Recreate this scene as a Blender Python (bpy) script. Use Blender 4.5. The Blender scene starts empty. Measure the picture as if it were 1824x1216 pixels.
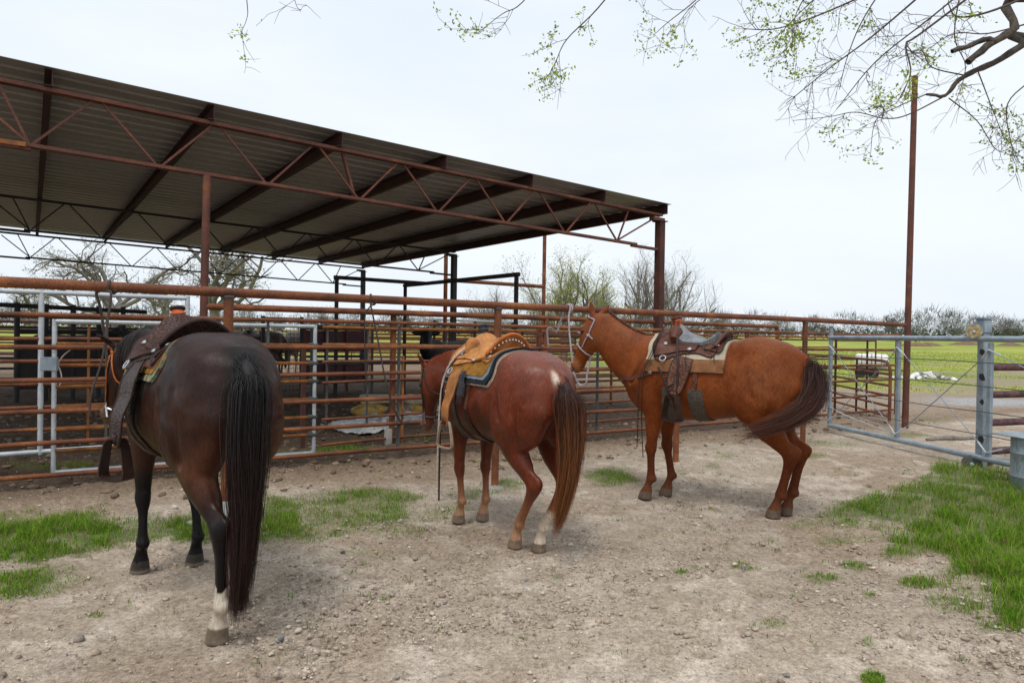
import bpy, math, random
import numpy as np
from mathutils import Vector, Matrix
from mathutils.bvhtree import BVHTree

# ------------------------------------------------------------------ camera
F = 1200.0; ROLL = math.radians(0.9); EYE = 1.5; PIT = math.atan(11 / 1200.0)
_fw = np.array([0, math.cos(PIT), -math.sin(PIT)]); _r0 = np.array([1., 0, 0]); _u0 = np.cross(_r0, _fw)
_rt = _r0 * math.cos(ROLL) + _u0 * math.sin(ROLL); _up = -_r0 * math.sin(ROLL) + _u0 * math.cos(ROLL)
_O = np.array([0, 0, EYE])
scene = bpy.context.scene
cam_data = bpy.data.cameras.new('camera'); cam = bpy.data.objects.new('camera', cam_data)
scene.collection.objects.link(cam)
cam_data.sensor_width = 36.0; cam_data.lens = 36.0 * F / 1824.0; cam_data.clip_start = 0.05; cam_data.clip_end = 4000
M_ = Matrix(((_rt[0], _up[0], -_fw[0], 0), (_rt[1], _up[1], -_fw[1], 0), (_rt[2], _up[2], -_fw[2], EYE), (0, 0, 0, 1)))
cam.matrix_world = M_
scene.camera = cam

# ------------------------------------------------------------------ world, sun, exposure
SUN_EL, SUN_AZ = 62.0, 200.0     # compass style: azimuth clockwise from +Y
world = bpy.data.worlds.new('World'); scene.world = world; world.use_nodes = True
wn = world.node_tree; wn.nodes.clear()
def _wn(t): return wn.nodes.new(t)
sky = _wn('ShaderNodeTexSky'); sky.sky_type = 'NISHITA'; sky.sun_disc = False
sky.sun_elevation = math.radians(SUN_EL); sky.sun_rotation = math.radians(SUN_AZ); sky.air_density = 1.0; sky.dust_density = 3.0
tc = _wn('ShaderNodeTexCoord'); mp = _wn('ShaderNodeMapping'); mp.inputs['Scale'].default_value = (1.0, 1.0, 3.5)
nz = _wn('ShaderNodeTexNoise'); nz.inputs['Scale'].default_value = 1.6; nz.inputs['Detail'].default_value = 5; nz.inputs['Roughness'].default_value = 0.55
cr = _wn('ShaderNodeValToRGB')
cr.color_ramp.elements[0].position = 0.33; cr.color_ramp.elements[0].color = (6.45, 7.1, 7.8, 1)
cr.color_ramp.elements[1].position = 0.66; cr.color_ramp.elements[1].color = (7.4, 7.85, 8.3, 1)
mx = _wn('ShaderNodeMix'); mx.data_type = 'RGBA'; mx.inputs['Factor'].default_value = 0.93   # cloud deck over clear sky
bg = _wn('ShaderNodeBackground'); bg.inputs['Strength'].default_value = 0.10; wo = _wn('ShaderNodeOutputWorld')
wn.links.new(tc.outputs['Generated'], mp.inputs['Vector']); wn.links.new(mp.outputs['Vector'], nz.inputs['Vector'])
wn.links.new(nz.outputs['Fac'], cr.inputs['Fac']); wn.links.new(sky.outputs['Color'], mx.inputs[6]); wn.links.new(cr.outputs['Color'], mx.inputs[7])
wn.links.new(mx.outputs[2], bg.inputs['Color']); wn.links.new(bg.outputs['Background'], wo.inputs['Surface'])
sun_d = bpy.data.lights.new('sun', 'SUN'); sun_d.energy = 1.5; sun_d.angle = math.radians(20); sun_d.color = (1.0, 0.96, 0.9)
sun = bpy.data.objects.new('sun', sun_d); scene.collection.objects.link(sun)
_az, _el = math.radians(SUN_AZ), math.radians(SUN_EL)
_sd = Vector((math.sin(_az) * math.cos(_el), math.cos(_az) * math.cos(_el), math.sin(_el)))
sun.rotation_euler = (-_sd).to_track_quat('-Z', 'Y').to_euler()
scene.view_settings.view_transform = 'Standard'; scene.view_settings.look = 'None'
scene.view_settings.gamma = 1.0; scene.view_settings.exposure = 0.40; scene.view_settings.use_curve_mapping = False
scene.cycles.max_bounces = 6; scene.cycles.diffuse_bounces = 3; scene.cycles.transparent_max_bounces = 6

# ------------------------------------------------------------------ helpers: placement
def ray(px, py):
    d = _fw + _rt * (px - 912) / F - _up * (py - 608) / F
    return d / d[1]
def G(px, py, z=0.0):
    d = ray(px, py); return _O + d * ((z - EYE) / d[2])
def DP(px, py, Y): return _O + ray(px, py) * Y
def V(*a): return np.array(a, float)
class Line:
    """A straight run on the ground; at(px) gives the point that stands at that photo column."""
    def __init__(s, a, b): s.a = np.array(a[:2], float); s.b = np.array(b[:2], float)
    def at(s, px, z=0.0, py=620):
        d = ray(px, py); e = s.b - s.a
        A = np.array([[d[0], -e[0]], [d[1], -e[1]]]); t = np.linalg.solve(A, s.a)
        p = s.a + e * t[1]; return V(p[0], p[1], z)
    def zof(s, px, py):
        p = s.at(px, 0, py); return (_O + ray(px, py) * p[1])[2]
    def off(s, n):
        e = s.b - s.a; e = e / np.linalg.norm(e); q = np.array([-e[1], e[0]]) * n
        return Line(s.a + q, s.b + q)
rng = np.random.default_rng(7); random.seed(7)

# ------------------------------------------------------------------ helpers: objects
COL = scene.collection
ORG = {}
def link(o, parent=None):
    COL.objects.link(o)
    if parent is not None: o.parent = parent
    return o
def thing(name, label, cat, loc=(0, 0, 0), rz=0.0, group=None, kind=None):
    o = bpy.data.objects.new(name, None); link(o); o.empty_display_size = 0.1
    o.location = tuple(float(v) for v in loc); o.rotation_euler = (0, 0, rz)
    o['label'] = label; o['category'] = cat
    if group: o['group'] = group
    if kind: o['kind'] = kind
    ORG[o.name] = np.array(loc, float)
    return o
def tag(o, label=None, cat=None, group=None, kind=None):
    if label: o['label'] = label
    if cat: o['category'] = cat
    if group: o['group'] = group
    if kind: o['kind'] = kind
    return o
def mesh_from(name, v, f, smooth=True):
    me = bpy.data.meshes.new(name)
    v = np.asarray(v, float)
    me.from_pydata(v.tolist(), [], [list(map(int, q)) for q in f]) if not isinstance(f, np.ndarray) else fast_mesh(me, v, f)
    if smooth: me.polygons.foreach_set('use_smooth', np.ones(len(me.polygons), bool))
    me.update(); return me
def fast_mesh(me, v, f):
    n, k = f.shape
    me.vertices.add(len(v)); me.vertices.foreach_set('co', v.astype(np.float32).ravel())
    me.loops.add(n * k); me.loops.foreach_set('vertex_index', f.astype(np.int32).ravel())
    me.polygons.add(n); me.polygons.foreach_set('loop_start', np.arange(0, n * k, k, dtype=np.int32))
    me.polygons.foreach_set('loop_total', np.full(n, k, np.int32)); me.update(calc_edges=True)
def part(name, v, f, mat, parent=None, local=False, smooth=True, flatangle=None):
    """A mesh part; vertices in world space unless local (then in the parent's own frame)."""
    v = np.asarray(v, float)
    if parent is not None and not local:
        r = parent
        while r.parent is not None: r = r.parent
        v = v - ORG[r.name]
    me = mesh_from(name, v, f, smooth); me.materials.append(mat)
    if flatangle is not None: me.set_sharp_from_angle(angle=math.radians(flatangle))
    o = bpy.data.objects.new(name, me); link(o, parent); return o
class MB:
    """Collects shapes that belong to ONE part."""
    def __init__(s): s.v = []; s.f = []; s.n = 0
    def add(s, v, f):
        s.v.append(np.asarray(v, float)); s.f += [[i + s.n for i in q] for q in f]; s.n += len(v); return s
    def box(s, c, size, axes=None, bev=0.0):
        a = np.eye(3) if axes is None else np.asarray(axes, float)
        h = np.asarray(size, float) / 2
        if bev <= 0:
            v = [np.asarray(c) + a.T @ (np.array([x, y, z]) * h) for x in (-1, 1) for y in (-1, 1) for z in (-1, 1)]
            return s.add(v, [(0, 1, 3, 2), (4, 6, 7, 5), (0, 4, 5, 1), (2, 3, 7, 6), (0, 2, 6, 4), (1, 5, 7, 3)])
        vv = []; idx = {}
        for x in (-1, 1):
            for y in (-1, 1):
                for z in (-1, 1):
                    for k in range(3):
                        p = np.array([x, y, z]) * h; q = p - np.array([x, y, z]) * bev; q[k] = p[k]
                        idx[(x, y, z, k)] = len(vv); vv.append(np.asarray(c) + a.T @ q)
        F_ = []
        for k in range(3):
            i, j = [(1, 2), (2, 0), (0, 1)][k]
            for sg in (-1, 1):
                def key(a1, b1):
                    t = [0, 0, 0]; t[k] = sg; t[i] = a1; t[j] = b1; return idx[(t[0], t[1], t[2], k)]
                q = [key(-1, -1), key(1, -1), key(1, 1), key(-1, 1)]
                F_.append(q if sg > 0 else q[::-1])
        for k in range(3):      # bevel strips along axis k
            i, j = [(1, 2), (2, 0), (0, 1)][k]
            for a1 in (-1, 1):
                for b1 in (-1, 1):
                    def key(sg, kk):
                        t = [0, 0, 0]; t[k] = sg; t[i] = a1; t[j] = b1; return idx[(t[0], t[1], t[2], kk)]
                    F_.append([key(-1, i), key(1, i), key(1, j), key(-1, j)])
        for x in (-1, 1):
            for y in (-1, 1):
                for z in (-1, 1): F_.append([idx[(x, y, z, k)] for k in range(3)])
        return s.add(vv, F_)
    def beam(s, a, b, w, h, up=(0, 0, 1), bev=0.0):
        a = np.asarray(a, float); b = np.asarray(b, float); t = b - a; L = np.linalg.norm(t); t = t / L
        up = np.asarray(up, float); r = np.cross(t, up); r /= np.linalg.norm(r); u = np.cross(r, t)
        return s.box((a + b) / 2, (L, w, h), np.array([t, r, u]), bev)
    def tube(s, pts, rad, n=8, caps=True, flat=1.0, up=(0.13, 0.31, 1)):
        pts = [np.asarray(p, float) for p in pts]; m = len(pts)
        rad = np.broadcast_to(np.asarray(rad, float), (m,)); v = []; f = []
        T = [pts[min(i + 1, m - 1)] - pts[max(i - 1, 0)] for i in range(m)]
        u = np.asarray(up, float); ang = np.linspace(0, 2 * math.pi, n, endpoint=False)
        for i in range(m):
            t = T[i] / (np.linalg.norm(T[i]) + 1e-9); u = u - t * (u @ t); ln = np.linalg.norm(u)
            if ln < 1e-4: u = np.cross(t, V(0.3, 0.9, 0.2)); ln = np.linalg.norm(u)
            u = u / ln; w = np.cross(t, u)
            for q in ang: v.append(pts[i] + rad[i] * (math.cos(q) * u * flat + math.sin(q) * w))
        for i in range(m - 1):
            for k in range(n):
                k2 = (k + 1) % n; f.append((i * n + k, i * n + k2, (i + 1) * n + k2, (i + 1) * n + k))
        if caps: f.append(tuple(range(n))[::-1]); f.append(tuple((m - 1) * n + k for k in range(n)))
        return s.add(v, f)
    def lathe(s, c, prof, axis=(0, 0, 1), n=20):
        c = np.asarray(c, float); ax = np.asarray(axis, float); ax /= np.linalg.norm(ax)
        u = np.cross(ax, V(0.31, 0.87, 0.2)); u /= np.linalg.norm(u); w = np.cross(ax, u); v = []; f = []
        for (r, z) in prof:
            for k in range(n):
                q = 2 * math.pi * k / n; v.append(c + ax * z + r * (math.cos(q) * u + math.sin(q) * w))
        for i in range(len(prof) - 1):
            for k in range(n):
                k2 = (k + 1) % n; f.append((i * n + k, i * n + k2, (i + 1) * n + k2, (i + 1) * n + k))
        f.append(tuple(range(n))[::-1]); f.append(tuple((len(prof) - 1) * n + k for k in range(n)))
        return s.add(v, f)
    def build(s, name, mat, parent=None, local=False, smooth=True, flat=38):
        return part(name, np.concatenate(s.v), s.f, mat, parent, local, smooth, flat)
def wavy(a, b, n=7, amp=0.006):
    a = np.asarray(a, float); b = np.asarray(b, float)
    P = [a + (b - a) * t for t in np.linspace(0, 1, n)]
    for i in range(1, n - 1): P[i] = P[i] + rng.normal(0, amp, 3) * V(1, 1, 1)
    return P
def pipe(name, a, b, r, mat, parent, n=12, amp=0.0, seg=2):
    pts = wavy(a, b, seg, amp) if seg > 2 else [a, b]
    return MB().tube(pts, r, n).build(name, mat, parent)
def spline(keys, n):
    """Catmull-Rom through the rows of keys."""
    K = np.asarray(keys, float); K = np.vstack([2 * K[0] - K[1], K, 2 * K[-1] - K[-2]]); out = []
    for i in range(1, len(K) - 2):
        for t in np.linspace(0, 1, n, endpoint=False):
            p0, p1, p2, p3 = K[i - 1:i + 3]
            out.append(0.5 * ((2 * p1) + (-p0 + p2) * t + (2 * p0 - 5 * p1 + 4 * p2 - p3) * t * t + (-p0 + 3 * p1 - 3 * p2 + p3) * t ** 3))
    out.append(K[-2]); return np.array(out)

# ------------------------------------------------------------------ helpers: materials
def newmat(name):
    m = bpy.data.materials.new(name); m.use_nodes = True; nt = m.node_tree
    return m, nt, nt.nodes['Principled BSDF']
def ramp(nt, stops):
    r = nt.nodes.new('ShaderNodeValToRGB'); e = r.color_ramp.elements
    while len(e) < len(stops): e.new(0.5)
    for k, (p, c) in enumerate(stops): e[k].position = p; e[k].color = (*c, 1)
    return r
def noise(nt, scale, detail=5, rough=0.55, vec=None, dist=0.0):
    n = nt.nodes.new('ShaderNodeTexNoise'); n.inputs['Scale'].default_value = scale; n.inputs['Detail'].default_value = detail
    n.inputs['Roughness'].default_value = rough; n.inputs['Distortion'].default_value = dist
    if vec is not None: nt.links.new(vec, n.inputs['Vector'])
    return n
def mixc(nt, fac, a, b, mode='MIX'):
    m = nt.nodes.new('ShaderNodeMix'); m.data_type = 'RGBA'; m.blend_type = mode
    for sock, val in ((0, fac), (6, a), (7, b)):
        if hasattr(val, 'links') or hasattr(val, 'is_output'): nt.links.new(val, m.inputs[sock])
        elif isinstance(val, (int, float)): m.inputs[sock].default_value = val
        else: m.inputs[sock].default_value = (*val, 1)
    return m.outputs[2]
def bump(nt, bsdf, h, strength=0.3, dist=0.01):
    b = nt.nodes.new('ShaderNodeBump'); b.inputs['Strength'].default_value = strength; b.inputs['Distance'].default_value = dist
    nt.links.new(h, b.inputs['Height']); nt.links.new(b.outputs['Normal'], bsdf.inputs['Normal'])
def coords(nt, world=False, scale=None):
    if world: o = nt.nodes.new('ShaderNodeNewGeometry').outputs['Position']
    else: o = nt.nodes.new('ShaderNodeTexCoord').outputs['Object']
    if scale:
        m = nt.nodes.new('ShaderNodeMapping'); m.inputs['Scale'].default_value = scale; nt.links.new(o, m.inputs['Vector']); o = m.outputs['Vector']
    return o
def mottled(name, stops, scale=6, rough=(0.6, 0.85), metal=0.0, bstr=0.25, bdist=0.004, fine=60, spec=0.4, fine_amt=0.35, world=True, stretch=None):
    m, nt, b = newmat(name); P = coords(nt, world, stretch)
    n1 = noise(nt, scale, 6, 0.6, P, 0.3); r = ramp(nt, stops); nt.links.new(n1.outputs['Fac'], r.inputs['Fac'])
    n2 = noise(nt, fine, 4, 0.6, P); r2 = ramp(nt, [(0.3, (1 - fine_amt,) * 3), (0.7, (1 + fine_amt * 0.6,) * 3)]); nt.links.new(n2.outputs['Fac'], r2.inputs['Fac'])
    nt.links.new(mixc(nt, 1.0, r.outputs['Color'], r2.outputs['Color'], 'MULTIPLY'), b.inputs['Base Color'])
    mr = nt.nodes.new('ShaderNodeMapRange'); mr.inputs['To Min'].default_value = rough[0]; mr.inputs['To Max'].default_value = rough[1]
    nt.links.new(n1.outputs['Fac'], mr.inputs['Value']); nt.links.new(mr.outputs['Result'], b.inputs['Roughness'])
    b.inputs['Metallic'].default_value = metal; b.inputs['Specular IOR Level'].default_value = spec
    bump(nt, b, n2.outputs['Fac'], bstr, bdist); return m
MAT = {}
MAT['rust'] = mottled('rusty_pipe', [(0.3, (0.065, 0.025, 0.015)), (0.45, (0.15, 0.048, 0.02)), (0.58, (0.205, 0.068, 0.025)), (0.72, (0.34, 0.125, 0.038))], 3.2, fine=80, fine_amt=.5)
MAT['rust_dark'] = mottled('dark_rust', [(0.3, (0.05, 0.018, 0.014)), (0.55, (0.085, 0.03, 0.02)), (0.75, (0.14, 0.05, 0.025))], 5, fine=80)
MAT['rust_orange'] = mottled('orange_rust', [(0.3, (0.13, 0.045, 0.018)), (0.5, (0.24, 0.085, 0.02)), (0.7, (0.38, 0.16, 0.03))], 9, fine=90)
MAT['primer'] = mottled('red_primer_steel', [(0.3, (0.075, 0.028, 0.02)), (0.55, (0.135, 0.047, 0.03)), (0.75, (0.23, 0.085, 0.035))], 4, fine=70, fine_amt=.45)
MAT['purlin'] = mottled('purlin_steel', [(0.3, (0.04, 0.019, 0.018)), (0.7, (0.085, 0.034, 0.03))], 3, fine=50)
MAT['galv'] = mottled('galvanised_steel', [(0.3, (0.42, 0.46, 0.49)), (0.55, (0.55, 0.59, 0.62)), (0.75, (0.66, 0.69, 0.71))], 9, (0.35, 0.55), 0.35, fine=120, fine_amt=0.15, bstr=0.08)
MAT['galv_blue'] = mottled('weathered_galvanised_steel', [(0.3, (0.20, 0.25, 0.29)), (0.55, (0.30, 0.36, 0.41)), (0.75, (0.42, 0.48, 0.52))], 6, (0.4, 0.6), 0.35, fine=80, fine_amt=0.2, bstr=0.1)
MAT['darksteel'] = mottled('dark_steel', [(0.3, (0.02, 0.018, 0.02)), (0.6, (0.04, 0.035, 0.035)), (0.8, (0.07, 0.045, 0.035))], 5, fine=60)
MAT['greysteel'] = mottled('grey_steel', [(0.3, (0.06, 0.06, 0.062)), (0.6, (0.1, 0.1, 0.1)), (0.8, (0.12, 0.085, 0.065))], 7, fine=60)
MAT['maroon'] = mottled('maroon_sheet', [(0.3, (0.085, 0.032, 0.035)), (0.7, (0.14, 0.055, 0.055))], 2, fine=30)
MAT['black_sheet'] = mottled('black_sheet_metal', [(0.3, (0.022, 0.02, 0.021)), (0.7, (0.05, 0.042, 0.04))], 2, fine=40)
MAT['roof'] = mottled('roof_sheet', [(0.3, (0.30, 0.30, 0.30)), (0.7, (0.41, 0.41, 0.41))], 1.5, (0.35, 0.5), 0.35, fine=25, fine_amt=0.12, bstr=0.05)
MAT['white'] = mottled('white_plastic', [(0.3, (0.62, 0.62, 0.6)), (0.7, (0.8, 0.8, 0.79))], 5, (0.45, 0.7), fine=40, fine_amt=0.1)
MAT['wire'] = mottled('fence_wire', [(0.3, (0.06, 0.06, 0.06)), (0.7, (0.11, 0.11, 0.11))], 5, metal=0.3)
MAT['bark'] = mottled('bark', [(0.3, (0.05, 0.04, 0.033)), (0.5, (0.095, 0.08, 0.066)), (0.7, (0.16, 0.14, 0.11))], 9, (0.8, 0.95), fine=45, bstr=0.6, bdist=0.02, spec=0.2)
MAT['bark_grey'] = mottled('grey_bark', [(0.3, (0.14, 0.125, 0.11)), (0.7, (0.27, 0.25, 0.215))], 3, (0.8, 0.95), fine=20, bstr=0.4, bdist=0.02, spec=0.2)
MAT['twig'] = mottled('twig', [(0.3, (0.07, 0.05, 0.045)), (0.7, (0.13, 0.1, 0.085))], 8, (0.7, 0.9), spec=0.2)

LN_h = Line(G(400, 937), G(1615, 761))      # hitching rail
RAIL_Z = 1.79
def rope_material(name, a, b, sc=90):
    m, nt, bs = newmat(name); n = noise(nt, sc, 2, .5, coords(nt, True)); r = ramp(nt, [(0.42, a), (0.5, b), (0.58, a)]); nt.links.new(n.outputs['Fac'], r.inputs['Fac'])
    nt.links.new(r.outputs['Color'], bs.inputs['Base Color']); bs.inputs['Roughness'].default_value = .85; w = noise(nt, sc * 2.5, 2, .5, coords(nt, True)); bump(nt, bs, w.outputs['Fac'], .8, .006); return m
MAT['rope'] = rope_material('purple_white_rope', (.50, .44, .46), (.13, .08, .14)); MAT['rope_white'] = rope_material('white_rein', (.62, .56, .50), (.25, .14, .12), 120)
# ------------------------------------------------------------------ implicit bodies (animals)
class Body:
    """Smooth union of lofted elliptical limbs, meshed with surface nets: one continuous skin."""
    def __init__(s, lo, hi, res):
        s.res = res; s.lo = np.array(lo, float)
        s.n = np.ceil((np.array(hi) - s.lo) / res).astype(int) + 1
        s.d = np.full(s.n, 9.0, np.float32)
    def _eval(s, rings, pad):
        R = np.asarray(rings)      # rows: x y z  ux uy uz  a b
        ext = R[:, 6:8].max(1)[:, None] + pad
        lo = (R[:, :3] - ext).min(0); hi = (R[:, :3] + ext).max(0)
        i0 = np.clip(np.floor((lo - s.lo) / s.res).astype(int), 0, s.n - 1); i1 = np.clip(np.ceil((hi - s.lo) / s.res).astype(int) + 1, 1, s.n)
        ax = [s.lo[k] + s.res * np.arange(i0[k], i1[k]) for k in range(3)]
        X, Y, Z = [g.astype(np.float32) for g in np.meshgrid(*ax, indexing='ij')]
        best = np.full(X.shape, 9.0, np.float32)
        for i in range(len(R) - 1):
            p0, p1 = R[i, :3], R[i + 1, :3]; t_ = p1 - p0; L = np.linalg.norm(t_); t_ = t_ / L
            # local window of the segment
            e = max(R[i, 6:8].max(), R[i + 1, 6:8].max()) + pad
            l2 = np.minimum(p0, p1) - e; h2 = np.maximum(p0, p1) + e; sl = []
            for k in range(3):
                a = max(0, int(np.floor((l2[k] - ax[k][0]) / s.res))); b = min(len(ax[k]), int(np.ceil((h2[k] - ax[k][0]) / s.res)) + 1); sl.append(slice(a, b))
            sl = tuple(sl)
            x, y, z = X[sl] - p0[0], Y[sl] - p0[1], Z[sl] - p0[2]
            tt = np.clip((x * t_[0] + y * t_[1] + z * t_[2]) / L, 0, 1)
            qx, qy, qz = x - tt * L * t_[0], y - tt * L * t_[1], z - tt * L * t_[2]
            u0 = R[i, 3:6] + R[i + 1, 3:6]; u0 = u0 - t_ * (u0 @ t_); u0 /= np.linalg.norm(u0); r0 = np.cross(t_, u0)
            a_ = R[i, 6] + (R[i + 1, 6] - R[i, 6]) * tt; b_ = R[i, 7] + (R[i + 1, 7] - R[i, 7]) * tt
            c_ = np.minimum(a_, b_) * (0.6)
            du = (qx * u0[0] + qy * u0[1] + qz * u0[2]) / a_; dr = (qx * r0[0] + qy * r0[1] + qz * r0[2]) / b_; dt = (qx * t_[0] + qy * t_[1] + qz * t_[2]) / c_
            k0 = np.sqrt(du * du + dr * dr + dt * dt) + 1e-6
            k1 = np.sqrt((du / a_) ** 2 + (dr / b_) ** 2 + (dt / c_) ** 2) + 1e-6
            best[sl] = np.minimum(best[sl], (k0 * (k0 - 1) / k1).astype(np.float32))
        return tuple(slice(i0[k], i1[k]) for k in range(3)), best
    def add(s, keys, k=0.04, sub=4, up=None, cut=False):
        """keys: rows (x,y,z,a,b) a = radius along 'up', b = across."""
        K = np.asarray(keys, float); P = spline(K, sub) if sub > 1 else K
        m = len(P); rows = []
        for i in range(m):
            t = P[min(i + 1, m - 1), :3] - P[max(i - 1, 0), :3]; t = t / np.linalg.norm(t)
            u = np.array(up if up is not None else (1, 0, 0), float); u = u - t * (u @ t); u /= np.linalg.norm(u)
            rows.append(np.concatenate([P[i, :3], u, np.maximum(P[i, 3:5], 0.004)]))
        sl, d = s._eval(rows, k + 3 * s.res); D = s.d[sl]
        if cut:
            d = -d; h = np.clip(0.5 - 0.5 * (D - d) / k, 0, 1) if False else np.clip(0.5 + 0.5 * (d - D) / k, 0, 1)
            s.d[sl] = D + (d - D) * h + k * h * (1 - h)
        else:
            h = np.clip(0.5 + 0.5 * (D - d) / k, 0, 1); s.d[sl] = D + (d - D) * h - k * h * (1 - h)
    def mesh(s, floor=None):
        d = s.d
        if floor is not None:
            z = s.lo[2] + s.res * np.arange(s.n[2]); d = np.maximum(d, (floor - z)[None, None, :].astype(np.float32))
        neg = d < 0; n = np.array(d.shape)
        c = np.zeros(n - 1, np.int8)
        for dx in (0, 1):
            for dy in (0, 1):
                for dz in (0, 1): c += neg[dx:n[0] - 1 + dx, dy:n[1] - 1 + dy, dz:n[2] - 1 + dz]
        act = np.argwhere((c > 0) & (c < 8)); idx = np.full(n - 1, -1, np.int32); idx[tuple(act.T)] = np.arange(len(act))
        acc = np.zeros((len(act), 3)); cnt = np.zeros(len(act))
        cor = [(a, b, e) for a in (0, 1) for b in (0, 1) for e in (0, 1)]
        for a in cor:
            for ax in range(3):
                if a[ax]: continue
                b = list(a); b[ax] = 1
                va = d[act[:, 0] + a[0], act[:, 1] + a[1], act[:, 2] + a[2]]; vb = d[act[:, 0] + b[0], act[:, 1] + b[1], act[:, 2] + b[2]]
                m = (va < 0) != (vb < 0); t = np.where(m, va / np.where(m, va - vb, 1), 0)
                p = np.array(a, float)[None, :].repeat(len(act), 0); p[:, ax] += t
                acc += p * m[:, None]; cnt += m
        v = s.lo + s.res * (act + acc / cnt[:, None])
        faces = []
        for ax in range(3):
            o1, o2 = [(1, 2), (2, 0), (0, 1)][ax]
            sl0 = [slice(None)] * 3; sl1 = [slice(None)] * 3; sl0[ax] = slice(0, -1); sl1[ax] = slice(1, None)
            e = np.argwhere(neg[tuple(sl0)] != neg[tuple(sl1)])
            e = e[(e[:, o1] > 0) & (e[:, o2] > 0) & (e[:, o1] < n[o1] - 1) & (e[:, o2] < n[o2] - 1)]
            q = []
            for (a, b) in ((-1, -1), (0, -1), (0, 0), (-1, 0)):
                t = e.copy(); t[:, o1] += a; t[:, o2] += b; q.append(idx[tuple(t.T)])
            q = np.stack(q, 1); flip = ~neg[tuple(e.T)]; q[flip] = q[flip][:, ::-1]; faces.append(q)
        return v, np.concatenate(faces)
def relax(v, f, it=2, lam=0.5):
    for _ in range(it):
        acc = np.zeros_like(v); cnt = np.zeros(len(v))
        for k in range(4):
            a, b = f[:, k], f[:, (k + 1) % 4]
            np.add.at(acc, a, v[b]); np.add.at(cnt, a, 1); np.add.at(acc, b, v[a]); np.add.at(cnt, b, 1)
        v = v + lam * (acc / np.maximum(cnt, 1)[:, None] - v)
    return v

def smooth01(a, b, x): t = np.clip((x - a) / (b - a), 0, 1); return t * t * (3 - 2 * t)

def coat_material(name, spec=0.35, rough=0.42, hair=0.3):
    m, nt, b = newmat(name)
    at = nt.nodes.new('ShaderNodeVertexColor'); at.layer_name = 'coat'
    P = coords(nt, False, (1, 1, 0.35)); n = noise(nt, 80, 4, 0.75, P); n3 = noise(nt, 7, 4, 0.6, P, 0.5)
    r = ramp(nt, [(0.25, (1 - hair,) * 3), (0.75, (1 + hair,) * 3)]); nt.links.new(n.outputs['Fac'], r.inputs['Fac'])
    r3 = ramp(nt, [(0.3, (0.82,) * 3), (0.7, (1.15,) * 3)]); nt.links.new(n3.outputs['Fac'], r3.inputs['Fac'])
    c = mixc(nt, 1.0, at.outputs['Color'], r.outputs['Color'], 'MULTIPLY'); c = mixc(nt, 1.0, c, r3.outputs['Color'], 'MULTIPLY')
    nt.links.new(c, b.inputs['Base Color'])
    mr = nt.nodes.new('ShaderNodeMapRange'); mr.inputs['From Min'].default_value = .3; mr.inputs['From Max'].default_value = .7; mr.inputs['To Min'].default_value = rough - 0.14; mr.inputs['To Max'].default_value = rough + 0.22
    nt.links.new(n3.outputs['Fac'], mr.inputs['Value']); nt.links.new(mr.outputs['Result'], b.inputs['Roughness'])
    b.inputs['Specular IOR Level'].default_value = spec
    bump(nt, b, n.outputs['Fac'], 0.45, 0.004); return m
def hair_material(name, root, tip, rough=0.5):
    m, nt, b = newmat(name)
    at = nt.nodes.new('ShaderNodeVertexColor'); at.layer_name = 'strand'
    sp = nt.nodes.new('ShaderNodeSeparateColor'); nt.links.new(at.outputs['Color'], sp.inputs['Color'])
    c = mixc(nt, sp.outputs['Red'], root, tip)
    r = ramp(nt, [(0.0, (.3,) * 3), (0.7, (1.0,) * 3), (1.0, (2.0,) * 3)]); nt.links.new(sp.outputs['Green'], r.inputs['Fac'])
    nt.links.new(mixc(nt, 1.0, c, r.outputs['Color'], 'MULTIPLY'), b.inputs['Base Color'])
    b.inputs['Roughness'].default_value = rough; b.inputs['Specular IOR Level'].default_value = 0.35
    return m
def set_color(me, name, rgb):
    a = me.color_attributes.new(name, 'FLOAT_COLOR', 'POINT')
    c = np.ones((len(rgb), 4), np.float32); c[:, :3] = rgb; a.data.foreach_set('color', c.ravel())
def strands(name, paths, width, mat, parent, local=True, n=3):
    """Hair: thin tapering three-sided locks in one mesh; paths is an (m, k, 3) array."""
    P = np.asarray(paths, float); m, k = P.shape[:2]; w = width * rng.uniform(0.6, 1.3, (m, 1, 1)); g = rng.random((m, 1))
    T = np.gradient(P, axis=1); T /= np.linalg.norm(T, axis=2)[..., None] + 1e-9
    u = np.cross(T, rng.normal(size=(m, 1, 3))); u /= np.linalg.norm(u, axis=2)[..., None] + 1e-9; q = np.cross(T, u)
    t = np.linspace(0, 1, k); ww = w * np.minimum(1, 1.15 - t ** 3)[None, :, None]
    v = np.stack([P + ww * (math.cos(2 * math.pi * j / n) * u + math.sin(2 * math.pi * j / n) * q) for j in range(n)], 1).reshape(-1, 3)
    c = np.stack([np.broadcast_to((np.clip(t * 1.05, 0, 1) ** 1.8)[None], (m, k)), np.broadcast_to(g, (m, k)), np.broadcast_to(t[None], (m, k))], 2); c = np.repeat(c[:, None], n, 1).reshape(-1, 3)
    i = np.arange(k - 1); F_ = []
    for j in range(n): j2 = (j + 1) % n; F_.append(np.stack([j * k + i, j2 * k + i, j2 * k + i + 1, j * k + i + 1], 1))
    f = (np.concatenate(F_)[None] + (np.arange(m) * n * k)[:, None, None]).reshape(-1, 4)
    o = part(name, v, f, mat, parent, local); set_color(o.data, 'strand', c); return o

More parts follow.
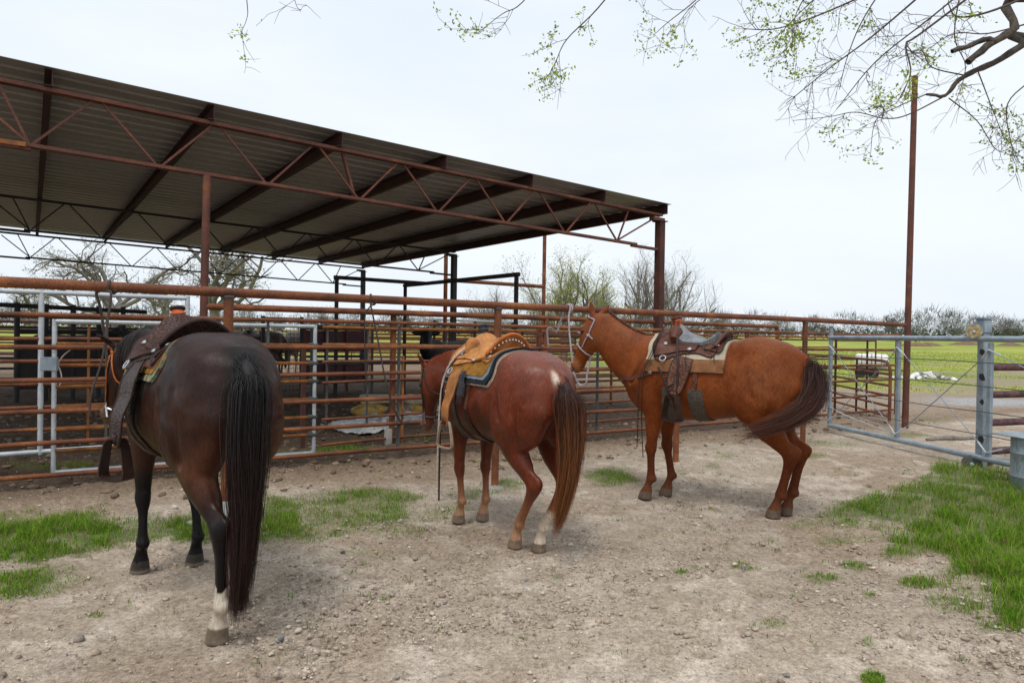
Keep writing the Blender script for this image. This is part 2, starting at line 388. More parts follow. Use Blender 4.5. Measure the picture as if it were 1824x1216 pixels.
def horse_body(sp, res=0.0115):
    S = sp
    B = Body((-1.15, -0.55, -0.03), (1.75, 0.6, 2.0), res)
    Z = (0, 0, 1)
    # trunk: x, y, z, half height, half width
    B.add([(-0.78, 0, 1.20, .13, .10), (-0.72, 0, 1.20, .22, .19), (-.6, 0, 1.205, .285, .255), (-.45, 0, 1.185, .325, .285), (-.25, 0, 1.14, .325, .285),
           (0, 0, 1.09, .32, .305), (.2, 0, 1.085, .335, .30), (.38, 0, 1.10, .36, .262), (.52, 0, 1.12, .33, .225), (.64, 0, 1.115, .25, .185), (.71, 0, 1.10, .17, .13)], .03, 4, Z)
    B.add([(.12, 0, 1.38, .06, .05), (.28, 0, 1.44, .06, .045), (.42, 0, 1.455, .06, .045), (.58, 0, 1.42, .06, .05)], .1, 3, Z)      # withers
    B.add([(-.3, .1, 1.40, .07, .1), (-.45, .11, 1.42, .08, .12), (-.62, .08, 1.34, .09, .11)], .09, 3, Z)                            # croup halves
    B.add([(-.3, -.1, 1.40, .07, .1), (-.45, -.11, 1.42, .08, .12), (-.62, -.08, 1.34, .09, .11)], .09, 3, Z)
    # neck and head
    pol = np.array(S['poll'], float); muz = np.array(S['muzzle'], float)
    hd = muz - pol; L = np.linalg.norm(hd); hd /= L
    latn = np.array(S.get('headlat', (0, 1, 0)), float); latn -= hd * (latn @ hd); latn /= np.linalg.norm(latn)
    dors = np.cross(latn, hd)        # toward the forehead
    if dors[0] < -0.2 or (abs(dors[0]) <= 0.2 and dors[2] < 0): dors = -dors
    base = V(.50, 0, 1.17); nb = V(.36, 0, 1.2)
    end = pol - dors * 0.095 + hd * 0.045
    c1 = base + (V(.30, 0, .12) * S.get('arch', 1.0)); mid = 0.25 * base + 0.5 * c1 + 0.25 * end + V(0, 0, S.get('crest', 0.0))
    m2 = 0.06 * base + 0.36 * c1 + 0.58 * end + V(0, 0, S.get('crest', 0.0) * .7)
    B.add([(*nb, .32, .17), (*base, .31, .175), (*mid, .24, .13), (*m2, .195, .108), (*end, .155, .09)], .07, 5, (-0.35 if pol[2] > 1.55 else -.05, 0, 1))
    hr = [(0.0, .02, .08, .078), (.1, .0, .115, .092), (.24, -.02, .14, .098), (.36, -.022, .137, .092), (.5, -.010, .108, .076), (.64, .0, .085, .061), (.78, .004, .073, .054), (.9, .0, .07, .058), (.97, -.004, .058, .051), (1.02, -.008, .035, .036)]
    B.add([(*(pol + hd * L * t + dors * (o - 0.055)), a, b) for t, o, a, b in hr], .045, 4, dors)
    for s_ in (1, -1):
        ck = pol + hd * L * .30 - dors * .075 + latn * s_ * .048
        B.add([(*(ck - hd * .05), .075, .04), (*(ck + hd * .045), .07, .036)], .03, 1, dors)                 # cheek
        br = pol + hd * L * .27 + dors * .028 + latn * s_ * .066
        B.add([(*(br - hd * .03), .022, .02), (*(br + hd * .03), .02, .018)], .025, 1, dors)                 # brow
        B.add([(*(pol + hd * L * .42 - dors * .03 + latn * s_ * .068), .012, .01), (*(pol + hd * L * .66 - dors * .045 + latn * s_ * .05), .01, .008)], .025, 1, dors)   # facial crest
        ns = pol + hd * L * .935 - dors * .02 + latn * s_ * .052
        B.add([(*(ns - hd * .02 + dors * .012), .018, .014), (*(ns + hd * .02 - dors * .004), .016, .012)], .012, 1, dors)
        B.add([(*(ns + hd * .014 + latn * s_ * .014 + dors * .004), .008, .012), (*(ns - hd * .012 + latn * s_ * .014 + dors * .01), .007, .012)], .006, 1, dors, cut=True)
        eb = pol + latn * s_ * .055 - hd * 0.0 - dors * .02
        ed = np.array(S['ear'][0 if s_ > 0 else 1], float); ed /= np.linalg.norm(ed)
        eu = np.cross(ed, latn); eu /= np.linalg.norm(eu)
        B.add([(*(eb - ed * .03), .03, .026), (*(eb + ed * .04), .032, .024), (*(eb + ed * .10), .029, .017), (*(eb + ed * .145), .018, .012), (*(eb + ed * .175), .006, .006)], .012, 3, eu)
        B.add([(*(eb + ed * .05 + eu * .018 + latn * s_ * .012), .012, .010), (*(eb + ed * .12 + eu * .016 + latn * s_ * .01), .009, .008)], .008, 2, eu, cut=True)
    # shoulders and haunches
    for s_ in (1, -1):
        B.add([(.40, s_ * .12, 1.38, .13, .06), (.50, s_ * .155, 1.2, .16, .085), (.6, s_ * .15, 1.06, .12, .09)], .06, 3, (1, 0, .3))
        B.add([(.36, s_ * .17, 1.08, .13, .06), (.40, s_ * .165, .93, .11, .075)], .05, 2, (1, 0, 0))
        B.add([(.655, s_ * .085, 1.10, .085, .085), (.635, s_ * .095, .98, .09, .085), (.53, s_ * .12, .84, .07, .07)], .08, 3, (1, 0, 0))
        B.add([(-.45, s_ * .15, 1.28, .22, .12), (-.52, s_ * .17, 1.1, .245, .125), (-.53, s_ * .168, .95, .2, .115)], .06, 3, (1, 0, 0))
        B.add([(-.70, s_ * .09, 1.24, .08, .085), (-.735, s_ * .105, 1.08, .09, .095)], .05, 2, (1, 0, 0))
        B.add([(-.36, s_ * .2, 1.08, .11, .06), (-.36, s_ * .195, .95, .10, .075), (-.40, s_ * .18, .86, .08, .075)], .05, 3, (1, 0, 0))
    # legs
    for key in ('LF', 'RF'):
        el, kn, fe, ho = [np.array(q, float) for q in S[key]]; s_ = 1 if key[0] == 'L' else -1
        lean = kn - el; X = (1, 0, 0)
        top = V(.47, s_ * .15, 1.06); fk = (fe - kn)
        B.add([(*top, .16, .08), (*el, .125, .088), (*(el + lean * .35), .088, .07), (*(el + lean * .68), .062, .052), (*(el + lean * .87), .049, .044),
               (*(kn + V(.006, 0, .01)), .051, .047), (*(kn + fk * .14), .044, .04), (*(kn + fk * .3), .037, .029), (*(kn + fk * .6), .036, .026), (*(kn + fk * .82), .038, .029), (*fe, .044, .037)], .035, 4, X)
        B.add([(*(fe - V(.012, 0, .0)), .036, .036), (*(fe * .5 + ho * .5 + V(0, 0, .045)), .032, .033), (*(ho + V(-.012, 0, .075)), .05, .046)], .02, 3, X)
        B.add([(*(ho + V(-.008, 0, .075)), .05, .047), (*(ho + V(.004, 0, .035)), .06, .055), (*(ho + V(.01, 0, -.02)), .072, .063)], .008, 2, X)
        B.add([(*(kn + V(-.035, 0, .03)), .02, .022), (*(kn + V(-.035, 0, -.01)), .016, .02)], .03, 1, X)
        B.add([(*(fe + V(-.034, 0, .008)), .02, .02), (*(fe + V(-.036, 0, -.018)), .014, .016)], .02, 1, X)
    for key in ('LH', 'RH'):
        st, hk, fe, ho = [np.array(q, float) for q in S[key]]; s_ = 1 if key[0] == 'L' else -1
        X = (1, 0, .0); g = hk - st; fk = fe - hk; up_ = np.array([1, 0, .55])
        th = V(-.52, s_ * .165, 1.05)
        e1 = st + g * .30 + V(-.085, 0, .02); e2 = st + g * .62 + V(-.05, 0, .0)
        B.add([(-.72, s_ * .105, 1.10, .09, .095), (*(V(-.70, s_ * .12, .97) * .7 + e1 * .3), .095, .09), (*e1, .075, .07), (*e2, .04, .045)], .06, 3, (1, 0, 0))
        B.add([(*th, .22, .12), (*(st + V(-.05, 0, .02)), .165, .105), (*(st + g * .35 + V(-.005, 0, 0)), .118, .082), (*(st + g * .66), .078, .058), (*(st + g * .88), .056, .043),
               (*(hk + V(-.004, 0, 0)), .058, .045)], .045, 4, up_)
        B.add([(*(hk + V(0, 0, .035)), .056, .042), (*hk, .058, .046), (*(hk + fk * .16), .05, .041), (*(hk + fk * .34), .041, .031), (*(hk + fk * .6), .038, .028), (*(hk + fk * .84), .04, .031), (*fe, .046, .038)], .03, 4, X)
        B.add([(*(st + g * .72 + V(-.055, 0, .01)), .02, .018), (*(hk + V(-.062, 0, .055)), .022, .022), (*(hk + V(-.052, 0, .0)), .02, .022)], .03, 3, X)     # point of hock
        B.add([(*(fe - V(.012, 0, .0)), .037, .037), (*(fe * .5 + ho * .5 + V(0, 0, .045)), .033, .034), (*(ho + V(-.012, 0, .075)), .05, .046)], .02, 3, X)
        B.add([(*(ho + V(-.008, 0, .075)), .05, .046), (*(ho + V(.004, 0, .035)), .058, .053), (*(ho + V(.01, 0, -.02)), .07, .06)], .008, 2, X)
        B.add([(*(fe + V(-.036, 0, .008)), .02, .02), (*(fe + V(-.038, 0, -.018)), .014, .016)], .02, 1, X)
    # creases
    B.add([(-.765, 0, 1.22, .05, .02), (-.80, 0, 1.05, .07, .022), (-.75, 0, .88, .09, .03)], .05, 3, (1, 0, 0), cut=True)
    for s_ in (1, -1):
        B.add([(-.30, s_ * .305, 1.16, .012, .012), (-.25, s_ * .30, 1.0, .016, .016), (-.27, s_ * .25, .86, .02, .02)], .05, 3, (0, 1, 0), cut=True)        # flank
        B.add([(-.60, s_ * .305, 1.22, .012, .012), (-.63, s_ * .29, 1.04, .02, .02), (-.60, s_ * .245, .86, .02, .02)], .045, 3, (0, 1, 0), cut=True)
        B.add([(.30, s_ * .27, 1.30, .012, .012), (.27, s_ * .285, 1.12, .014, .014), (.33, s_ * .265, .95, .018, .018)], .045, 3, (0, 1, 0), cut=True)
        B.add([(.50, s_ * .20, 1.36, .014, .014), (.58, s_ * .225, 1.2, .016, .016), (.66, s_ * .2, 1.08, .014, .014)], .045, 3, (0, 1, 0), cut=True)
        B.add([(-.42, s_ * .30, 1.30, .01, .01), (-.40, s_ * .31, 1.18, .014, .014), (-.44, s_ * .30, 1.02, .014, .014)], .045, 3, (0, 1, 0), cut=True)
    B.add([(-.70, 0, 1.34, .045, .05), (-.79, 0, 1.335, .035, .038), (-.845, 0, 1.29, .03, .03), (-.86, 0, 1.18, .022, .022)], .05, 4, (0, 0, 1))         # dock of the tail
    neck = spline([(*base, .31, .175), (*mid, .24, .13), (*m2, .195, .108), (*end, .155, .09)], 8)
    v, f = B.mesh(0.0)
    v = relax(v, f, 2, .45)
    nr = np.zeros_like(v); c0 = np.cross(v[f[:, 2]] - v[f[:, 0]], v[f[:, 3]] - v[f[:, 1]])
    for k in range(4): np.add.at(nr, f[:, k], c0)
    nr /= np.linalg.norm(nr, axis=1)[:, None] + 1e-12
    body = smooth01(.45, .75, v[:, 2]) * smooth01(1.15, .8, v[:, 0])
    rel = (fbm(v[:, 0] * 7 + 3, v[:, 2] * 6 + np.sign(v[:, 1]) * 9, 2, 91) - .5) * .022 + (fbm(v[:, 0] * 19, v[:, 2] * 16 + np.sign(v[:, 1]) * 5, 2, 92) - .5) * .004
    v = v + nr * (rel * body * smooth01(.02, .12, np.abs(v[:, 1])))[:, None]
    return v, f, dict(pol=pol, hd=hd, L=L, dors=dors, lat=latn, neck=neck, nup=np.array((-0.35 if pol[2] > 1.55 else -.05, 0, 1.)))

def make_horse(name, label, sp, loc, head, S, coat, paint, res=0.0115, group=None):
    rz = math.atan2(head[1], head[0])
    t = thing(name, label, 'horse', (loc[0], loc[1], 0), rz, group)
    v, f, H = horse_body(sp, res)
    rgb = paint(v, H, sp)
    o = part('body', v * S, f, coat, t, True); set_color(o.data, 'coat', rgb)
    eye_m = MAT['eye']
    for s_ in (1, -1):
        p = (H['pol'] + H['hd'] * H['L'] * .29 + H['dors'] * .008 + H['lat'] * s_ * .076) * S
        MB().lathe(p, [(0.001, -.021 * S), (.012 * S, -.017 * S), (.019 * S, -.006 * S), (.019 * S, .006 * S), (.012 * S, .017 * S), (0.001, .021 * S)], H['lat'], 12).build('eye', eye_m, t, True)
    bv = BVHTree.FromPolygons([tuple(p) for p in (v * S)], [tuple(map(int, q)) for q in f])
    return t, bv, H
m, nt, b = newmat('eye'); b.inputs['Base Color'].default_value = (0.008, 0.005, 0.004, 1); b.inputs['Roughness'].default_value = 0.12; MAT['eye'] = m

def blend(rgb, w, c): return rgb * (1 - w[:, None]) + np.array(c)[None, :] * w[:, None]
def legw(v, z0, z1): return 1 - smooth01(z0, z1, v[:, 2])
def rock(seed, r, flat=.7):
    g = np.random.default_rng(seed); t_ = (1 + 5 ** .5) / 2
    v = np.array([(-1, t_, 0), (1, t_, 0), (-1, -t_, 0), (1, -t_, 0), (0, -1, t_), (0, 1, t_), (0, -1, -t_), (0, 1, -t_), (t_, 0, -1), (t_, 0, 1), (-t_, 0, -1), (-t_, 0, 1)], float)
    f = [(0, 11, 5), (0, 5, 1), (0, 1, 7), (0, 7, 10), (0, 10, 11), (1, 5, 9), (5, 11, 4), (11, 10, 2), (10, 7, 6), (7, 1, 8), (3, 9, 4), (3, 4, 2), (3, 2, 6), (3, 6, 8), (3, 8, 9), (4, 9, 5), (2, 4, 11), (6, 2, 10), (8, 6, 7), (9, 8, 1)]
    v = v / np.linalg.norm(v, axis=1)[:, None] * (1 + g.normal(0, .16, (12, 1))); v = v * np.array([1, g.uniform(.6, 1), flat]) * r
    a = g.uniform(0, 6.28); c, s = math.cos(a), math.sin(a); v = v @ np.array([[c, s, 0], [-s, c, 0], [0, 0, 1]]); return v, f
# ------------------------------------------------------------------ terrain
def _hash(ix, iy, s):
    h = (ix.astype(np.int64) * 374761393 + iy.astype(np.int64) * 668265263 + s * 1274126177) & 0xffffffff
    h = ((h ^ (h >> 13)) * 1274126177) & 0xffffffff; return ((h ^ (h >> 16)) & 0xffffff) / float(0xffffff)
def vnoise(x, y, s=0):
    ix, iy = np.floor(x), np.floor(y); fx, fy = x - ix, y - iy; fx = fx * fx * (3 - 2 * fx); fy = fy * fy * (3 - 2 * fy)
    a, b, c, d = _hash(ix, iy, s), _hash(ix + 1, iy, s), _hash(ix, iy + 1, s), _hash(ix + 1, iy + 1, s)
    return (a * (1 - fx) + b * fx) * (1 - fy) + (c * (1 - fx) + d * fx) * fy
def fbm(x, y, oct=4, s=0):
    t = 0; a = .5
    for k in range(oct): t = t + a * vnoise(x, y, s + k * 17); x = x * 2.03 + 11.3; y = y * 2.03 + 5.7; a *= .5
    return t / (1 - .5 ** oct)
def terr(x, y):
    r = np.hypot(x, y); return .0125 * np.clip(r - 32, 0, 175) * smooth01(20, 60, r)
def side_of(ln, x, y): e = ln.b - ln.a; return ((x - ln.a[0]) * -e[1] + (y - ln.a[1]) * e[0]) / np.linalg.norm(e)
LN_f = Line(G(0, 853, .12), G(1480, 738.6, .10))
# grass patches given by where they lie on the ground: (px, py, half width px, half height px, density, blade height)
PATCH = [(1920, 930, 130, 70, 1, .12), (1960, 1040, 120, 60, .9, .1), (1880, 860, 80, 20, 1, .12), (-120, 960, 130, 34, 1, .085), (1318, 1004, 26, 7, .5, .03), (1340, 1011, 20, 6, .4, .03), (40, 955, 110, 32, 1, .085), (150, 945, 120, 26, 1, .085), (270, 942, 90, 22, .9, .07), (30, 1040, 80, 22, .7, .05), (90, 1035, 60, 18, .5, .04), (100, 1015, 50, 12, .3, .03), (400, 940, 90, 22, .8, .06), (330, 940, 60, 22, .9, .07), (495, 925, 60, 34, 1, .06), (540, 945, 70, 20, .6, .05), (620, 905, 110, 26, .7, .05), (500, 955, 40, 14, .7, .05), (560, 915, 40, 30, .55, .045), (640, 892, 60, 18, .9, .06), (690, 880, 60, 10, .8, .06), (590, 930, 60, 14, .5, .03), (1085, 845, 50, 14, 1, .07), (905, 862, 30, 10, 1, .07), (845, 875, 40, 10, .6, .05), (1210, 838, 20, 8, .5, .05), (1270, 828, 14, 6, .5, .05), (1440, 812, 40, 6, .6, .05), (1480, 790, 50, 6, .5, .04), (1290, 812, 20, 8, .3, .04), (1545, 905, 70, 18, .9, .07), (1600, 905, 90, 26, 1, .11), (1640, 880, 60, 26, .8, .09), (1500, 925, 60, 14, .5, .05), (1600, 985, 50, 16, .6, .06), (1700, 1075, 60, 14, .4, .04), (1690, 840, 40, 14, 1, .14), (1740, 850, 70, 20, 1, .12), (1800, 885, 90, 40, 1, .12), (1700, 890, 80, 34, 1, .10), (1680, 940, 90, 38, 1, .12), (1780, 960, 90, 60, 1, .12), (1650, 965, 60, 22, .9, .10), (1740, 1010, 70, 26, 1, .11), (1815, 1060, 40, 40, .9, .10), (1790, 1000, 70, 50, 1, .12), (1530, 1005, 26, 9, .6, .05), (1640, 1036, 30, 9, .7, .05), (1720, 1050, 24, 9, .6, .04), (1460, 1030, 26, 8, .5, .04), (1550, 1060, 20, 9, .5, .04), (1760, 1120, 26, 9, .4, .04), (1545, 1145, 14, 9, .6, .05), (1555, 1208, 16, 12, .6, .045), (1212, 1018, 16, 6, .7, .035), (995, 1026, 12, 5, .6, .03), (1380, 1110, 24, 10, .3, .03), (740, 780, 40, 5, .5, .08), (610, 800, 60, 7, .9, .07), (480, 806, 40, 6, .8, .07), (60, 830, 60, 8, .5, .06), (140, 828, 30, 10, .7, .06), (175, 1095, 20, 6, .4, .03), (640, 985, 60, 10, .3, .025), (700, 940, 80, 20, .3, .025), (780, 915, 50, 14, .35, .03), (1430, 935, 40, 10, .4, .04), (1500, 960, 50, 12, .4, .04), (1180, 950, 60, 8, .1, .02), (860, 1000, 60, 8, .12, .02), (1620, 775, 40, 5, .7, .05), (1660, 748, 40, 5, .5, .05), (820, 905, 40, 12, .4, .04)]
PW = []
for (px, py, hx_, hy_, de, hh) in PATCH:
    c = G(px, py); ex = G(px + hx_, py) - c; ey = G(px, py - hy_) - c; PW.append((c[0], c[1], np.linalg.inv(np.array([[ex[0], ey[0]], [ex[1], ey[1]]])), de, hh))
def patch_density(x, y):
    d = np.zeros_like(x); h = np.zeros_like(x); n_ = fbm(x * 3.1, y * 3.1, 3, 5)
    for (cx, cy, Mi, de, hh) in PW:
        R0 = 1.7 * np.abs(np.linalg.inv(Mi)).sum(1); k = np.nonzero((np.abs(x - cx) < R0[0]) & (np.abs(y - cy) < R0[1]))[0]
        if not len(k): continue
        dx, dy = x[k] - cx, y[k] - cy; u = Mi[0, 0] * dx + Mi[0, 1] * dy; w = Mi[1, 0] * dx + Mi[1, 1] * dy; r = np.sqrt(u * u + w * w) + (n_[k] - .5) * 1.3
        q = de * (1 - smooth01(.4, 1.3, r)); up = q > d[k]; h[k[up]] = hh; d[k] = np.maximum(d[k], q)
    return d, h
def field_w(x, y):
    n_ = (fbm(x * .25, y * .25, 3, 9) - .5) * 9
    right = smooth01(19, 22, y + n_) * smooth01(2.5, 5.5, x); 
    mid = smooth01(13.5, 15, y + n_ * .35) * smooth01(4.6, 5.4, x) * smooth01(.46, .43, x / np.maximum(y, .1))
    left = smooth01(36, 42, y + n_)
    return np.clip(np.maximum(np.maximum(right, left), mid), 0, 1)
def bare_w(x, y): return smooth01(.56, .64, fbm(x * .16 + 3, y * .16, 3, 21)) * smooth01(55, 30, y)
ang = np.unique(np.concatenate([np.linspace(-52, 52, 720), np.linspace(-180, -52, 44), np.linspace(52, 180, 44)])) * math.pi / 180
rad = np.concatenate([[0.0, .4, .9, 1.5, 2.0], np.geomspace(2.35, 24, 520), np.geomspace(24.4, 2200, 90)])
A_, R_2 = np.meshgrid(ang, rad, indexing='ij'); gx, gy = (R_2 * np.sin(A_)).ravel(), (R_2 * np.cos(A_)).ravel()
rr_ = np.hypot(gx, gy); near = 1 - smooth01(18, 26, rr_)
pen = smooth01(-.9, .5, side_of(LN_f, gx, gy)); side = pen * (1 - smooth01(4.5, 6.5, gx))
rough = .55 + 1.1 * smooth01(-1.6, -.2, side_of(LN_f, gx, gy))
b1, b2, b3 = fbm(gx * 1.3, gy * 1.3, 3, 1) - .5, fbm(gx * 7, gy * 7, 3, 2) - .5, fbm(gx * 22, gy * 22, 3, 3) - .5
cl_ = np.clip(fbm(gx * 11, gy * 11, 2, 4) - .58, 0, 1)
gzv = near * (b1 * .03 + rough * (b2 * .020 + b3 * .020 + cl_ * .06)) + terr(gx, gy) - .004
prints = [(a_, b_) for a_, b_ in zip(rng.uniform(-5, 6, 420), rng.uniform(2.7, 9.5, 420))]; sel = np.nonzero(rr_ < 12)[0]; hoof = np.zeros(len(gx))
sx_, sy_ = gx[sel], gy[sel]; order = np.argsort(sx_); sxs = sx_[order]
for (a_, b_) in prints:
    i0, i1 = np.searchsorted(sxs, [a_ - .16, a_ + .16]); kk = sel[order[i0:i1]]; dd = np.hypot(gx[kk] - a_, gy[kk] - b_); m_ = dd < .16; kk = kk[m_]; dd = dd[m_]; fr = rng.uniform(.4, 1)
    hoof[kk] += fr * (np.exp(-(dd / .055) ** 4) * -.018 + np.exp(-((dd - .075) / .02) ** 2) * .007)
gzv = gzv + hoof * (1 - smooth01(-.2, .2, side_of(LN_f, gx, gy)))
den, _h = patch_density(gx, gy); den = den * near
fw_ = field_w(gx, gy) * (1 - bare_w(gx, gy) * .8)
dirt = np.tile(np.array([[.36, .297, .236]]), (len(gx), 1)); t1 = fbm(gx * .8, gy * .8, 4, 31); t2 = fbm(gx * 4.5, gy * 4.5, 4, 37)
dirt = blend(dirt, np.clip((t1 - .42) * 3.2, 0, 1), (.30, .23, .172)); dirt = blend(dirt, np.clip((t2 - .52) * 3.5, 0, .75), (.48, .415, .345))
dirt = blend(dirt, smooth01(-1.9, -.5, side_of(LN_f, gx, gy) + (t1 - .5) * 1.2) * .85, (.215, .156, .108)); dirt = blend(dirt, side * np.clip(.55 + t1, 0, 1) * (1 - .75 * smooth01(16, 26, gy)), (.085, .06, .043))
dirt = blend(dirt, np.clip(-hoof * 30, 0, .4), (.22, .168, .125)); damp = smooth01(.56, .68, fbm(gx * .55 + 7, gy * .8, 4, 131)) * (1 - pen); dirt = blend(dirt, damp * .35, (.215, .165, .122))
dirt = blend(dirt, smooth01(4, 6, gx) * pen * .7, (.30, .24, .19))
gv = G(1795, 716); dirt = blend(dirt, smooth01(1.3, .6, np.hypot((gx - gv[0]) / 2.2, (gy - gv[1]) / 1.3) + (t1 - .5)) * .8, (.33, .34, .36)); gcol = blend(np.tile(np.array([[.26, .305, .055]]), (len(gx), 1)), np.clip((fbm(gx * .35, gy * .35, 4, 41) - .4) * 3, 0, 1), (.34, .355, .085)); gcol = blend(gcol, np.clip((fbm(gx * .09, gy * .22, 4, 43) - .5) * 4, 0, .8), (.18, .24, .045))
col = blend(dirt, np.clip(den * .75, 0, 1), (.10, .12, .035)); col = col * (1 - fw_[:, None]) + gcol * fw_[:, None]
na, nr_ = len(ang), len(rad); ii, jj = np.meshgrid(np.arange(na - 1), np.arange(nr_ - 1), indexing='ij'); q0 = (ii * nr_ + jj).ravel()
gm, nt, bs = newmat('ground')
at = nt.nodes.new('ShaderNodeVertexColor'); at.layer_name = 'soil'; P = coords(nt, True)
n1, n2, n3 = noise(nt, 38, 6, .7, P), noise(nt, 9, 5, .65, P, .6), noise(nt, 150, 3, .6, P)
r1 = ramp(nt, [(0.28, (.52, .5, .48)), (0.5, (1, 1, 1)), (0.72, (1.45, 1.43, 1.4))]); nt.links.new(n1.outputs['Fac'], r1.inputs['Fac']); r2 = ramp(nt, [(0.3, (.8, .79, .77)), (0.7, (1.2, 1.2, 1.2))]); nt.links.new(n2.outputs['Fac'], r2.inputs['Fac'])
c_ = mixc(nt, 1.0, at.outputs['Color'], r1.outputs['Color'], 'MULTIPLY'); c_ = mixc(nt, 1.0, c_, r2.outputs['Color'], 'MULTIPLY'); r3 = ramp(nt, [(0.3, (.66, .65, .64)), (0.5, (1, 1, 1)), (0.7, (1.3, 1.3, 1.28))]); nt.links.new(n3.outputs['Fac'], r3.inputs['Fac']); c_ = mixc(nt, 1.0, c_, r3.outputs['Color'], 'MULTIPLY'); nt.links.new(c_, bs.inputs['Base Color'])
bs.inputs['Roughness'].default_value = .95; bs.inputs['Specular IOR Level'].default_value = .12
mth = nt.nodes.new('ShaderNodeMath'); mth.operation = 'MULTIPLY_ADD'; mth.inputs[1].default_value = .4; nt.links.new(n3.outputs['Fac'], mth.inputs[0]); nt.links.new(n1.outputs['Fac'], mth.inputs[2]); bump(nt, bs, mth.outputs[0], .55, .012)
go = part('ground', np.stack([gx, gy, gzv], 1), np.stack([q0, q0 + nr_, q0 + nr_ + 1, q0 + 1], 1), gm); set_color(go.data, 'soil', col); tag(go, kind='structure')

# ------------------------------------------------------------------ grass blades
def blade_mat(name):
    m, nt, b = newmat(name); nt.nodes.remove(b); at = nt.nodes.new('ShaderNodeVertexColor'); at.layer_name = 'blade'
    d = nt.nodes.new('ShaderNodeBsdfDiffuse'); t = nt.nodes.new('ShaderNodeBsdfTranslucent'); mx_ = nt.nodes.new('ShaderNodeMixShader'); mx_.inputs[0].default_value = .35
    nt.links.new(at.outputs['Color'], d.inputs['Color']); nt.links.new(at.outputs['Color'], t.inputs['Color']); nt.links.new(d.outputs[0], mx_.inputs[1]); nt.links.new(t.outputs[0], mx_.inputs[2]); nt.links.new(mx_.outputs[0], nt.nodes['Material Output'].inputs['Surface']); return m
MAT['blade'] = blade_mat('grass_blade')
def blades(x, y, h, w, cols, z=None):
    n = len(x); a = rng.uniform(0, 2 * math.pi, n); lean = rng.uniform(.2, 1.5, n) * h; la = a + rng.normal(0, .6, n); z = terr(x, y) if z is None else z
    wx, wy = np.cos(a + 1.57) * w / 2, np.sin(a + 1.57) * w / 2; lx, ly = np.cos(la), np.sin(la)
    v = np.empty((n, 5, 3)); v[:, 0] = np.stack([x - wx, y - wy, z - .01], 1); v[:, 1] = np.stack([x + wx, y + wy, z - .01], 1)
    mx2, my2 = x + lx * lean * .35, y + ly * lean * .35; v[:, 2] = np.stack([mx2 + wx * .8, my2 + wy * .8, z + h * .62], 1); v[:, 3] = np.stack([mx2 - wx * .8, my2 - wy * .8, z + h * .62], 1)
    v[:, 4] = np.stack([x + lx * lean, y + ly * lean, z + h * rng.uniform(.8, 1.0, n)], 1)
    o = np.arange(n)[:, None] * 5; f = np.concatenate([o + [0, 1, 2], o + [0, 2, 3], o + [3, 2, 4]]); return v.reshape(-1, 3), f, np.repeat(cols, 5, 0)
def grass_obj(name, label, x, y, h, w, cols):
    v, f, c = blades(x, y, h, w, cols); o = part(name, v, f, MAT['blade'], smooth=False); set_color(o.data, 'blade', c); return tag(o, label, 'grass', kind='stuff')
def gcols(n, dry=.12, base=(.085, .215, .018), alt=(.17, .29, .03)):
    t = rng.random((n, 1)) ** 1.5; c = np.array(base) * (1 - t) + np.array(alt) * t; c = c * rng.uniform(.6, 1.25, (n, 1)); k = rng.random(n) < dry; c[k] = np.array([.36, .30, .12]) * rng.uniform(.6, 1.1, (k.sum(), 1)); return c
N = 1300000; px_, py_ = rng.uniform(-260, 2100, N), rng.uniform(745, 1240, N)
d_ = _fw[None, :] + _rt[None, :] * ((px_ - 912) / F)[:, None] - _up[None, :] * ((py_ - 608) / F)[:, None]; tt = -EYE / d_[:, 2]; X, Y = d_[:, 0] * tt, d_[:, 1] * tt
dn, hh = patch_density(X, Y); keep = rng.random(N) < dn * .68 * (.17 + .88 * smooth01(.40, .56, fbm(X * 5, Y * 5, 3, 77))); X, Y, hh, dn = X[keep], Y[keep], hh[keep], dn[keep]
hb_ = hh * (.2 + .9 * rng.random(len(X)) ** 1.7) * (.5 + .5 * dn); grass_obj('grass', 'green grass growing in patches on the dirt', X, Y, hb_, .0022 + .0016 * rng.random(len(X)) + hb_ * .010, gcols(len(X), .20, (.08, .23, .016), (.27, .41, .036)))
# thin stray shoots everywhere on the dirt
n = 420; cx, cy = rng.uniform(-4.5, 6, n), rng.uniform(2.8, 9, n); m = rng.integers(3, 16, n); X = np.repeat(cx, m) + rng.normal(0, .018, m.sum()); Y = np.repeat(cy, m) + rng.normal(0, .018, m.sum()); hb_ = rng.uniform(.008, .028, len(X)); ok = side_of(LN_f, X, Y) < -.3
grass_obj('stray_shoots', 'tiny green shoots scattered over the dirt yard', X[ok], Y[ok], hb_[ok], np.full(ok.sum(), .004), gcols(ok.sum(), .2))
# field
N = 110000; r_ = 13 + 62 * rng.random(N) ** 1.6; a_ = np.radians(rng.uniform(-42, 42, N)); X, Y = r_ * np.sin(a_), r_ * np.cos(a_); fwv = field_w(X, Y) * (1 - bare_w(X, Y)); k = (rng.random(N) < fwv) & (X > -14); X, Y = X[k], Y[k]
grass_obj('field_grass', 'bright green pasture grass of the field', X, Y, rng.uniform(.03, .09, len(X)), .006 + .0004 * np.hypot(X, Y), gcols(len(X), .08, (.23, .295, .045), (.33, .37, .07)))

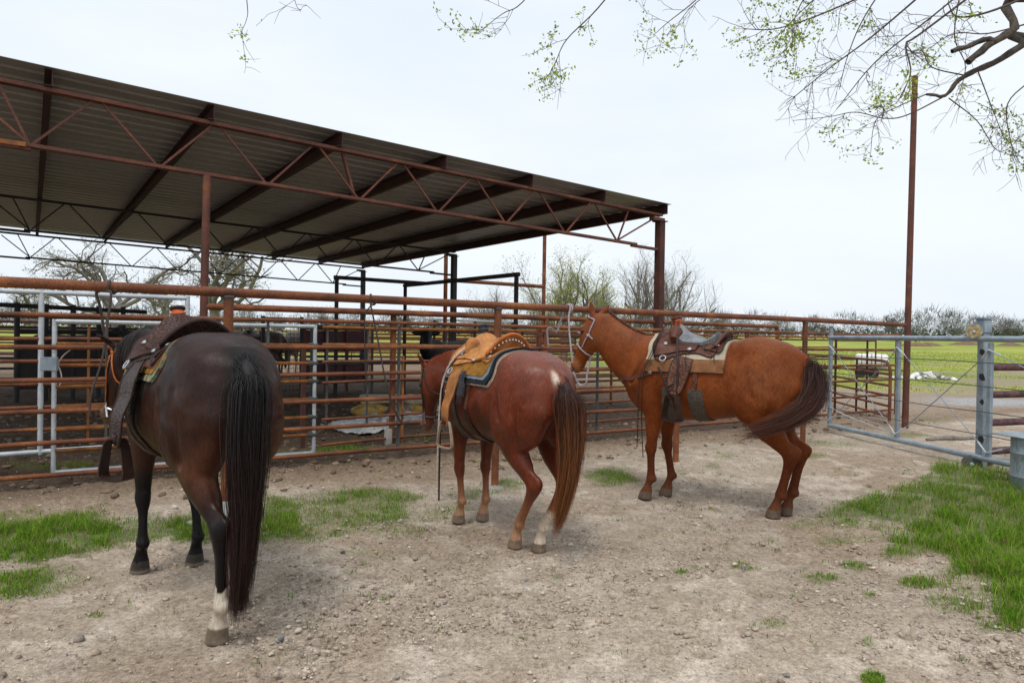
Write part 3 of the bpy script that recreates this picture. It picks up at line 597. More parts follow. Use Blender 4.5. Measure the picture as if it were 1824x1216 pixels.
# ------------------------------------------------------------------ pebbles and litter
def scatter_rocks(name, label, n, rmin, rmax, xs, ys, palette, pw=2.2, sink=.25, cat='pebbles'):
    t_ = (1 + 5 ** .5) / 2; bv0 = np.array([(-1, t_, 0), (1, t_, 0), (-1, -t_, 0), (1, -t_, 0), (0, -1, t_), (0, 1, t_), (0, -1, -t_), (0, 1, -t_), (t_, 0, -1), (t_, 0, 1), (-t_, 0, -1), (-t_, 0, 1)], float); bv0 /= np.linalg.norm(bv0[0])
    bf = np.array([(0, 11, 5), (0, 5, 1), (0, 1, 7), (0, 7, 10), (0, 10, 11), (1, 5, 9), (5, 11, 4), (11, 10, 2), (10, 7, 6), (7, 1, 8), (3, 9, 4), (3, 4, 2), (3, 2, 6), (3, 6, 8), (3, 8, 9), (4, 9, 5), (2, 4, 11), (6, 2, 10), (8, 6, 7), (9, 8, 1)])
    r = rmin + (rmax - rmin) * rng.random(n) ** pw; v = bv0[None] * (1 + rng.normal(0, .17, (n, 12, 1))); v = v * np.stack([np.ones(n), rng.uniform(.55, 1, n), rng.uniform(.35, .75, n)], 1)[:, None, :] * r[:, None, None]
    a = rng.uniform(0, 6.28, n); c, s = np.cos(a)[:, None], np.sin(a)[:, None]; x = v[..., 0] * c - v[..., 1] * s; y = v[..., 0] * s + v[..., 1] * c
    v = np.stack([x + xs[:, None], y + ys[:, None], v[..., 2] + (r * .3 * (1 - sink) + .003)[:, None]], 2)
    f = (bf[None] + 12 * np.arange(n)[:, None, None]).reshape(-1, 3); pal = np.array(palette)[rng.integers(0, len(palette), n)] * rng.uniform(.7, 1.25, (n, 1))
    m, nt, b = newmat(name + '_material'); at = nt.nodes.new('ShaderNodeVertexColor'); at.layer_name = 'stone'; q = noise(nt, 60, 4, .6, coords(nt, True)); rr = ramp(nt, [(0.3, (.7,) * 3), (0.7, (1.2,) * 3)]); nt.links.new(q.outputs['Fac'], rr.inputs['Fac']); nt.links.new(mixc(nt, 1.0, at.outputs['Color'], rr.outputs['Color'], 'MULTIPLY'), b.inputs['Base Color']); b.inputs['Roughness'].default_value = .9; b.inputs['Specular IOR Level'].default_value = .2
    o = part(name, v.reshape(-1, 3), f, m, smooth=False); set_color(o.data, 'stone', np.repeat(pal, 12, 0)); return tag(o, label, cat, kind='stuff')
def yard_points(n, ymax=9.0):
    px_, py_ = rng.uniform(-60, 1900, n), 750 + 500 * rng.random(n); d_ = _fw[None, :] + _rt[None, :] * ((px_ - 912) / F)[:, None] - _up[None, :] * ((py_ - 608) / F)[:, None]; t = -EYE / d_[:, 2]; x, y = d_[:, 0] * t, d_[:, 1] * t; k = (patch_density(x, y)[0] < .5) & (rng.random(n) < .12 + 1.5 * smooth01(.42, .66, fbm(x * 1.1 + 20, y * 1.1, 3, 15))); return x[k], y[k]
x, y = yard_points(2200); scatter_rocks('pebbles', 'small mixed pebbles strewn over the dirt yard', len(x), .002, .015, x, y, [(.44, .38, .31), (.37, .31, .25), (.52, .47, .4), (.42, .36, .3), (.24, .22, .2), (.2, .21, .235), (.46, .31, .21), (.50, .40, .29)], 4.0)
x, y = yard_points(6500); scatter_rocks('dirt_clods', 'crumbly clods of dry dirt on the yard', len(x), .004, .024, x, y, [(.40, .325, .255), (.44, .37, .295), (.34, .265, .20), (.48, .41, .33)], 4.2, .6, 'clods')
x, y = yard_points(26000); scatter_rocks('soil_crumbs', 'fine crumbs of dry soil on the yard', len(x), .002, .009, x, y, [(.42, .345, .27), (.47, .395, .315), (.35, .275, .21), (.53, .46, .38), (.28, .22, .17)], 1.5, .4, 'soil crumbs')
x, y = rng.uniform(-9, 8, 3500), rng.uniform(6, 15, 3500); k = side_of(LN_f, x, y) > -1.2; x, y = x[k], y[k]; scatter_rocks('trodden_clods', 'dark trodden clods of soil along and inside the pens', len(x), .012, .06, x, y, [(.19, .132, .09), (.15, .105, .073), (.24, .175, .125)], 2.6, .6, 'clods')
# dry litter flakes
x, y = yard_points(5000); n = len(x); a = rng.uniform(0, 6.28, n); L_ = rng.uniform(.004, .018, n); W_ = rng.uniform(.0012, .006, n); ex = np.stack([np.cos(a), np.sin(a), rng.normal(0, .2, n)], 1) * L_[:, None]; ey = np.stack([-np.sin(a), np.cos(a), rng.normal(0, .3, n)], 1) * W_[:, None]; c = np.stack([x, y, np.full(n, .012)], 1)
v = np.stack([c - ex - ey, c + ex - ey * .3, c + ex + ey, c - ex + ey * .4], 1).reshape(-1, 3); f = np.arange(4 * n).reshape(-1, 4); pal = np.array([(.38, .30, .21), (.50, .42, .32), (.28, .21, .15), (.22, .165, .12), (.56, .5, .4)])[rng.integers(0, 5, n)] * rng.uniform(.6, 1.1, (n, 1))
o = part('dry_litter', v, f, MAT['blade'], smooth=False); set_color(o.data, 'blade', np.repeat(pal, 4, 0)); tag(o, 'bits of dry straw and leaf litter on the dirt', 'litter', kind='stuff')
# low earth mounds out in the field
for k, (px, w_, lab) in enumerate(((1310, 2.6, 'low brown earth mound in the field right of the red horse'), (1628, 3.4, 'brown earth mound in the field left part beyond the tall pole'), (1655, 2.6, 'smaller brown earth mound beside the mound beyond the pole'), (1720, 4.2, 'long flat earth mound in the field near the gate post'), (1800, 3.0, 'brown earth mound in the field at the right edge'))):
    dd = (70, 88, 92, 100, 96)[k]; w_ *= .62; c = gz0 = DP(px, 620, dd); c = V(c[0], c[1], 0); n1_, n2_ = 22, 9; vs = []; fs = []
    for i in range(n1_):
        for j in range(n2_):
            a, b = i / (n1_ - 1) * 2 - 1, j / (n2_ - 1) * 2 - 1; xx, yy = c[0] + a * w_, c[1] + b * 1.4; h = max(0, 1 - a * a) * max(0, 1 - b * b) * (.55 + .6 * float(vnoise(np.array([xx * 1.7]), np.array([yy * 1.7]), 3)[0])) * .62; vs.append((xx, yy, float(terr(np.array(xx), np.array(yy))) + h - .06))
    for i in range(n1_ - 1):
        for j in range(n2_ - 1): fs.append((i * n2_ + j, i * n2_ + n2_ + j, i * n2_ + n2_ + j + 1, i * n2_ + j + 1))
    tag(part('earth_mound', vs, fs, MAT.setdefault('mound', mottled('bare_earth', [(0.3, (.13, .075, .045)), (0.7, (.22, .14, .09))], 2, (.9, 1), fine=14))), lab, 'earth mound', 'earth mounds in the field')
# ------------------------------------------------------------------ hitching rail
rust, rdark = MAT['rust'], MAT['rust_dark']
hp = thing('hitching_rail', 'long thick rusty pipe hitching rail the horses are tied to', 'hitching rail', LN_h.at(400))
ends = [-160, 120, 405, 640, 885, 1207, 1433, 1610]
P = [LN_h.at(p, RAIL_Z + rng.normal(0, .004)) for p in ends]; P[0][2] = RAIL_Z
MB().tube(spline(P, 3), .0365, 18).build('rail', rust, hp)
for px in (405, 885, 1207, 1433):
    b_ = LN_h.at(px); MB().tube([b_ + V(0, 0, -.05), b_ + V(.004, 0, .9), b_ + V(.006, .0, RAIL_Z - .03)], .0365, 16).build('post', rust, hp)
    MB().lathe(b_ + V(.006, 0, RAIL_Z - .036), [(.0375, -.010), (.043, .0), (.045, .008), (.038, .014)], n=16).build('weld_bead', MAT['greysteel'], hp)
MB().lathe(LN_h.at(405), [(.04, -.02), (.04, .17), (.0368, .20)], n=16).build('whitewashed_foot', MAT['white'], hp)
MAT['concrete'] = mottled('rough_concrete', [(0.3, (.22, .2, .175)), (0.7, (.36, .34, .305))], 8)
for px, k in ((405, 0), (880, 1)):
    v, f = rock(700 + k, .10, .35); part('concrete_footing', v + LN_h.at(px) + V(.03, -.03, -.005), f, MAT['concrete'], hp, smooth=False)
pole = LN_h.at(1615)
o = MB().tube([pole + V(0, 0, -.05), pole + V(.02, 0, 3), pole + V(.045, 0, 6.1)], [.053, .05, .046], 14).build('tall_pole', MAT['primer']); tag(o, 'tall rusty steel pole at the end of the hitching rail', 'pole')

# ------------------------------------------------------------------ front pipe fence
def frompx(px, y_bot, zb): return G(px, y_bot, zb)
LN_f = Line(G(0, 853, .12), G(1480, 738.6, .10))
ff = thing('pipe_fence', 'six-rail rusty pipe fence running behind the horses', 'fence', LN_f.at(711))
zs = [1.62, 1.325, 1.02, .72, .415, .115]
for k, z in enumerate(zs):
    pp = [LN_f.at(px, z + rng.normal(0, .006)) for px in (-220, 60, 300, 600, 860, 1090, 1300, 1480, 1600)]
    MB().tube(spline(pp, 2), .0235, 12).build('rail', rust, ff)
lnb = LN_f.off(.045)
for px, m_, w, h in ((190, MAT['greysteel'], .05, 1.6), (477, MAT['greysteel'], .05, 1.6), (711, MAT['greysteel'], .055, 1.56), (1065, MAT['greysteel'], .045, 1.56), (1489, MAT['rust_dark'], .04, 1.6), (1545, MAT['rust_dark'], .035, 1.6)):
    b_ = lnb.at(px); MB().beam(b_ + V(0, 0, .08), b_ + V(0, 0, h + .04), w, .02, (.8, .6, 0), .003).build('upright', m_, ff)
for px in (-150, 960, 1330, 1598):
    b_ = LN_f.off(.07).at(px); MB().tube([b_ + V(0, 0, -.05), b_ + V(0, 0, 1.66)], .036, 12).build('post', rust, ff)

# ------------------------------------------------------------------ silver-framed gates
def gate(name, label, ln, x0, x1, ztop, zbot, rails, r, stiles, mat_r, ferr=False, rr=.019, grp='silver framed livestock gates'):
    a = ln.at(x0); g = thing(name, label, 'gate', a, group=grp); b_ = ln.at(x1)
    up = lambda p, z: p + V(0, 0, z)
    MB().tube([up(a, ztop), up(b_, ztop - .0)], r, 14).build('top_rail', MAT['galv'], g)
    MB().tube([up(a, zbot), up(b_, zbot)], r, 14).build('bottom_rail', MAT['galv'], g)
    for px in [x0] + stiles + [x1]: c = ln.at(px); MB().tube([up(c, zbot - r), up(c, ztop + r)], r * .97, 14).build('stile', MAT['galv'], g)
    for z in rails:
        MB().tube(wavy(up(a, z), up(b_, z), 6, .003), rr, 10).build('bar', mat_r, g)
        if ferr:
            e = (a - b_) / np.linalg.norm(a - b_); MB().tube([up(b_, z) - e * .03, up(b_, z) + e * .07], rr * 1.5, 10).build('ferrule', MAT['greysteel'], g)
    return g
LN_s = Line(G(700, 791), G(700, 791) + V(math.sin(math.radians(54.2)), math.cos(math.radians(54.2)), 0))     # line of the shed columns
gate('gate', 'silver pipe gate frame with rusty bars behind bay horse', LN_f.off(.13), 97, 561, 1.565, .12, [.325, .53, .735, .94, 1.145, 1.35], .022, [], MAT['rust_orange'], True)
gate('gate', 'taller silver gate frame reaching out at the left edge', LN_s, -260, 333, 1.86, .245, [.47, .70, .93, 1.16, 1.39, 1.62], .026, [73], rust, False)
b_ = LN_f.off(.15).at(158)
o = MB().beam(b_ + V(0, 0, .42), b_ + V(0, 0, 1.56), .055, .02, (.8, .6, 0), .003).build('flat_bar', MAT['rust_orange']); tag(o, 'orange rusted flat bar standing behind silver gate', 'steel bar')
# hinge plate and a bit of twine on the gate
b_ = LN_f.off(.10).at(88); o = MB().box(b_ + V(0, 0, 1.16), (.16, .03, .13), None, .004).build('hinge_plate', MAT['galv_blue']); tag(o, 'dull steel latch plate between the two silver gates', 'latch plate')
t0 = LN_f.off(.08).at(104); yy = t0[1]
o = MB().tube(spline([DP(125, 623, yy), DP(112, 634, yy), DP(104, 648, yy), DP(108, 662, yy), DP(110, 676, yy), DP(106, 686, yy)], 4), .0055, 6).build('twine', MAT['rope_white']); tag(o, 'loose end of pale twine knotted round silver gate', 'twine')

# ------------------------------------------------------------------ second fence on the shed line
sf = thing('pipe_fence', 'tall rusty pipe fence on the line of the shed columns', 'fence', LN_s.at(700))
MB().tube([LN_s.at(366, 1.775), LN_s.at(700, 1.78), LN_s.at(1163, 1.78)], .04, 14).build('top_rail', rust, sf)
MB().tube([LN_s.at(1180, 1.775), LN_s.at(1384, 1.77)], .04, 14).build('top_rail', rust, sf)
for k, z in enumerate([1.565, 1.34, 1.12, .87, .645, .395, .08]):
    pp = [LN_s.at(px, z + rng.normal(0, .006)) for px in (575, 700, 860, 1000, 1165, 1300, 1490)]
    MB().tube(spline(pp, 2), 0.017 if k else .021, 10).build('rail', MAT['rust_orange'] if k in (0, 1) else rust, sf)
for px, mt, r in ((700, rust, .041), (972, rust, .041), (1384, rust, .041)):
    c = LN_s.off(.0 if px != 700 else .06).at(px); MB().tube([c + V(0, 0, -.05), c + V(0, 0, 1.77)], r, 14).build('post', mt, sf)
for px in (583, 655, 795, 845, 930, 1240):
    c = LN_s.off(.035).at(px); MB().beam(c + V(0, 0, .3), c + V(0, 0, 1.58), .04, .015, (.8, .6, 0)).build('upright', MAT['greysteel'] if px < 800 else rdark, sf)
c = LN_s.off(.06).at(698) + V(-.02, -.07, 0)
MB().lathe(c, [(.055, 0), (.055, .19), (.046, .21)], n=14).build('cement_foot', MAT['concrete'], sf)
c = LN_s.off(.02).at(718); MB().beam(c + V(0, 0, .0), c + V(0, 0, 1.2), .03, .03, (.8, .6, 0)).build('upright', MAT['rust_orange'], sf)
c = LN_s.off(.03).at(541); MB().beam(c + V(0, 0, .05), c + V(0, 0, 1.3), .05, .05, (.8, .6, 0)).build('upright', rdark, sf)

# ------------------------------------------------------------------ shed
u_ = V(math.sin(math.radians(54.4)), math.cos(math.radians(54.4)), 0); v_ = V(-u_[1], u_[0], 0)
C0 = LN_s.at(1172)                        # front right column
SL = -.0233                               # fall of the roof along u
def sp_(s, t, z): return C0 + u_ * s + v_ * t + V(0, 0, z + SL * s)
SPAN = -float((LN_s.at(-125) - C0) @ u_); T2, T3 = 7.25, 13.3; ZT, ZB = 3.70, 3.11
shed = thing('livestock_shed', 'open steel shed with sloping corrugated roof on trusses', 'shed', C0)
XL = float((LN_s.at(30) - C0) @ u_)
def truss(t, mat, name='truss'):
    tr = part(name, *(lambda m: (np.concatenate(m.v), m.f))(MB().beam(sp_(-SPAN + .05, t - .03, ZT), sp_(.02, t - .03, ZT), .04, .042, bev=.003).beam(sp_(-SPAN + .05, t + .03, ZT), sp_(.02, t + .03, ZT), .04, .042)), mat, shed, flatangle=40)
    tr.name = name
    MB().beam(sp_(XL, t - .03, ZB), sp_(-.62, t - .03, ZB), .036, .036).beam(sp_(XL, t + .03, ZB), sp_(-.62, t + .03, ZB), .036, .036).build('bottom_chord', mat, tr)
    MB().beam(sp_(-.72, t, ZB - .03), sp_(-.06, t, ZB - .03), .055, .045).build('chord_extension', mat, tr)
    MB().beam(sp_(-SPAN - .1, t, ZB - .03), sp_(XL + .1, t, ZB - .03), .055, .045).build('chord_extension', mat, tr)
    MB().beam(sp_(-.22, t, ZT - .085), sp_(.06, t, ZT - .085), .12, .06).build('bearing_seat', mat, tr)
    n = 7; x0, x1 = float((LN_s.at(48) - C0) @ u_), float((LN_s.at(1097) - C0) @ u_); d = (x1 - x0) / n; zt, zb = ZT - .02, ZB + .02
    W = lambda a, b: MB().beam(a, b, .024, .024).build('web_bar', mat, tr)
    W(sp_(x0, t, zb), sp_(-SPAN + .15, t, zt - .05)); W(sp_(x1, t, zb), sp_(-.15, t, zt - .05))
    for k in range(n + 1):
        b0 = sp_(x0 + k * d, t, zb)
        if 0 < k < n: W(b0, sp_(x0 + k * d, t, zt))
        if k == 0: W(b0, sp_(x0 - .25, t, zt))
        if k == n: W(b0, sp_(x1 + .25, t, zt))
        if k < n: W(b0 + u_ * .03, sp_(x0 + (k + .46) * d, t, zt))
        if k > 0: W(b0 - u_ * .03, sp_(x0 + (k - .46) * d, t, zt))
truss(0, MAT['primer']); truss(T2, MAT['darksteel']); truss(T3, MAT['darksteel'])
PUR0 = -.09; PUR1 = T3 + .35
for k in range(9):
    s = .09 - 1.524 * k; zc = ZT + .025 + .085
    pm = MB(); ax = v_
    a, b_ = sp_(s, PUR0, zc), sp_(s, PUR1, zc)
    pm.beam(a, b_, .008, .17); pm.beam(a + u_ * -.034 + V(0, 0, .081), b_ + u_ * -.034 + V(0, 0, .081), .06, .006); pm.beam(a + u_ * -.034 - V(0, 0, .081), b_ + u_ * -.034 - V(0, 0, .081), .06, .006)
    pm.build('purlin', MAT['purlin'], shed)
# ribbed roof sheets, each a metre wide, laid side by side
zr = ZT + .025 + .17 + .006; w = (PUR1 + .05 - (PUR0 - .03)) / 15; s0, s1 = -12.2, .16
for k in range(15):
    t0 = PUR0 - .03 + k * w; prof = []
    nr = 3; p = w / nr
    for j in range(nr): prof += [(t0 + j * p, 0), (t0 + j * p + p * .70, 0), (t0 + j * p + p * .74, .045), (t0 + j * p + p * .92, .045)]
    prof.append((t0 + w + .004, 0.0)); vs = []; fs = []; e = .0015 * (k % 2); m = len(prof)
    for side in (0, .0035):
        for (t, h) in prof: vs += [sp_(s0, t, zr + h + e + side), sp_(s1, t, zr + h + e + side)]
    for i in range(m - 1):
        fs.append((2 * i, 2 * i + 1, 2 * i + 3, 2 * i + 2)); q = 2 * m; fs.append((q + 2 * i, q + 2 * i + 2, q + 2 * i + 3, q + 2 * i + 1))
        fs.append((2 * i + 1, q + 2 * i + 1, q + 2 * i + 3, 2 * i + 3)); fs.append((2 * i, 2 * i + 2, q + 2 * i + 2, q + 2 * i))
    fs += [(0, 2 * m, 2 * m + 1, 1), (2 * m - 2, 2 * m - 1, 4 * m - 1, 4 * m - 2)]
    part('roof_sheet', vs, fs, MAT['roof'], shed, smooth=False)
for t, zt_ in ((0, 3.58), (T2, 3.58), (T3, 3.58)):
    c = C0 + v_ * t
    MB().beam(c + V(0, 0, -.05), c + V(0, 0, zt_), .14, .13, u_, .006).build('column', MAT['rust_dark'] if t == 0 else MAT['darksteel'], shed)
    MB().box(c + V(0, 0, zt_ + .008), (.2, .2, .016), np.array([u_, v_, V(0, 0, 1)])).build('cap_plate', rdark, shed)
    c = sp_(-SPAN - .02, t, 0); c[2] = 0; MB().beam(c + V(0, 0, -.05), c + V(0, 0, 3.8), .14, .13, u_, .006).build('column', rdark, shed)
c = LN_s.at(362); zl = (sp_(0, 0, ZB)[2] + SL * ((c - C0) @ u_)) - .024
MB().tube([c + V(-.03, 0, -.05), c + V(0, 0, 1.6), c + V(.02, 0, zl)], .043, 14).build('pipe_column', MAT['primer'], shed)
# stub brace between the third purlin and the front truss
MB().beam(sp_(-5.95, .05, ZT - .02), sp_(-5.78, 0.05, ZB + .02), .06, .03).build('stub_brace', MAT['primer'], shed)
s0 = ((LN_s.at(12) - C0) @ u_); MB().box(sp_(s0, -.06, ZB - .01), (.28, .02, .045), np.array([u_, v_, V(0, 0, 1)])).build('orange_tag', MAT['rust_orange'], shed)

# ------------------------------------------------------------------ tall frames behind the shed front
def postbeam(name, label, cat, posts, beams, mat, r=.05, grp=None):
    t_ = thing(name, label, cat, posts[0][0], group=grp)
    for (b_, h) in posts: MB().tube([b_ + V(0, 0, -.05), b_ + V(0, 0, h)], r, 10).build('post', mat, t_)
    for (a, b2) in beams: MB().tube([a, b2], r, 10).build('beam', mat, t_)
    return t_
A0 = DP(600, 494, 14.7); A1 = DP(762, 505, 16.1); N0 = DP(920, 489, 13.2); N1 = DP(722, 508.5, 16.8)
gz = lambda p: V(p[0], p[1], 0)
postbeam('sorting_frame', 'dark pipe frame whose beam crosses over the pens', 'steel frame', [(gz(A0), A0[2])], [(A0 - u_ * .06, A1)], MAT['darksteel'], .045)
postbeam('sorting_frame', 'dark pipe frame on two posts with upward sloping beam', 'steel frame', [(gz(N0), N0[2]), (gz(N1), N1[2])], [(N0 - v_ * .08, N1 + v_ * .06)], MAT['darksteel'], .045)
p9, p7 = DP(967, 620, 22.0), None; p9 = gz(p9); p7 = p9 - u_ * 4.6; p7 = Line(p9, p9 + u_).at(792)
postbeam('tall_pipe_frame', 'pair of tall rusty poles joined by one pipe', 'steel frame', [(p9, 5.8), (p7, 5.6)], [(V(p7[0], p7[1], 3.1), V(p9[0], p9[1], 3.1))], rust, .06)

# ------------------------------------------------------------------ pens behind
def panel(label, a, b_, z0, z1, n, mat, r=.022, posts=2, grp='pen panels behind the fences', pr=.03):
    t_ = thing('pen_panel', label, 'pen panel', a, group=grp)
    for z in np.linspace(z0, z1, n): MB().tube([a + V(0, 0, z), b_ + V(0, 0, z)], r, 8).build('rail', mat, t_)
    for s in np.linspace(0, 1, posts): c = a + (b_ - a) * s; MB().tube([c, c + V(0, 0, z1 + .05)], pr, 8).build('post', mat, t_)
    return t_
gp = lambda px, Y: gz(DP(px, 620, Y))
panel('dark rail pen panel far left behind the silver gates', gp(-180, 15), gp(330, 17), .3, 1.75, 7, MAT['darksteel'], .03, 5)
panel('rusty rail pen panel behind the bay horse\'s head', gp(-60, 21), gp(430, 23), .4, 1.7, 6, rdark, .035, 5)
panel('long rusty pen panel across the far end of the yard', gp(560, 25), gp(1000, 29), .35, 1.6, 6, rust, .035, 6)
panel('grey pipe pen panel in front of the maroon chute', gp(555, 14.2), gp(762, 15.5), .45, 1.62, 4, MAT['greysteel'], .035, 3)
panel('rusty pen panel behind the sorrel horse', gp(800, 17), gp(1120, 20), .35, 1.55, 6, rdark, .03, 4)
panel('brown pen panel seen under the red horse\'s neck', gp(960, 13.5), gp(1290, 17.5), .3, 1.5, 6, rust, .028, 4)
panel('distant rusty pipe panel right of the shed column', gp(1200, 24), gp(1560, 27), .4, 1.5, 4, rdark, .03, 5)
panel('long dark pen panel behind the black alley wall', gp(-160, 31), gp(540, 35), .3, 1.75, 7, rdark, .045, 9)
panel('long rusty pen panel behind the maroon chute', gp(540, 33), gp(1010, 37), .3, 1.7, 7, rust, .045, 7)
panel('farthest brown pen panel beyond the black cow', gp(620, 41), gp(1180, 46), .3, 1.7, 6, rdark, .05, 8)
# dark solid alley wall at far left
a, b_ = gp(30, 13.5), gp(260, 15.5)
w_ = thing('alley_wall', 'black sheet metal alley wall behind the silver gates', 'alley wall', a)
for k in range(5):
    q0 = a + (b_ - a) * (k / 5); q1 = a + (b_ - a) * ((k + .985) / 5); MB().beam(q0 + V(0, 0, .75), q1 + V(0, 0, .75), .03, 1.0).build('sheet', MAT['black_sheet'], w_)
    MB().tube([q0, q0 + V(0, 0, 2.0)], .05, 10).build('post', MAT['darksteel'], w_)
MB().tube([a + V(0, 0, 1.95) - (b_ - a) * .3, b_ + V(0, 0, 1.9)], .045, 10).build('top_rail', MAT['darksteel'], w_)
MB().tube([a + V(0, 0, 1.42), b_ + V(0, 0, 1.42)], .05, 10).build('mid_rail', MAT['darksteel'], w_)
# maroon chute
a, b_ = gp(541, 16.5), gp(652, 17.5)
w_ = thing('loading_chute', 'maroon sheet-sided cattle chute with dark frame', 'chute', a)
for z in (.55, 1.28):
    for k in range(3):
        q0 = a + (b_ - a) * ((k + .03) / 3); q1 = a + (b_ - a) * ((k + .95) / 3); MB().beam(q0 + V(0, 0, z), q1 + V(0, 0, z), .03, .52).build('sheet', MAT['maroon'], w_)
for k in range(4): q0 = a + (b_ - a) * (k / 3) - v_ * .05; MB().beam(q0, q0 + V(0, 0, 1.7), .07, .07, u_).build('post', MAT['maroon'], w_)
for z in (.25, .9, 1.6): MB().beam(a + V(0, 0, z) - v_ * .06, b_ + V(0, 0, z) - v_ * .06, .05, .06).build('rail', MAT['darksteel'], w_)
# wire mesh panel beside the chute
a, b_ = gp(468, 15.2), gp(537, 15.8); w_ = thing('mesh_panel', 'dark wire mesh panel beside the maroon chute', 'mesh panel', a)
m_ = MB()
for z in np.arange(.15, 1.75, .10): m_.tube([a + V(0, 0, z), b_ + V(0, 0, z)], .005, 4, False)
for s in np.linspace(0, 1, 11): c = a + (b_ - a) * s; m_.tube([c + V(0, 0, .1), c + V(0, 0, 1.75)], .005, 4, False)
m_.build('mesh', MAT['darksteel'], w_)
for s in (0, 1): c = a + (b_ - a) * s; MB().beam(c, c + V(0, 0, 1.85), .07, .07, u_).build('post', MAT['darksteel'], w_)
MB().tube([a + V(0, 0, 1.8), b_ + V(0, 0, 1.8)], .03, 8).build('top_rail', MAT['greysteel'], w_)
# low roofed shelter line behind sorrel's saddle
a, b_ = gp(770, 21), gp(915, 23); w_ = thing('water_rack', 'pale topped steel rack standing in the far pen', 'rack', a)
MB().beam(a + V(0, 0, 1.95), b_ + V(0, 0, 1.95), 1.0, .05).build('top_sheet', MAT['galv'], w_)
for s in (0.02, .5, .98): c = a + (b_ - a) * s; MB().tube([c, c + V(0, 0, 1.93)], .04, 8).build('leg', MAT['darksteel'], w_)
# ------------------------------------------------------------------ trees
def grow(seed, trunk_h, trunk_r, limbs, nch, lens, rads, spread, upw, droop=0.0, wander=.18, levels=4, segs=(5, 7, 6, 5, 4), start=.25):
    """Returns list of branches: (points, radii, level)."""
    g = np.random.default_rng(seed); out = []
    def branch(p, d, L, r, lev):
        n = segs[min(lev, len(segs) - 1)]; P = [p]; d = d / np.linalg.norm(d); kids = []
        for i in range(n):
            d = d + g.normal(0, wander * (1 + .35 * lev), 3) + V(0, 0, upw * .12 - droop * .1 * lev); d /= np.linalg.norm(d); p = p + d * L / n; P.append(p)
        P = np.array(P); R = np.linspace(r, r * (.55 if lev < levels else .35), n + 1); out.append((P, R, lev))
        if lev >= levels: return
        k = nch[lev]
        for j in range(k):
            t = start + (1 - start) * (j + g.random()) / k if lev else g.uniform(.55, 1.0); i = min(int(t * n), n - 1); q = P[i] + (P[i + 1] - P[i]) * (t * n - i); dd = P[i + 1] - P[i]; dd /= np.linalg.norm(dd)
            s = np.cross(dd, g.normal(size=3)); s /= np.linalg.norm(s); nd = dd * (1 - spread[lev] * .75) + s * spread[lev]; nd[2] += upw * .15
            branch(q, nd, lens[lev] * g.uniform(.6, 1.2) * (1.1 - .45 * t if lev else 1), R[i] * rads[lev] * g.uniform(.7, 1), lev + 1)
    branch(V(0, 0, -.2), V(g.normal(0, .06), g.normal(0, .06), 1), trunk_h, trunk_r, 0); return out
def tubes_np(brs, sides):
    VV = []; FF = []; off = 0
    for (P, R, lev) in brs:
        n = len(P); k = sides(lev); T = np.gradient(P, axis=0); T /= np.linalg.norm(T, axis=1)[:, None] + 1e-9
        u = np.cross(T, V(.31, .77, .23)); u /= np.linalg.norm(u, axis=1)[:, None] + 1e-9; w = np.cross(T, u); a = np.linspace(0, 2 * math.pi, k, endpoint=False)
        v = P[:, None, :] + R[:, None, None] * (np.cos(a)[None, :, None] * u[:, None, :] + np.sin(a)[None, :, None] * w[:, None, :]); VV.append(v.reshape(-1, 3))
        i, j = np.meshgrid(np.arange(n - 1), np.arange(k), indexing='ij'); j2 = (j + 1) % k; FF.append(off + np.stack([i * k + j, i * k + j2, (i + 1) * k + j2, (i + 1) * k + j], 2).reshape(-1, 4)); off += n * k
    return np.concatenate(VV), np.concatenate(FF)
def leaf_quads(P, size, n_per, cols, jit, seed=1):
    g = np.random.default_rng(seed); P = np.repeat(P, n_per, 0) + g.normal(0, jit, (len(P) * n_per, 3)); n = len(P); a = g.normal(size=(n, 3)); a /= np.linalg.norm(a, axis=1)[:, None]; b = np.cross(a, g.normal(size=(n, 3))); b /= np.linalg.norm(b, axis=1)[:, None]
    s = size * g.uniform(.5, 1.3, (n, 1)); v = np.stack([P, P + a * s * .5 + b * s * .28, P + a * s, P + a * s * .5 - b * s * .28], 1).reshape(-1, 3)
    c = np.array(cols)[g.integers(0, len(cols), n)] * g.uniform(.7, 1.25, (n, 1)); return v, np.arange(4 * n).reshape(-1, 4), np.repeat(c, 4, 0)
def make_tree(name, label, loc, brs, bark, twigm, split=2, leaves=None, rz=0, sc=1.0, group=None, fat=1.0):
    brs = [(P, np.maximum(R * (1 if l <= 1 else fat), .0), l) for P, R, l in brs]
    t = thing(name, label, 'tree', loc, rz, group)
    v, f = tubes_np([b for b in brs if b[2] <= split], lambda l: (9, 7, 5, 4)[min(l, 3)]); tr = part('trunk', v * sc, f, bark, t, True)
    v, f = tubes_np([b for b in brs if b[2] > split], lambda l: 3); cr_ = part('crown', v * sc, f, twigm, t, True)
    if leaves is not None: v, f, c = leaves; o = part('leaves', v * sc, f, MAT['blade'], cr_, True, smooth=False); set_color(o.data, 'blade', c)
    return t
def retree(src, label, loc, rz, sc, group=None):
    def cp(o, parent=None):
        c = o.copy(); COL.objects.link(c); c.parent = parent
        for ch in [x for x in bpy.data.objects if x.parent == o and x != c]: cp(ch, c)
        return c
    c = cp(src); c['label'] = label; c.location = loc; c.rotation_euler = (0, 0, rz); c.scale = (sc, sc, sc)
    if group: c['group'] = group
    return c
def gt(px, Y): p = DP(px, 620, Y); return V(p[0], p[1], float(terr(p[0], p[1])))
MAT['twig_pale'] = mottled('pale_twig', [(0.3, (.14, .125, .108)), (0.7, (.25, .225, .195))], 3, (.8, .95), spec=.15)
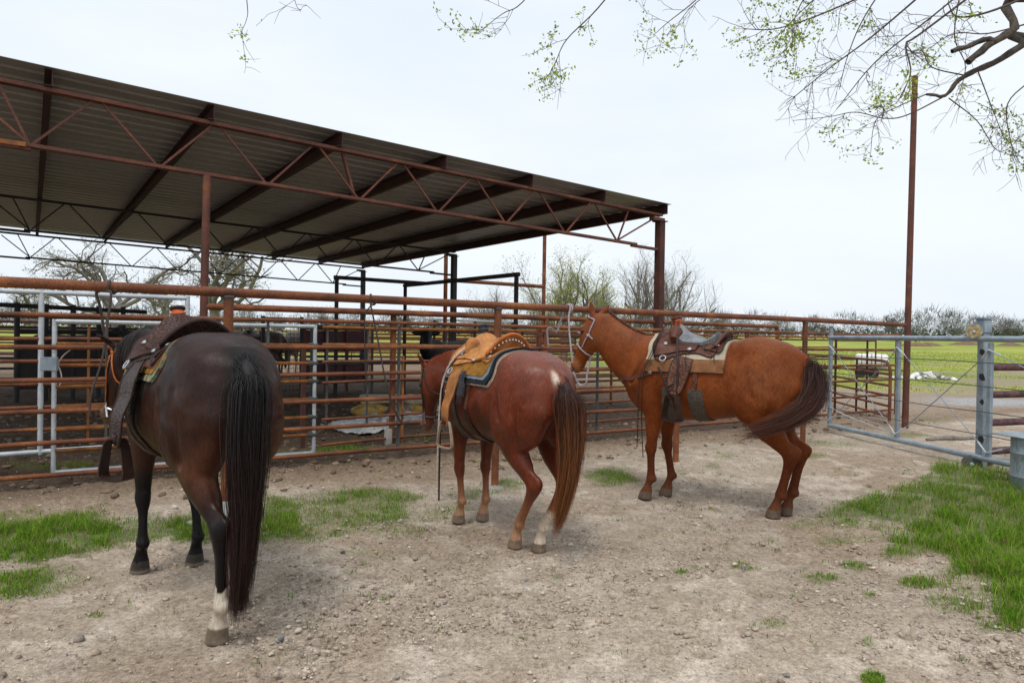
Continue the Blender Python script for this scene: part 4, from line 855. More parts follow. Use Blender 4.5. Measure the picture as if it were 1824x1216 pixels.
oak = grow(11, 2.6, .42, 6, (7, 7, 7, 6), (5.0, 2.5, 1.15, .55), (.55, .5, .48, .5), (.75, .7, .75, .8), .45, .0, .2)
lf = leaf_quads(np.array([b[0][-1] for b in oak if b[2] == 4][::4]), .12, 2, [(.22, .26, .07), (.28, .27, .10)], .15)
o1 = make_tree('oak_tree', 'spreading bare oak seen through the left truss bays', gt(190, 46), oak, MAT['bark_grey'], MAT['twig_pale'], 2, lf, .3, 1.16, None, 1.25)
oak2 = grow(23, 3.0, .45, 6, (7, 7, 7, 6), (5.2, 2.6, 1.2, .55), (.55, .5, .48, .5), (.7, .7, .75, .8), .5, .0, .2)
lf = leaf_quads(np.array([b[0][-1] for b in oak2 if b[2] == 4][::3]), .12, 2, [(.24, .27, .06), (.30, .28, .10)], .15)
o2 = make_tree('oak_tree', 'bare oak with faint buds behind the pipe column', gt(385, 50), oak2, MAT['bark_grey'], MAT['twig_pale'], 2, lf, 1.1, 1.16, None, 1.25)
f1 = make_tree('skyline_tree', 'slim bare tree low on the skyline beyond the chute', gt(585, 140), oak, MAT['bark_grey'], MAT['twig_pale'], 1, None, .7, .62, None, 3.6)
f2 = make_tree('skyline_tree', 'bare tree low on the skyline between shed columns', gt(715, 135), oak2, MAT['bark_grey'], MAT['twig_pale'], 1, None, 2.7, .58, None, 3.6)
retree(o1, 'far bare oak low behind the left pens', gt(60, 95), 2.2, .95); retree(o2, 'far bare tree low behind the mesh panel', gt(290, 88), 4.0, .8)
# budding shrubby trees at the centre
bud = grow(31, 1.0, .2, 7, (9, 8, 7, 5), (4.6, 2.4, 1.15, .6), (.6, .5, .5, .5), (.5, .5, .6, .7), .9, .0, .14, start=.15)
bp = np.array([b[0][k] for b in bud if b[2] >= 3 for k in (2, -1)]); lfb = leaf_quads(bp[::2], .095, 2, [(.40, .45, .07), (.46, .48, .12), (.36, .40, .09)], .18, 4)
t1_ = make_tree('budding_tree', 'yellow green budding tree beside the tall pipe frame', gt(1003, 44), bud, MAT['bark_grey'], MAT['twig_pale'], 2, lfb, 0, 1.12, None, 1.2)
bare = grow(37, 1.0, .2, 7, (9, 8, 8, 5), (4.8, 2.5, 1.2, .6), (.6, .5, .5, .5), (.45, .5, .6, .7), .9, .0, .14, start=.15)
t2_ = make_tree('bare_tree', 'bare grey tree behind the front shed column', gt(1128, 46), bare, MAT['bark_grey'], MAT['twig_pale'], 2, None, .5, 1.12, None, .95)
retree(t2_, 'slender bare tree right of the shed column', gt(1190, 50), 2.0, .98); retree(t2_, 'small bare tree left of the budding tree', gt(890, 58), 4.1, .75); retree(t1_, 'pale budding tree low behind the red horse\'s neck', gt(1075, 50), 2.9, .85); retree(t2_, 'low bare thicket behind the sorrel horse\'s rail post', gt(945, 50), 1.2, .65)
# prominent trees along the far edge of the field
for px, Y, sc, src, rz, lab in ((1278, 120, .85, f2, .4, 'round bare tree on the skyline right of the saddle'), (1452, 150, .95, f1, 1.9, 'broad pale tree on the skyline above the hitching post'), (1588, 150, 1.15, f2, 3.0, 'tallest bare tree on the skyline left of the pole'), (1700, 165, .8, f1, 4.0, 'rounded bare tree on the skyline right of the pole'), (1748, 150, .95, f2, 5.0, 'leaning bare tree on the skyline near the roller'), (1800, 130, .8, f1, .9, 'crooked bare tree on the skyline at the right edge'), (1340, 170, .7, f1, 3.3, 'small bare tree on the skyline over the red horse\'s rump'), (640, 120, .75, f1, .2, 'small far tree seen between the steel frames'), (770, 130, .7, f2, 2.4, 'small far tree right of the second shed column'), (840, 100, .6, f1, 5.2, 'low far tree above the sorrel horse\'s saddle')): retree(src, lab, gt(px, Y), rz, sc * 1.05)
# far woods: one mass of brush and trunks along the horizon
g = np.random.default_rng(5); VV = []; FF = []; CC = []; off = 0
for k in range(620):
    a = math.radians(g.uniform(-46, 46)); d = g.uniform(150, 235); x, y = d * math.sin(a), d * math.cos(a); h = (2.6 + 4.4 * g.random() ** 2.0) * (1 if a > -.1 else .8); w = h * g.uniform(.35, .65); n = 190 if h > 4 else 110
    t = g.random(n) ** .8; th = g.uniform(0, 6.28, n); r = w * np.sqrt(np.sin(np.clip(t * .85 + .12, 0, 1) * math.pi)) * g.random(n) ** .5; c = np.stack([x + r * np.cos(th), y + r * np.sin(th), float(terr(np.array(x), np.array(y))) + h * (.12 + .85 * t)], 1)
    dr = c - np.array([x, y, float(terr(np.array(x), np.array(y))) + h * .2]); dr /= np.linalg.norm(dr, axis=1)[:, None]; dr += g.normal(0, .5, (n, 3)); L_ = g.uniform(.5, 1.5, (n, 1)) * h / 7; sd = np.cross(dr, g.normal(size=(n, 3))); sd /= np.linalg.norm(sd, axis=1)[:, None]; ww = g.uniform(.025, .065, (n, 1)) * (h / 6)
    v = np.stack([c - sd * ww, c + sd * ww, c + dr * L_ + sd * ww * .3, c + dr * L_ - sd * ww * .3], 1); VV.append(v.reshape(-1, 3)); FF.append(off + np.arange(4 * n).reshape(-1, 4)); off += 4 * n
    base = np.array([(.19, .185, .185), (.165, .16, .158), (.20, .195, .17), (.165, .17, .14)][g.integers(4)]); CC.append(np.repeat(base * g.uniform(.7, 1.2, (n, 1)), 4, 0))  # pale grey tones put the distance haze into the colour
for k in range(420):     # evergreen understorey
    a = math.radians(g.uniform(-46, 46)); d = g.uniform(150, 215); x, y = d * math.sin(a), d * math.cos(a); h = g.uniform(1.2, 3.0); n = 80; q = g.normal(size=(n, 3)); q /= np.linalg.norm(q, axis=1)[:, None]; q *= g.random((n, 1)) ** .4 * np.array([h * .9, h * .9, h * .62]); c = q + np.array([x, y, float(terr(np.array(x), np.array(y))) + h * .55])
    u = g.normal(size=(n, 3)); u /= np.linalg.norm(u, axis=1)[:, None]; w = np.cross(u, g.normal(size=(n, 3))); w /= np.linalg.norm(w, axis=1)[:, None]; s = g.uniform(.15, .36, (n, 1)); VV.append(np.stack([c - u * s, c + w * s * .6, c + u * s, c - w * s * .6], 1).reshape(-1, 3)); FF.append(off + np.arange(4 * n).reshape(-1, 4)); off += 4 * n
    base = np.array([(.055, .075, .048), (.07, .09, .058), (.10, .11, .075), (.13, .12, .1)][g.integers(4)]); CC.append(np.repeat(base * g.uniform(.7, 1.25, (n, 1)), 4, 0))
o = part('far_woods', np.concatenate(VV), np.concatenate(FF), MAT['blade'], smooth=False); set_color(o.data, 'blade', np.concatenate(CC)); tag(o, 'distant grey green woods along the horizon', 'woods', kind='stuff')
# the near tree whose boughs hang into the top of the picture
ot = thing('elm_tree', 'leafing elm whose twigs hang into the top of the view', 'tree', (5.4, 3.4, 0))
def PX(l, d): return [DP(a, b, d + (c if len(r) else 0)) for a, b, c, *r in [(*q, 0, 0) if len(q) == 2 else (*q, 0) for q in l]]
root = V(5.4, 3.4, 0); main = []; twigs = []
main.append((np.array(spline([root + V(0, 0, -.2), root + V(-.05, .02, 1.2), root + V(-.15, .1, 2.6), root + V(-.3, .2, 4.0), root + V(-.5, .3, 5.4)], 4)), None, .24, .10))
main.append((np.array(spline([root + V(-.2, .15, 2.9)] + PX([(1850, -5), (1808, 52), (1771, 75), (1725, 110)], 4.4), 4)), None, .03, .019))
main.append((np.array(spline(PX([(1771, 75), (1757, 69), (1730, 80), (1696, 93)], 4.4), 3)), None, .019, .014))
main.append((np.array(spline([root + V(-.2, .15, 2.6)] + PX([(1850, 70), (1824, 80), (1771, 112), (1731, 129), (1702, 149), (1682, 171), (1650, 168)], 4.5), 4)), None, .027, .008))
over = [root + V(-.4, .3, 4.4), V(3.6, 3.9, 4.5), V(1.9, 4.3, 4.65), V(.2, 4.5, 4.75), V(-1.4, 4.4, 4.6), V(-2.6, 4.3, 4.3)]; main.append((np.array(spline(over, 5)), None, .10, .018))
for l in ([root + V(-.35, .2, 4.2), V(4.3, 4.3, 4.3), V(3.4, 4.8, 4.2)], [root + V(-.35, .2, 3.9), V(4.6, 4.6, 3.9), V(3.9, 5.0, 3.8)]): main.append((np.array(spline(l, 5)), None, .06, .02))
v, f = tubes_np([(P + np.random.default_rng(3).normal(0, b * .25, P.shape), np.linspace(a, b, len(P)) * np.random.default_rng(4).uniform(.85, 1.18, len(P)), 0) for P, _, a, b in main], lambda l: 10); part('trunk', v - root, f, MAT['bark'], ot, True)
for P, d, r0 in (([(1682, 172), (1616, 205), (1576, 211), (1524, 200), (1478, 208), (1412, 215)], 4.5, .008), ([(1650, 168), (1600, 190), (1560, 215), (1550, 280)], 4.5, .007), ([(1700, -60), (1560, 60), (1480, 120), (1400, 185)], 4.6, .012), ([(1690, -80), (1500, 10), (1390, 50), (1322, 52)], 4.6, .012), ([(1800, -60), (1640, 60), (1614, 80), (1622, 130), (1600, 180)], 4.3, .013), ([(1770, -60), (1660, 30), (1560, 110), (1490, 195)], 4.8, .012), ([(1840, -10), (1760, 22), (1705, 30), (1688, 5)], 4.2, .014), ([(1560, -80), (1450, 0), (1380, 70)], 4.9, .010),
    ([(1140, -80), (1065, 15), (1010, 70), (990, 110), (974, 142)], 4.4, .009), ([(1000, -80), (930, 5), (895, 25), (850, 60)], 4.4, .008), ([(1300, -60), (1240, 0), (1190, 40), (1163, 64)], 4.5, .008), ([(1350, -60), (1240, 5), (1195, 65)], 4.6, .007), ([(430, -80), (440, 5), (440, 32), (428, 62)], 4.3, .008), ([(515, -80), (525, 0), (536, 22)], 4.3, .006), ([(1840, 140), (1795, 185), (1800, 250), (1816, 290)], 4.4, .008), ([(1690, 175), (1740, 215), (1780, 270), (1824, 240)], 4.6, .007), ([(1720, 135), (1660, 120), (1640, 90), (1600, 105)], 4.5, .008), ([(1740, 122), (1770, 200), (1790, 250)], 4.5, .007), ([(1840, 40), (1760, 60), (1700, 60), (1650, 90)], 4.9, .010), ([(1600, -60), (1540, 30), (1510, 100), (1495, 160)], 4.7, .009), ([(1480, -70), (1420, 20), (1410, 90)], 4.5, .008), ([(1720, -60), (1700, 60), (1720, 120), (1700, 190)], 4.9, .009)):
    twigs.append((spline(PX(P, d), 5), r0 * .6, .3 if P[-1][0] < 600 else .55 if P[-1][0] < 1250 else .75))
g = np.random.default_rng(12); br = []; tips = []
for P, r0, dens_ in twigs:
    br.append((P, np.linspace(r0, r0 * .35, len(P)), 0)); n = len(P); L0 = np.linalg.norm(P[-1] - P[0])
    for j in range(int((5 + L0 * 9) * dens_)):
        i = g.integers(n // 4, n - 1); d = P[min(i + 1, n - 1)] - P[i]; d = d / (np.linalg.norm(d) + 1e-9); s = np.cross(d, g.normal(size=3)); s /= np.linalg.norm(s); d = d * .7 + s * .7 + V(0, 0, -.12); Q = [P[i]]; L = g.uniform(.10, .38)
        for q in range(5): d = d + g.normal(0, .22, 3); d /= np.linalg.norm(d); Q.append(Q[-1] + d * L / 5)
        Q = np.array(Q); br.append((Q, np.linspace(r0 * .38, .0012, 6), 1)); tips += [Q[-1], Q[3]]
        for w in range(g.integers(2, 6)):
            i2 = g.integers(1, 5); d2 = (Q[i2 + 1] - Q[i2]); d2 /= np.linalg.norm(d2); s = np.cross(d2, g.normal(size=3)); s /= np.linalg.norm(s); d2 = d2 * .6 + s * .8; q2 = [Q[i2]]
            for e in range(3): d2 = d2 + g.normal(0, .2, 3); d2 /= np.linalg.norm(d2); q2.append(q2[-1] + d2 * g.uniform(.025, .06))
            br.append((np.array(q2), np.linspace(.0017, .0009, 4), 2)); tips.append(q2[-1])
v, f = tubes_np(br, lambda l: 4 if l == 0 else 3); cr2 = part('crown', v - root, f, MAT['twig'], ot, True)
tips = np.array(tips); lx_, ly_ = 912 + 1200 * tips[:, 0] / tips[:, 1], 597 - 1200 * (tips[:, 2] - 1.5) / tips[:, 1]; keep = fbm(tips[:, 0] * 2.6, tips[:, 2] * 2.6, 2, 61) > .485 + .16 * smooth01(110, 220, ly_); v, f, c = leaf_quads(tips[keep], .023, 9, [(.36, .48, .05), (.28, .42, .05), (.45, .52, .08), (.22, .27, .07)], .017, 9); o = part('leaves', v - root, f, MAT['blade'], cr2, True, smooth=False); set_color(o.data, 'blade', c)
# ------------------------------------------------------------------ sliding gate at the right
gb, gpst = MAT['galv_blue'], MAT['galv']
ga = G(1476, 757, .12); gc = G(1795, 825.5, .12); LN_g = Line(ga, gc); gd = (gc - ga) / np.linalg.norm(gc - ga); gd[2] = 0
sg = thing('sliding_gate', 'weathered grey sliding pipe gate with crossed cable braces', 'gate', gz(ga))
far_e = ga; near_e = gz(ga) + gd * 5.9 + V(0, 0, .12); ZG = 1.545
MB().tube([V(far_e[0], far_e[1], ZG), V(near_e[0], near_e[1], ZG)], .036, 14).build('top_rail', gb, sg)
MB().tube([V(far_e[0], far_e[1], .12), V(near_e[0], near_e[1], .12)], .036, 14).build('bottom_rail', gb, sg)
st = []
for px, h in ((1480, 1.72), (1601, 1.50), (1765, 1.50)):
    c = LN_g.at(px); st.append(c); MB().beam(c + V(0, 0, .10), c + V(0, 0, h), .05, .05, gd, .005).build('upright', gb, sg)
c = gz(ga) + gd * 5.9; st.append(c); MB().beam(c + V(0, 0, .10), c + V(0, 0, 1.5), .07, .07, gd, .006).build('upright', gb, sg)
MB().lathe(st[0] + V(0, 0, 1.72), [(.045, 0), (.045, .012), (.01, .014)], n=12).build('post_cap', MAT['galv'], sg)
nrm = V(-gd[1], gd[0], 0)
for k in range(3):
    a, b_ = st[k], st[k + 1]
    for (p, q, m_, o_) in ((a + V(0, 0, 1.42), b_ + V(0, 0, .2), gb, .045), (a + V(0, 0, .2), b_ + V(0, 0, 1.42), gb, -.045)):
        d = (q - p) / np.linalg.norm(q - p); cb = MB().tube([p + d * .16 + nrm * -o_ * .4, q - d * .16 + nrm * -o_ * .4], .0062, 6).build('brace_cable', m_, sg)
        for e, s_ in ((p, 1), (q, -1)): MB().beam(e + nrm * -.036, e + d * s_ * .18 + nrm * -o_ * .4, .018, .018, bev=.003).build('turnbuckle', gpst, cb)
for z in (1.27, .98, .68, .40): MB().tube(wavy(V(far_e[0], far_e[1], z) - nrm * .05, V(near_e[0], near_e[1], z + .0) - nrm * .05, 9, .006), .0055, 5).build('wire', MAT['wire'], sg)
MB().tube(spline([st[0] + V(0, 0, .42), st[0] + gd * .4 + V(0, 0, .33), st[1] + V(0, 0, .25) - gd * .5, st[1] + V(0, 0, .2)], 4), .009, 6).build('chain', gpst, sg)
# rear guide post with roller wheels
LNg2 = LN_g.off(-.14) if (LN_g.off(-.14).at(1750)[0] > LN_g.at(1750)[0]) else LN_g.off(.14)
pc = LNg2.at(1752)
gp_ = thing('gate_post', 'square galvanised gate post with dark openings carrying a roller', 'gate post', gz(pc))
MB().beam(pc + V(0, 0, -.05), pc + V(0, 0, 1.62), .095, .095, gd, .008).build('column', gb, gp_)
MB().box(pc + V(0, 0, 1.70), (.12, .12, .17), np.array([gd, nrm, V(0, 0, 1)]), .01).build('cap_box', gb, gp_)
MB().box(pc + V(0, 0, 1.795), (.14, .14, .02), np.array([gd, nrm, V(0, 0, 1)])).build('lid', gb, gp_)
toc = -nrm if (-nrm @ (V(0, 0, 0) - pc)) > 0 else nrm          # toward the camera side
side = nrm if abs(nrm[0]) > .5 else gd
for k, z in enumerate((1.38, 1.08, .78, .33)):
    v, f = rock(500 + k, .06); v = v * V(1, 1, 1.2); v = v - np.outer(v @ toc, toc) * .96; part('hole_shade_patch', v + pc + toc * .047 + gd * .035 + V(0, 0, z), f, MAT['black_sheet'], gp_, smooth=False)  # flat black patches stand in for the shade inside cut holes
# spool roller
wm = mottled('flaking_yellow_paint', [(0.42, (.22, .20, .16)), (0.5, (.36, .22, .035)), (0.6, (.45, .40, .30))], 28, fine=120)
sp0 = pc + V(0, 0, 1.60) - gd * 0.02; axd = toc * .55 + gd * .835; axd /= np.linalg.norm(axd)
sc_ = DP(1735, 590, pc[1] - .1)
rl = MB().lathe(sc_, [(.03, -.13), (.075, -.125), (.09, -.10), (.055, -.09), (.055, -.03), (.092, -.02), (.092, .0), (.06, .006), (.02, .006)], V(-.55, -.83, 0), 24).build('roller', gb, gp_)
MB().lathe(sc_ + V(-.55, -.83, 0) * .007, [(.084, 0), (.084, .003), (.02, .004)], V(-.55, -.83, 0), 24).build('roller_face', wm, rl); MB().lathe(sc_ + V(-.55, -.83, 0) * .008, [(.016, 0), (.016, .02), (.005, .022)], V(-.55, -.83, 0), 8).build('axle_bolt', MAT['galv'], rl)
MB().tube([sc_ + V(.55, .83, 0) * .12, sc_ + V(.55, .83, 0) * .24], .02, 8).build('axle', MAT['darksteel'], rl)
wc_ = DP(1731, 826, LN_g.at(1731)[1] - .07)
rl = MB().lathe(wc_, [(.02, -.05), (.105, -.045), (.11, -.02), (.11, .0), (.1, .006), (.02, .006)], V(-.55, -.83, 0), 26).build('ground_wheel', MAT['greysteel'], gp_); MB().lathe(wc_ + V(-.55, -.83, 0) * .006, [(.022, 0), (.022, .018), (.008, .022)], V(-.55, -.83, 0), 8).build('axle_bolt', MAT['galv'], rl)
MB().box(wc_ + V(.2, .12, .02), (.22, .12, .08), None, .006).build('bracket', MAT['rust_dark'], gp_)
# flaking maroon pipes running off to the right of the post
mp_ = mottled('flaking_maroon_paint', [(0.38, (.03, .028, .028)), (0.5, (.10, .04, .045)), (0.68, (.17, .085, .09))], 9, fine=40)
fr = thing('pipe_fence', 'flaking maroon pipe fence beyond the gate post', 'fence', gz(pc))
dirr = V(.86, .30, 0); dirr /= np.linalg.norm(dirr)
for z in (1.20, .865, .52, .17): MB().tube([pc + V(0, 0, z), pc + dirr * 4.2 + V(0, 0, z)], .045, 12).build('rail', mp_, fr)
for s in (2.0, 4.1): MB().tube([pc + dirr * s + V(0, 0, -.05), pc + dirr * s + V(0, 0, 1.3)], .05, 12).build('post', mp_, fr)
# galvanised drum with plate
dc = G(1845, 871) + V(.02, .0, 0); dr = .235
dm = thing('steel_drum', 'galvanised steel drum with square plate lid at right edge', 'drum', dc)
dmat = mottled('stained_galvanised_drum', [(0.3, (.16, .20, .225)), (0.5, (.27, .33, .36)), (0.7, (.42, .47, .49))], 4, (.4, .6), .3, fine=40, stretch=(1, 1, .35))
zt = .53
MB().lathe(dc, [(dr, -.05), (dr, .12), (dr + .006, .13), (dr, .14), (dr, .36), (dr + .006, .37), (dr, .38), (dr, zt)], n=36).build('shell', dmat, dm)
MB().box(dc + V(.05, .05, zt + .008), (.66, .6, .012), np.array([V(.97, .24, 0), V(-.24, .97, 0), V(0, 0, 1)]), .003).build('plate', dmat, dm)
# open corral panel with round corner, beyond the gate
a, b_ = G(1584, 760), gp(1440, 16.5)
cp = thing('corral_panel', 'round cornered rusty corral panel seen through the gate', 'corral panel', a)
q = [a + V(0, 0, .1), a + V(0, 0, .95), a + (b_ - a) * .01 + V(0, 0, 1.06), a + (b_ - a) * .035 + V(0, 0, 1.13), a + (b_ - a) * .08 + V(0, 0, 1.15), b_ + V(0, 0, 1.15), b_ + V(0, 0, .1)]
MB().tube(q, .028, 10).build('frame', rust, cp)
for z in (.18, .36, .54, .72, .92): MB().tube([a + V(0, 0, z), b_ + V(0, 0, z)], .022, 8).build('rail', rust, cp)
for s in (.33, .66): c = a + (b_ - a) * s; MB().tube([c + V(0, 0, .08), c + V(0, 0, 1.15)], .02, 8).build('brace', rdark, cp)

# ------------------------------------------------------------------ water trailer far out in the field
tc0 = G(1552, 672); yaw = math.radians(-28)
tr = thing('tank_trailer', 'white water tank strapped on a small rusty trailer', 'trailer', tc0, yaw)
tk = []; 
for x, r in ((-.86, .02), (-.85, .25), (-.80, .36), (-.70, .42), (-.25, .43), (-.22, .41), (-.19, .43), (.19, .43), (.22, .41), (.25, .43), (.70, .42), (.80, .36), (.85, .25), (.86, .02)): tk.append((r, x))
MB().lathe((0, 0, .92), tk, (1, 0, 0), 26).build('tank', MAT['white'], tr, True)
MB().lathe((0, 0, 1.33), [(.16, 0), (.16, .06), (.13, .08), (.02, .085)], n=16).build('tank_lid', MAT['white'], tr, True)
for x in (-.5, 0, .5): MB().tube([V(x, .445 * math.cos(a_), .92 + .445 * math.sin(a_)) for a_ in np.linspace(-.5, math.pi + .5, 20)], .018, 6).build('strap', MAT['rust_orange'], tr, True)
for y in (-.4, .4): MB().beam((-1.0, y, .46), (1.05, y, .46), .06, .08).build('chassis_rail', rdark, tr, True)
for x in (-.9, 0, .9): MB().beam((x, -.4, .44), (x, .4, .44), .06, .06).build('crossmember', rdark, tr, True)
for y in (-.2, .2): MB().beam((1.0, y * 2, .46), (1.9, y * .1, .44), .06, .06).build('drawbar', rdark, tr, True)
tr.scale = (.72, .72, .72)
tyre = mottled('tyre_rubber', [(0.3, (.012, .012, .012)), (0.7, (.03, .03, .03))], 10)
for x in (-.55, .1):
    for s_ in (1, -1):
        w_ = MB().lathe((x, s_ * .58, .30), [(.19, -.09), (.28, -.085), (.3, -.05), (.3, .05), (.28, .085), (.19, .09)], (0, 1, 0), 24).build('tyre', tyre, tr, True); MB().lathe((x, s_ * .58, .30), [(.19, -.05), (.06, -.03), (.06, .05), (.19, .06)], (0, s_, 0), 16).build('rim', MAT['galv'], w_, True)

# ------------------------------------------------------------------ rubble, feed sacks, plastic sheet, stones
rc = G(1648, 675); rb = thing('rubble_pile', 'low pile of pale concrete rubble out in the field', 'rubble pile', rc)
for k in range(34):
    x, y = rng.normal(0, .42), rng.normal(0, .3); h = max(0, .26 - .3 * math.hypot(x, y)); v, f = rock(100 + k, rng.uniform(.08, .17)); part('block', v + rc + V(x, y, h), f, MAT['white'] if k % 3 else MAT['concrete'], rb, smooth=False)
sack = mottled('yellow_feed_sack', [(0.36, (.10, .12, .14)), (0.43, (.40, .22, .03)), (0.52, (.46, .28, .045)), (0.6, (.36, .31, .22)), (0.7, (.42, .36, .27))], 4.2, (.4, .6), fine=30, fine_amt=.2)
sackw = mottled('pale_feed_sack', [(0.35, (.34, .29, .2)), (0.6, (.5, .43, .32))], 5, (.6, .8), fine=30)
def bag(c, L_, W_, H_, yaw, mat, label, dents=5):
    n, m = 20, 28; v = []; f = []
    ph = rng.uniform(0, 6, 4)
    for i in range(n + 1):
        t = math.pi * i / n
        for j in range(m):
            a = 2 * math.pi * j / m; cx, cy, cz = math.sin(t) * math.cos(a), math.sin(t) * math.sin(a), math.cos(t)
            sq = lambda q, e: math.copysign(abs(q) ** e, q); wr = 1 + .05 * math.sin(5 * a + ph[0]) * math.sin(3 * t + ph[1]) + .03 * math.sin(9 * a + ph[2])
            x, y, z = sq(cx, .45) * L_ / 2 * wr, sq(cy, .45) * W_ / 2 * wr, sq(cz, .7) * H_ / 2 * (1 + .15 * math.sin(4 * cx + ph[3]))
            co, si = math.cos(yaw), math.sin(yaw); v.append(c + V(x * co - y * si, x * si + y * co, z + H_ / 2))
    for i in range(n):
        for j in range(m): f.append((i * m + j, i * m + (j + 1) % m, (i + 1) * m + (j + 1) % m, (i + 1) * m + j))
    o = part('feed_sack', v, f, mat); tag(o, label, 'feed sack', 'feed sacks lying in the pen'); return o
sy = math.radians(24)
bag(G(660, 741), .66, .44, .2, sy, sack, 'yellow feed sack at the left bottom of the heap in the pen')
bag(G(722, 740), .66, .44, .2, sy, sack, 'yellow feed sack in the middle bottom of the heap in the pen')
bag(G(785, 741), .60, .42, .2, sy + .2, sackw, 'grey white feed sack at the right of the heap')
bag(G(675, 738) + V(0, .05, .185), .74, .46, .19, sy - .1, sackw, 'dusty pale feed sack on top of the yellow sacks')
bag(G(748, 738) + V(0, .05, .185), .64, .42, .18, sy, sackw, 'dusty feed sack on the right top of the heap')
# torn plastic sheet
n, m = 60, 22; vs = []; fs = []
for i in range(n):
    for j in range(m):
        a, b2 = i / (n - 1), j / (m - 1); top = 742 + 16 * (1 - a) ** 2 * 1.2; bot = 757 + 20 * math.sin(min(1, a * 1.35) * math.pi) ** .8 - 4 * a; p = G(572 + 200 * a, bot + (top - bot) * b2)
        nn = float(fbm(np.array(p[0] * 5.0), np.array(p[1] * 5.0), 4, 88)); h = .02 + .34 * max(0, nn - .42) * min(1, 4 * b2 + .2) * min(1, 6 * min(a, 1 - a) + .1); vs.append(p + V(rng.normal(0, .01), rng.normal(0, .02 + .05 * (j in (0, m - 1))), h + .012 * rng.random()))
for i in range(n - 1):
    for j in range(m - 1): fs.append((i * m + j, i * m + m + j, i * m + m + 1 + j, i * m + j + 1))
tag(part('plastic_sheet', vs, fs, mottled('dirty_plastic', [(0.35, (.33, .30, .27)), (0.5, (.62, .62, .61)), (0.7, (.8, .8, .8))], 4, (.3, .5), fine=20, fine_amt=.2)), 'crumpled dirty white plastic sheet on the pen floor', 'plastic sheet')
for k, (px, py, r, col, lab) in enumerate(((1265, 904, .022, (.42, .2, .09), 'small orange brown stone in front of the red horse'), (140, 1140, .03, (.3, .26, .22), 'grey brown stone near the bottom left corner'), (310, 905, .03, (.62, .58, .52), 'white stone left of the bay horse\'s foreleg'), (343, 935, .05, (.5, .46, .4), 'pale flat stone in the grass behind the bay horse\'s foreleg'), (95, 968, .05, (.32, .25, .2), 'brown lump of earth at the edge of left grass strip'), (1165, 1082, .028, (.36, .3, .25), 'light brown pebble in the centre foreground'), (500, 1140, .022, (.12, .14, .17), 'blue grey stone behind the bay horse\'s white sock'), (610, 985, .022, (.09, .09, .1), 'dark stone in the thin grass between the horses'))):
    v, f = rock(300 + k, r, .6); me = mottled('stone_%d' % k, [(0.3, tuple(np.array(col) * .8)), (0.7, tuple(np.array(col) * 1.15))], 20); tag(part('stone', v + G(px, py) + V(0, 0, r * .3), f, me), lab, 'stone')
for k, (px0, py0, px1, py1) in enumerate(((68, 948, 128, 941), (1650, 784, 1740, 781))):
    a, b_ = G(px0, py0), G(px1, py1); o = MB().tube(spline([a + V(0, 0, .012), a * .7 + b_ * .3 + V(0, .012, .02), a * .35 + b_ * .65 + V(.0, -.015, .012), b_ + V(0, 0, .012)], 3), [.006, .009, .008, .010, .009, .011, .010, .008, .010, .006] if k != 1 else [.02, .035, .04, .035, .04, .045, .035, .03, .03, .02], 7).build('fallen_stick', MAT['bark_grey']); tag(o, ['pale dry stick lying in the grass at the left', 'weathered log lying on dirt beyond the sliding gate', 'leafy broken twig lying in the middle foreground dirt'][k], 'stick')
# ------------------------------------------------------------------ the horses
def paint_bay(v, H, sp):
    n = len(v); r = np.tile(np.array([[.025, .0105, .0078]]), (n, 1))
    ns = np.sin(v[:, 0] * 9 + 1.3) * np.sin(v[:, 2] * 8 + v[:, 1] * 5)
    low = smooth01(1.22, .85, v[:, 2]) * smooth01(.55, .72, v[:, 2])
    r = blend(r, np.clip(low * (.55 + .3 * ns), 0, 1), (.085, .028, .0115))
    mt = fbm(v[:, 0] * 6 + 2, v[:, 2] * 6 + np.sign(v[:, 1]) * 3, 3, 71); r = blend(r, np.clip((mt - .5) * 2.2, 0, .5) * smooth01(1.4, 1.1, v[:, 2]), (.05, .019, .010)); r = blend(r, np.clip((.48 - mt) * 2.2, 0, .5), (.0105, .0062, .0058))
    r = blend(r, legw(v, .55, .80) * 1.0, (.0065, .0055, .006))
    r = blend(r, smooth01(.14, .03, np.abs(v[:, 1])) * smooth01(-.66, -.76, v[:, 0]) * .95, (.006, .005, .0055))
    ho = np.array(sp['LH'][3]); d = np.hypot(v[:, 0] - ho[0], v[:, 1] - ho[1])
    edge = .285 + .02 * np.sin(v[:, 1] * 90) + .012 * np.sin(v[:, 0] * 140)
    r = blend(r, ((d < .2) & (v[:, 2] < edge)).astype(float), (.52, .45, .36))
    for k in ('LF', 'RF', 'RH', 'LH'):
        ho = np.array(sp[k][3]); d = np.hypot(v[:, 0] - ho[0], v[:, 1] - ho[1]); w = ((d < .14) & (v[:, 2] < .08)).astype(float)
        r = blend(r, w, (.16, .125, .09) if k == 'LH' else (.05, .042, .036))
        r = blend(r, ((d < .14) & (v[:, 2] < .03)).astype(float) * .7, (.2, .16, .125))
    mz = H['pol'] + H['hd'] * H['L'] * .97; d = np.linalg.norm(v - mz, axis=1)
    r = blend(r, smooth01(.17, .09, d) * .8, (.13, .07, .035)); r = blend(r, smooth01(.07, .03, d) * .8, (.03, .02, .018))
    return r
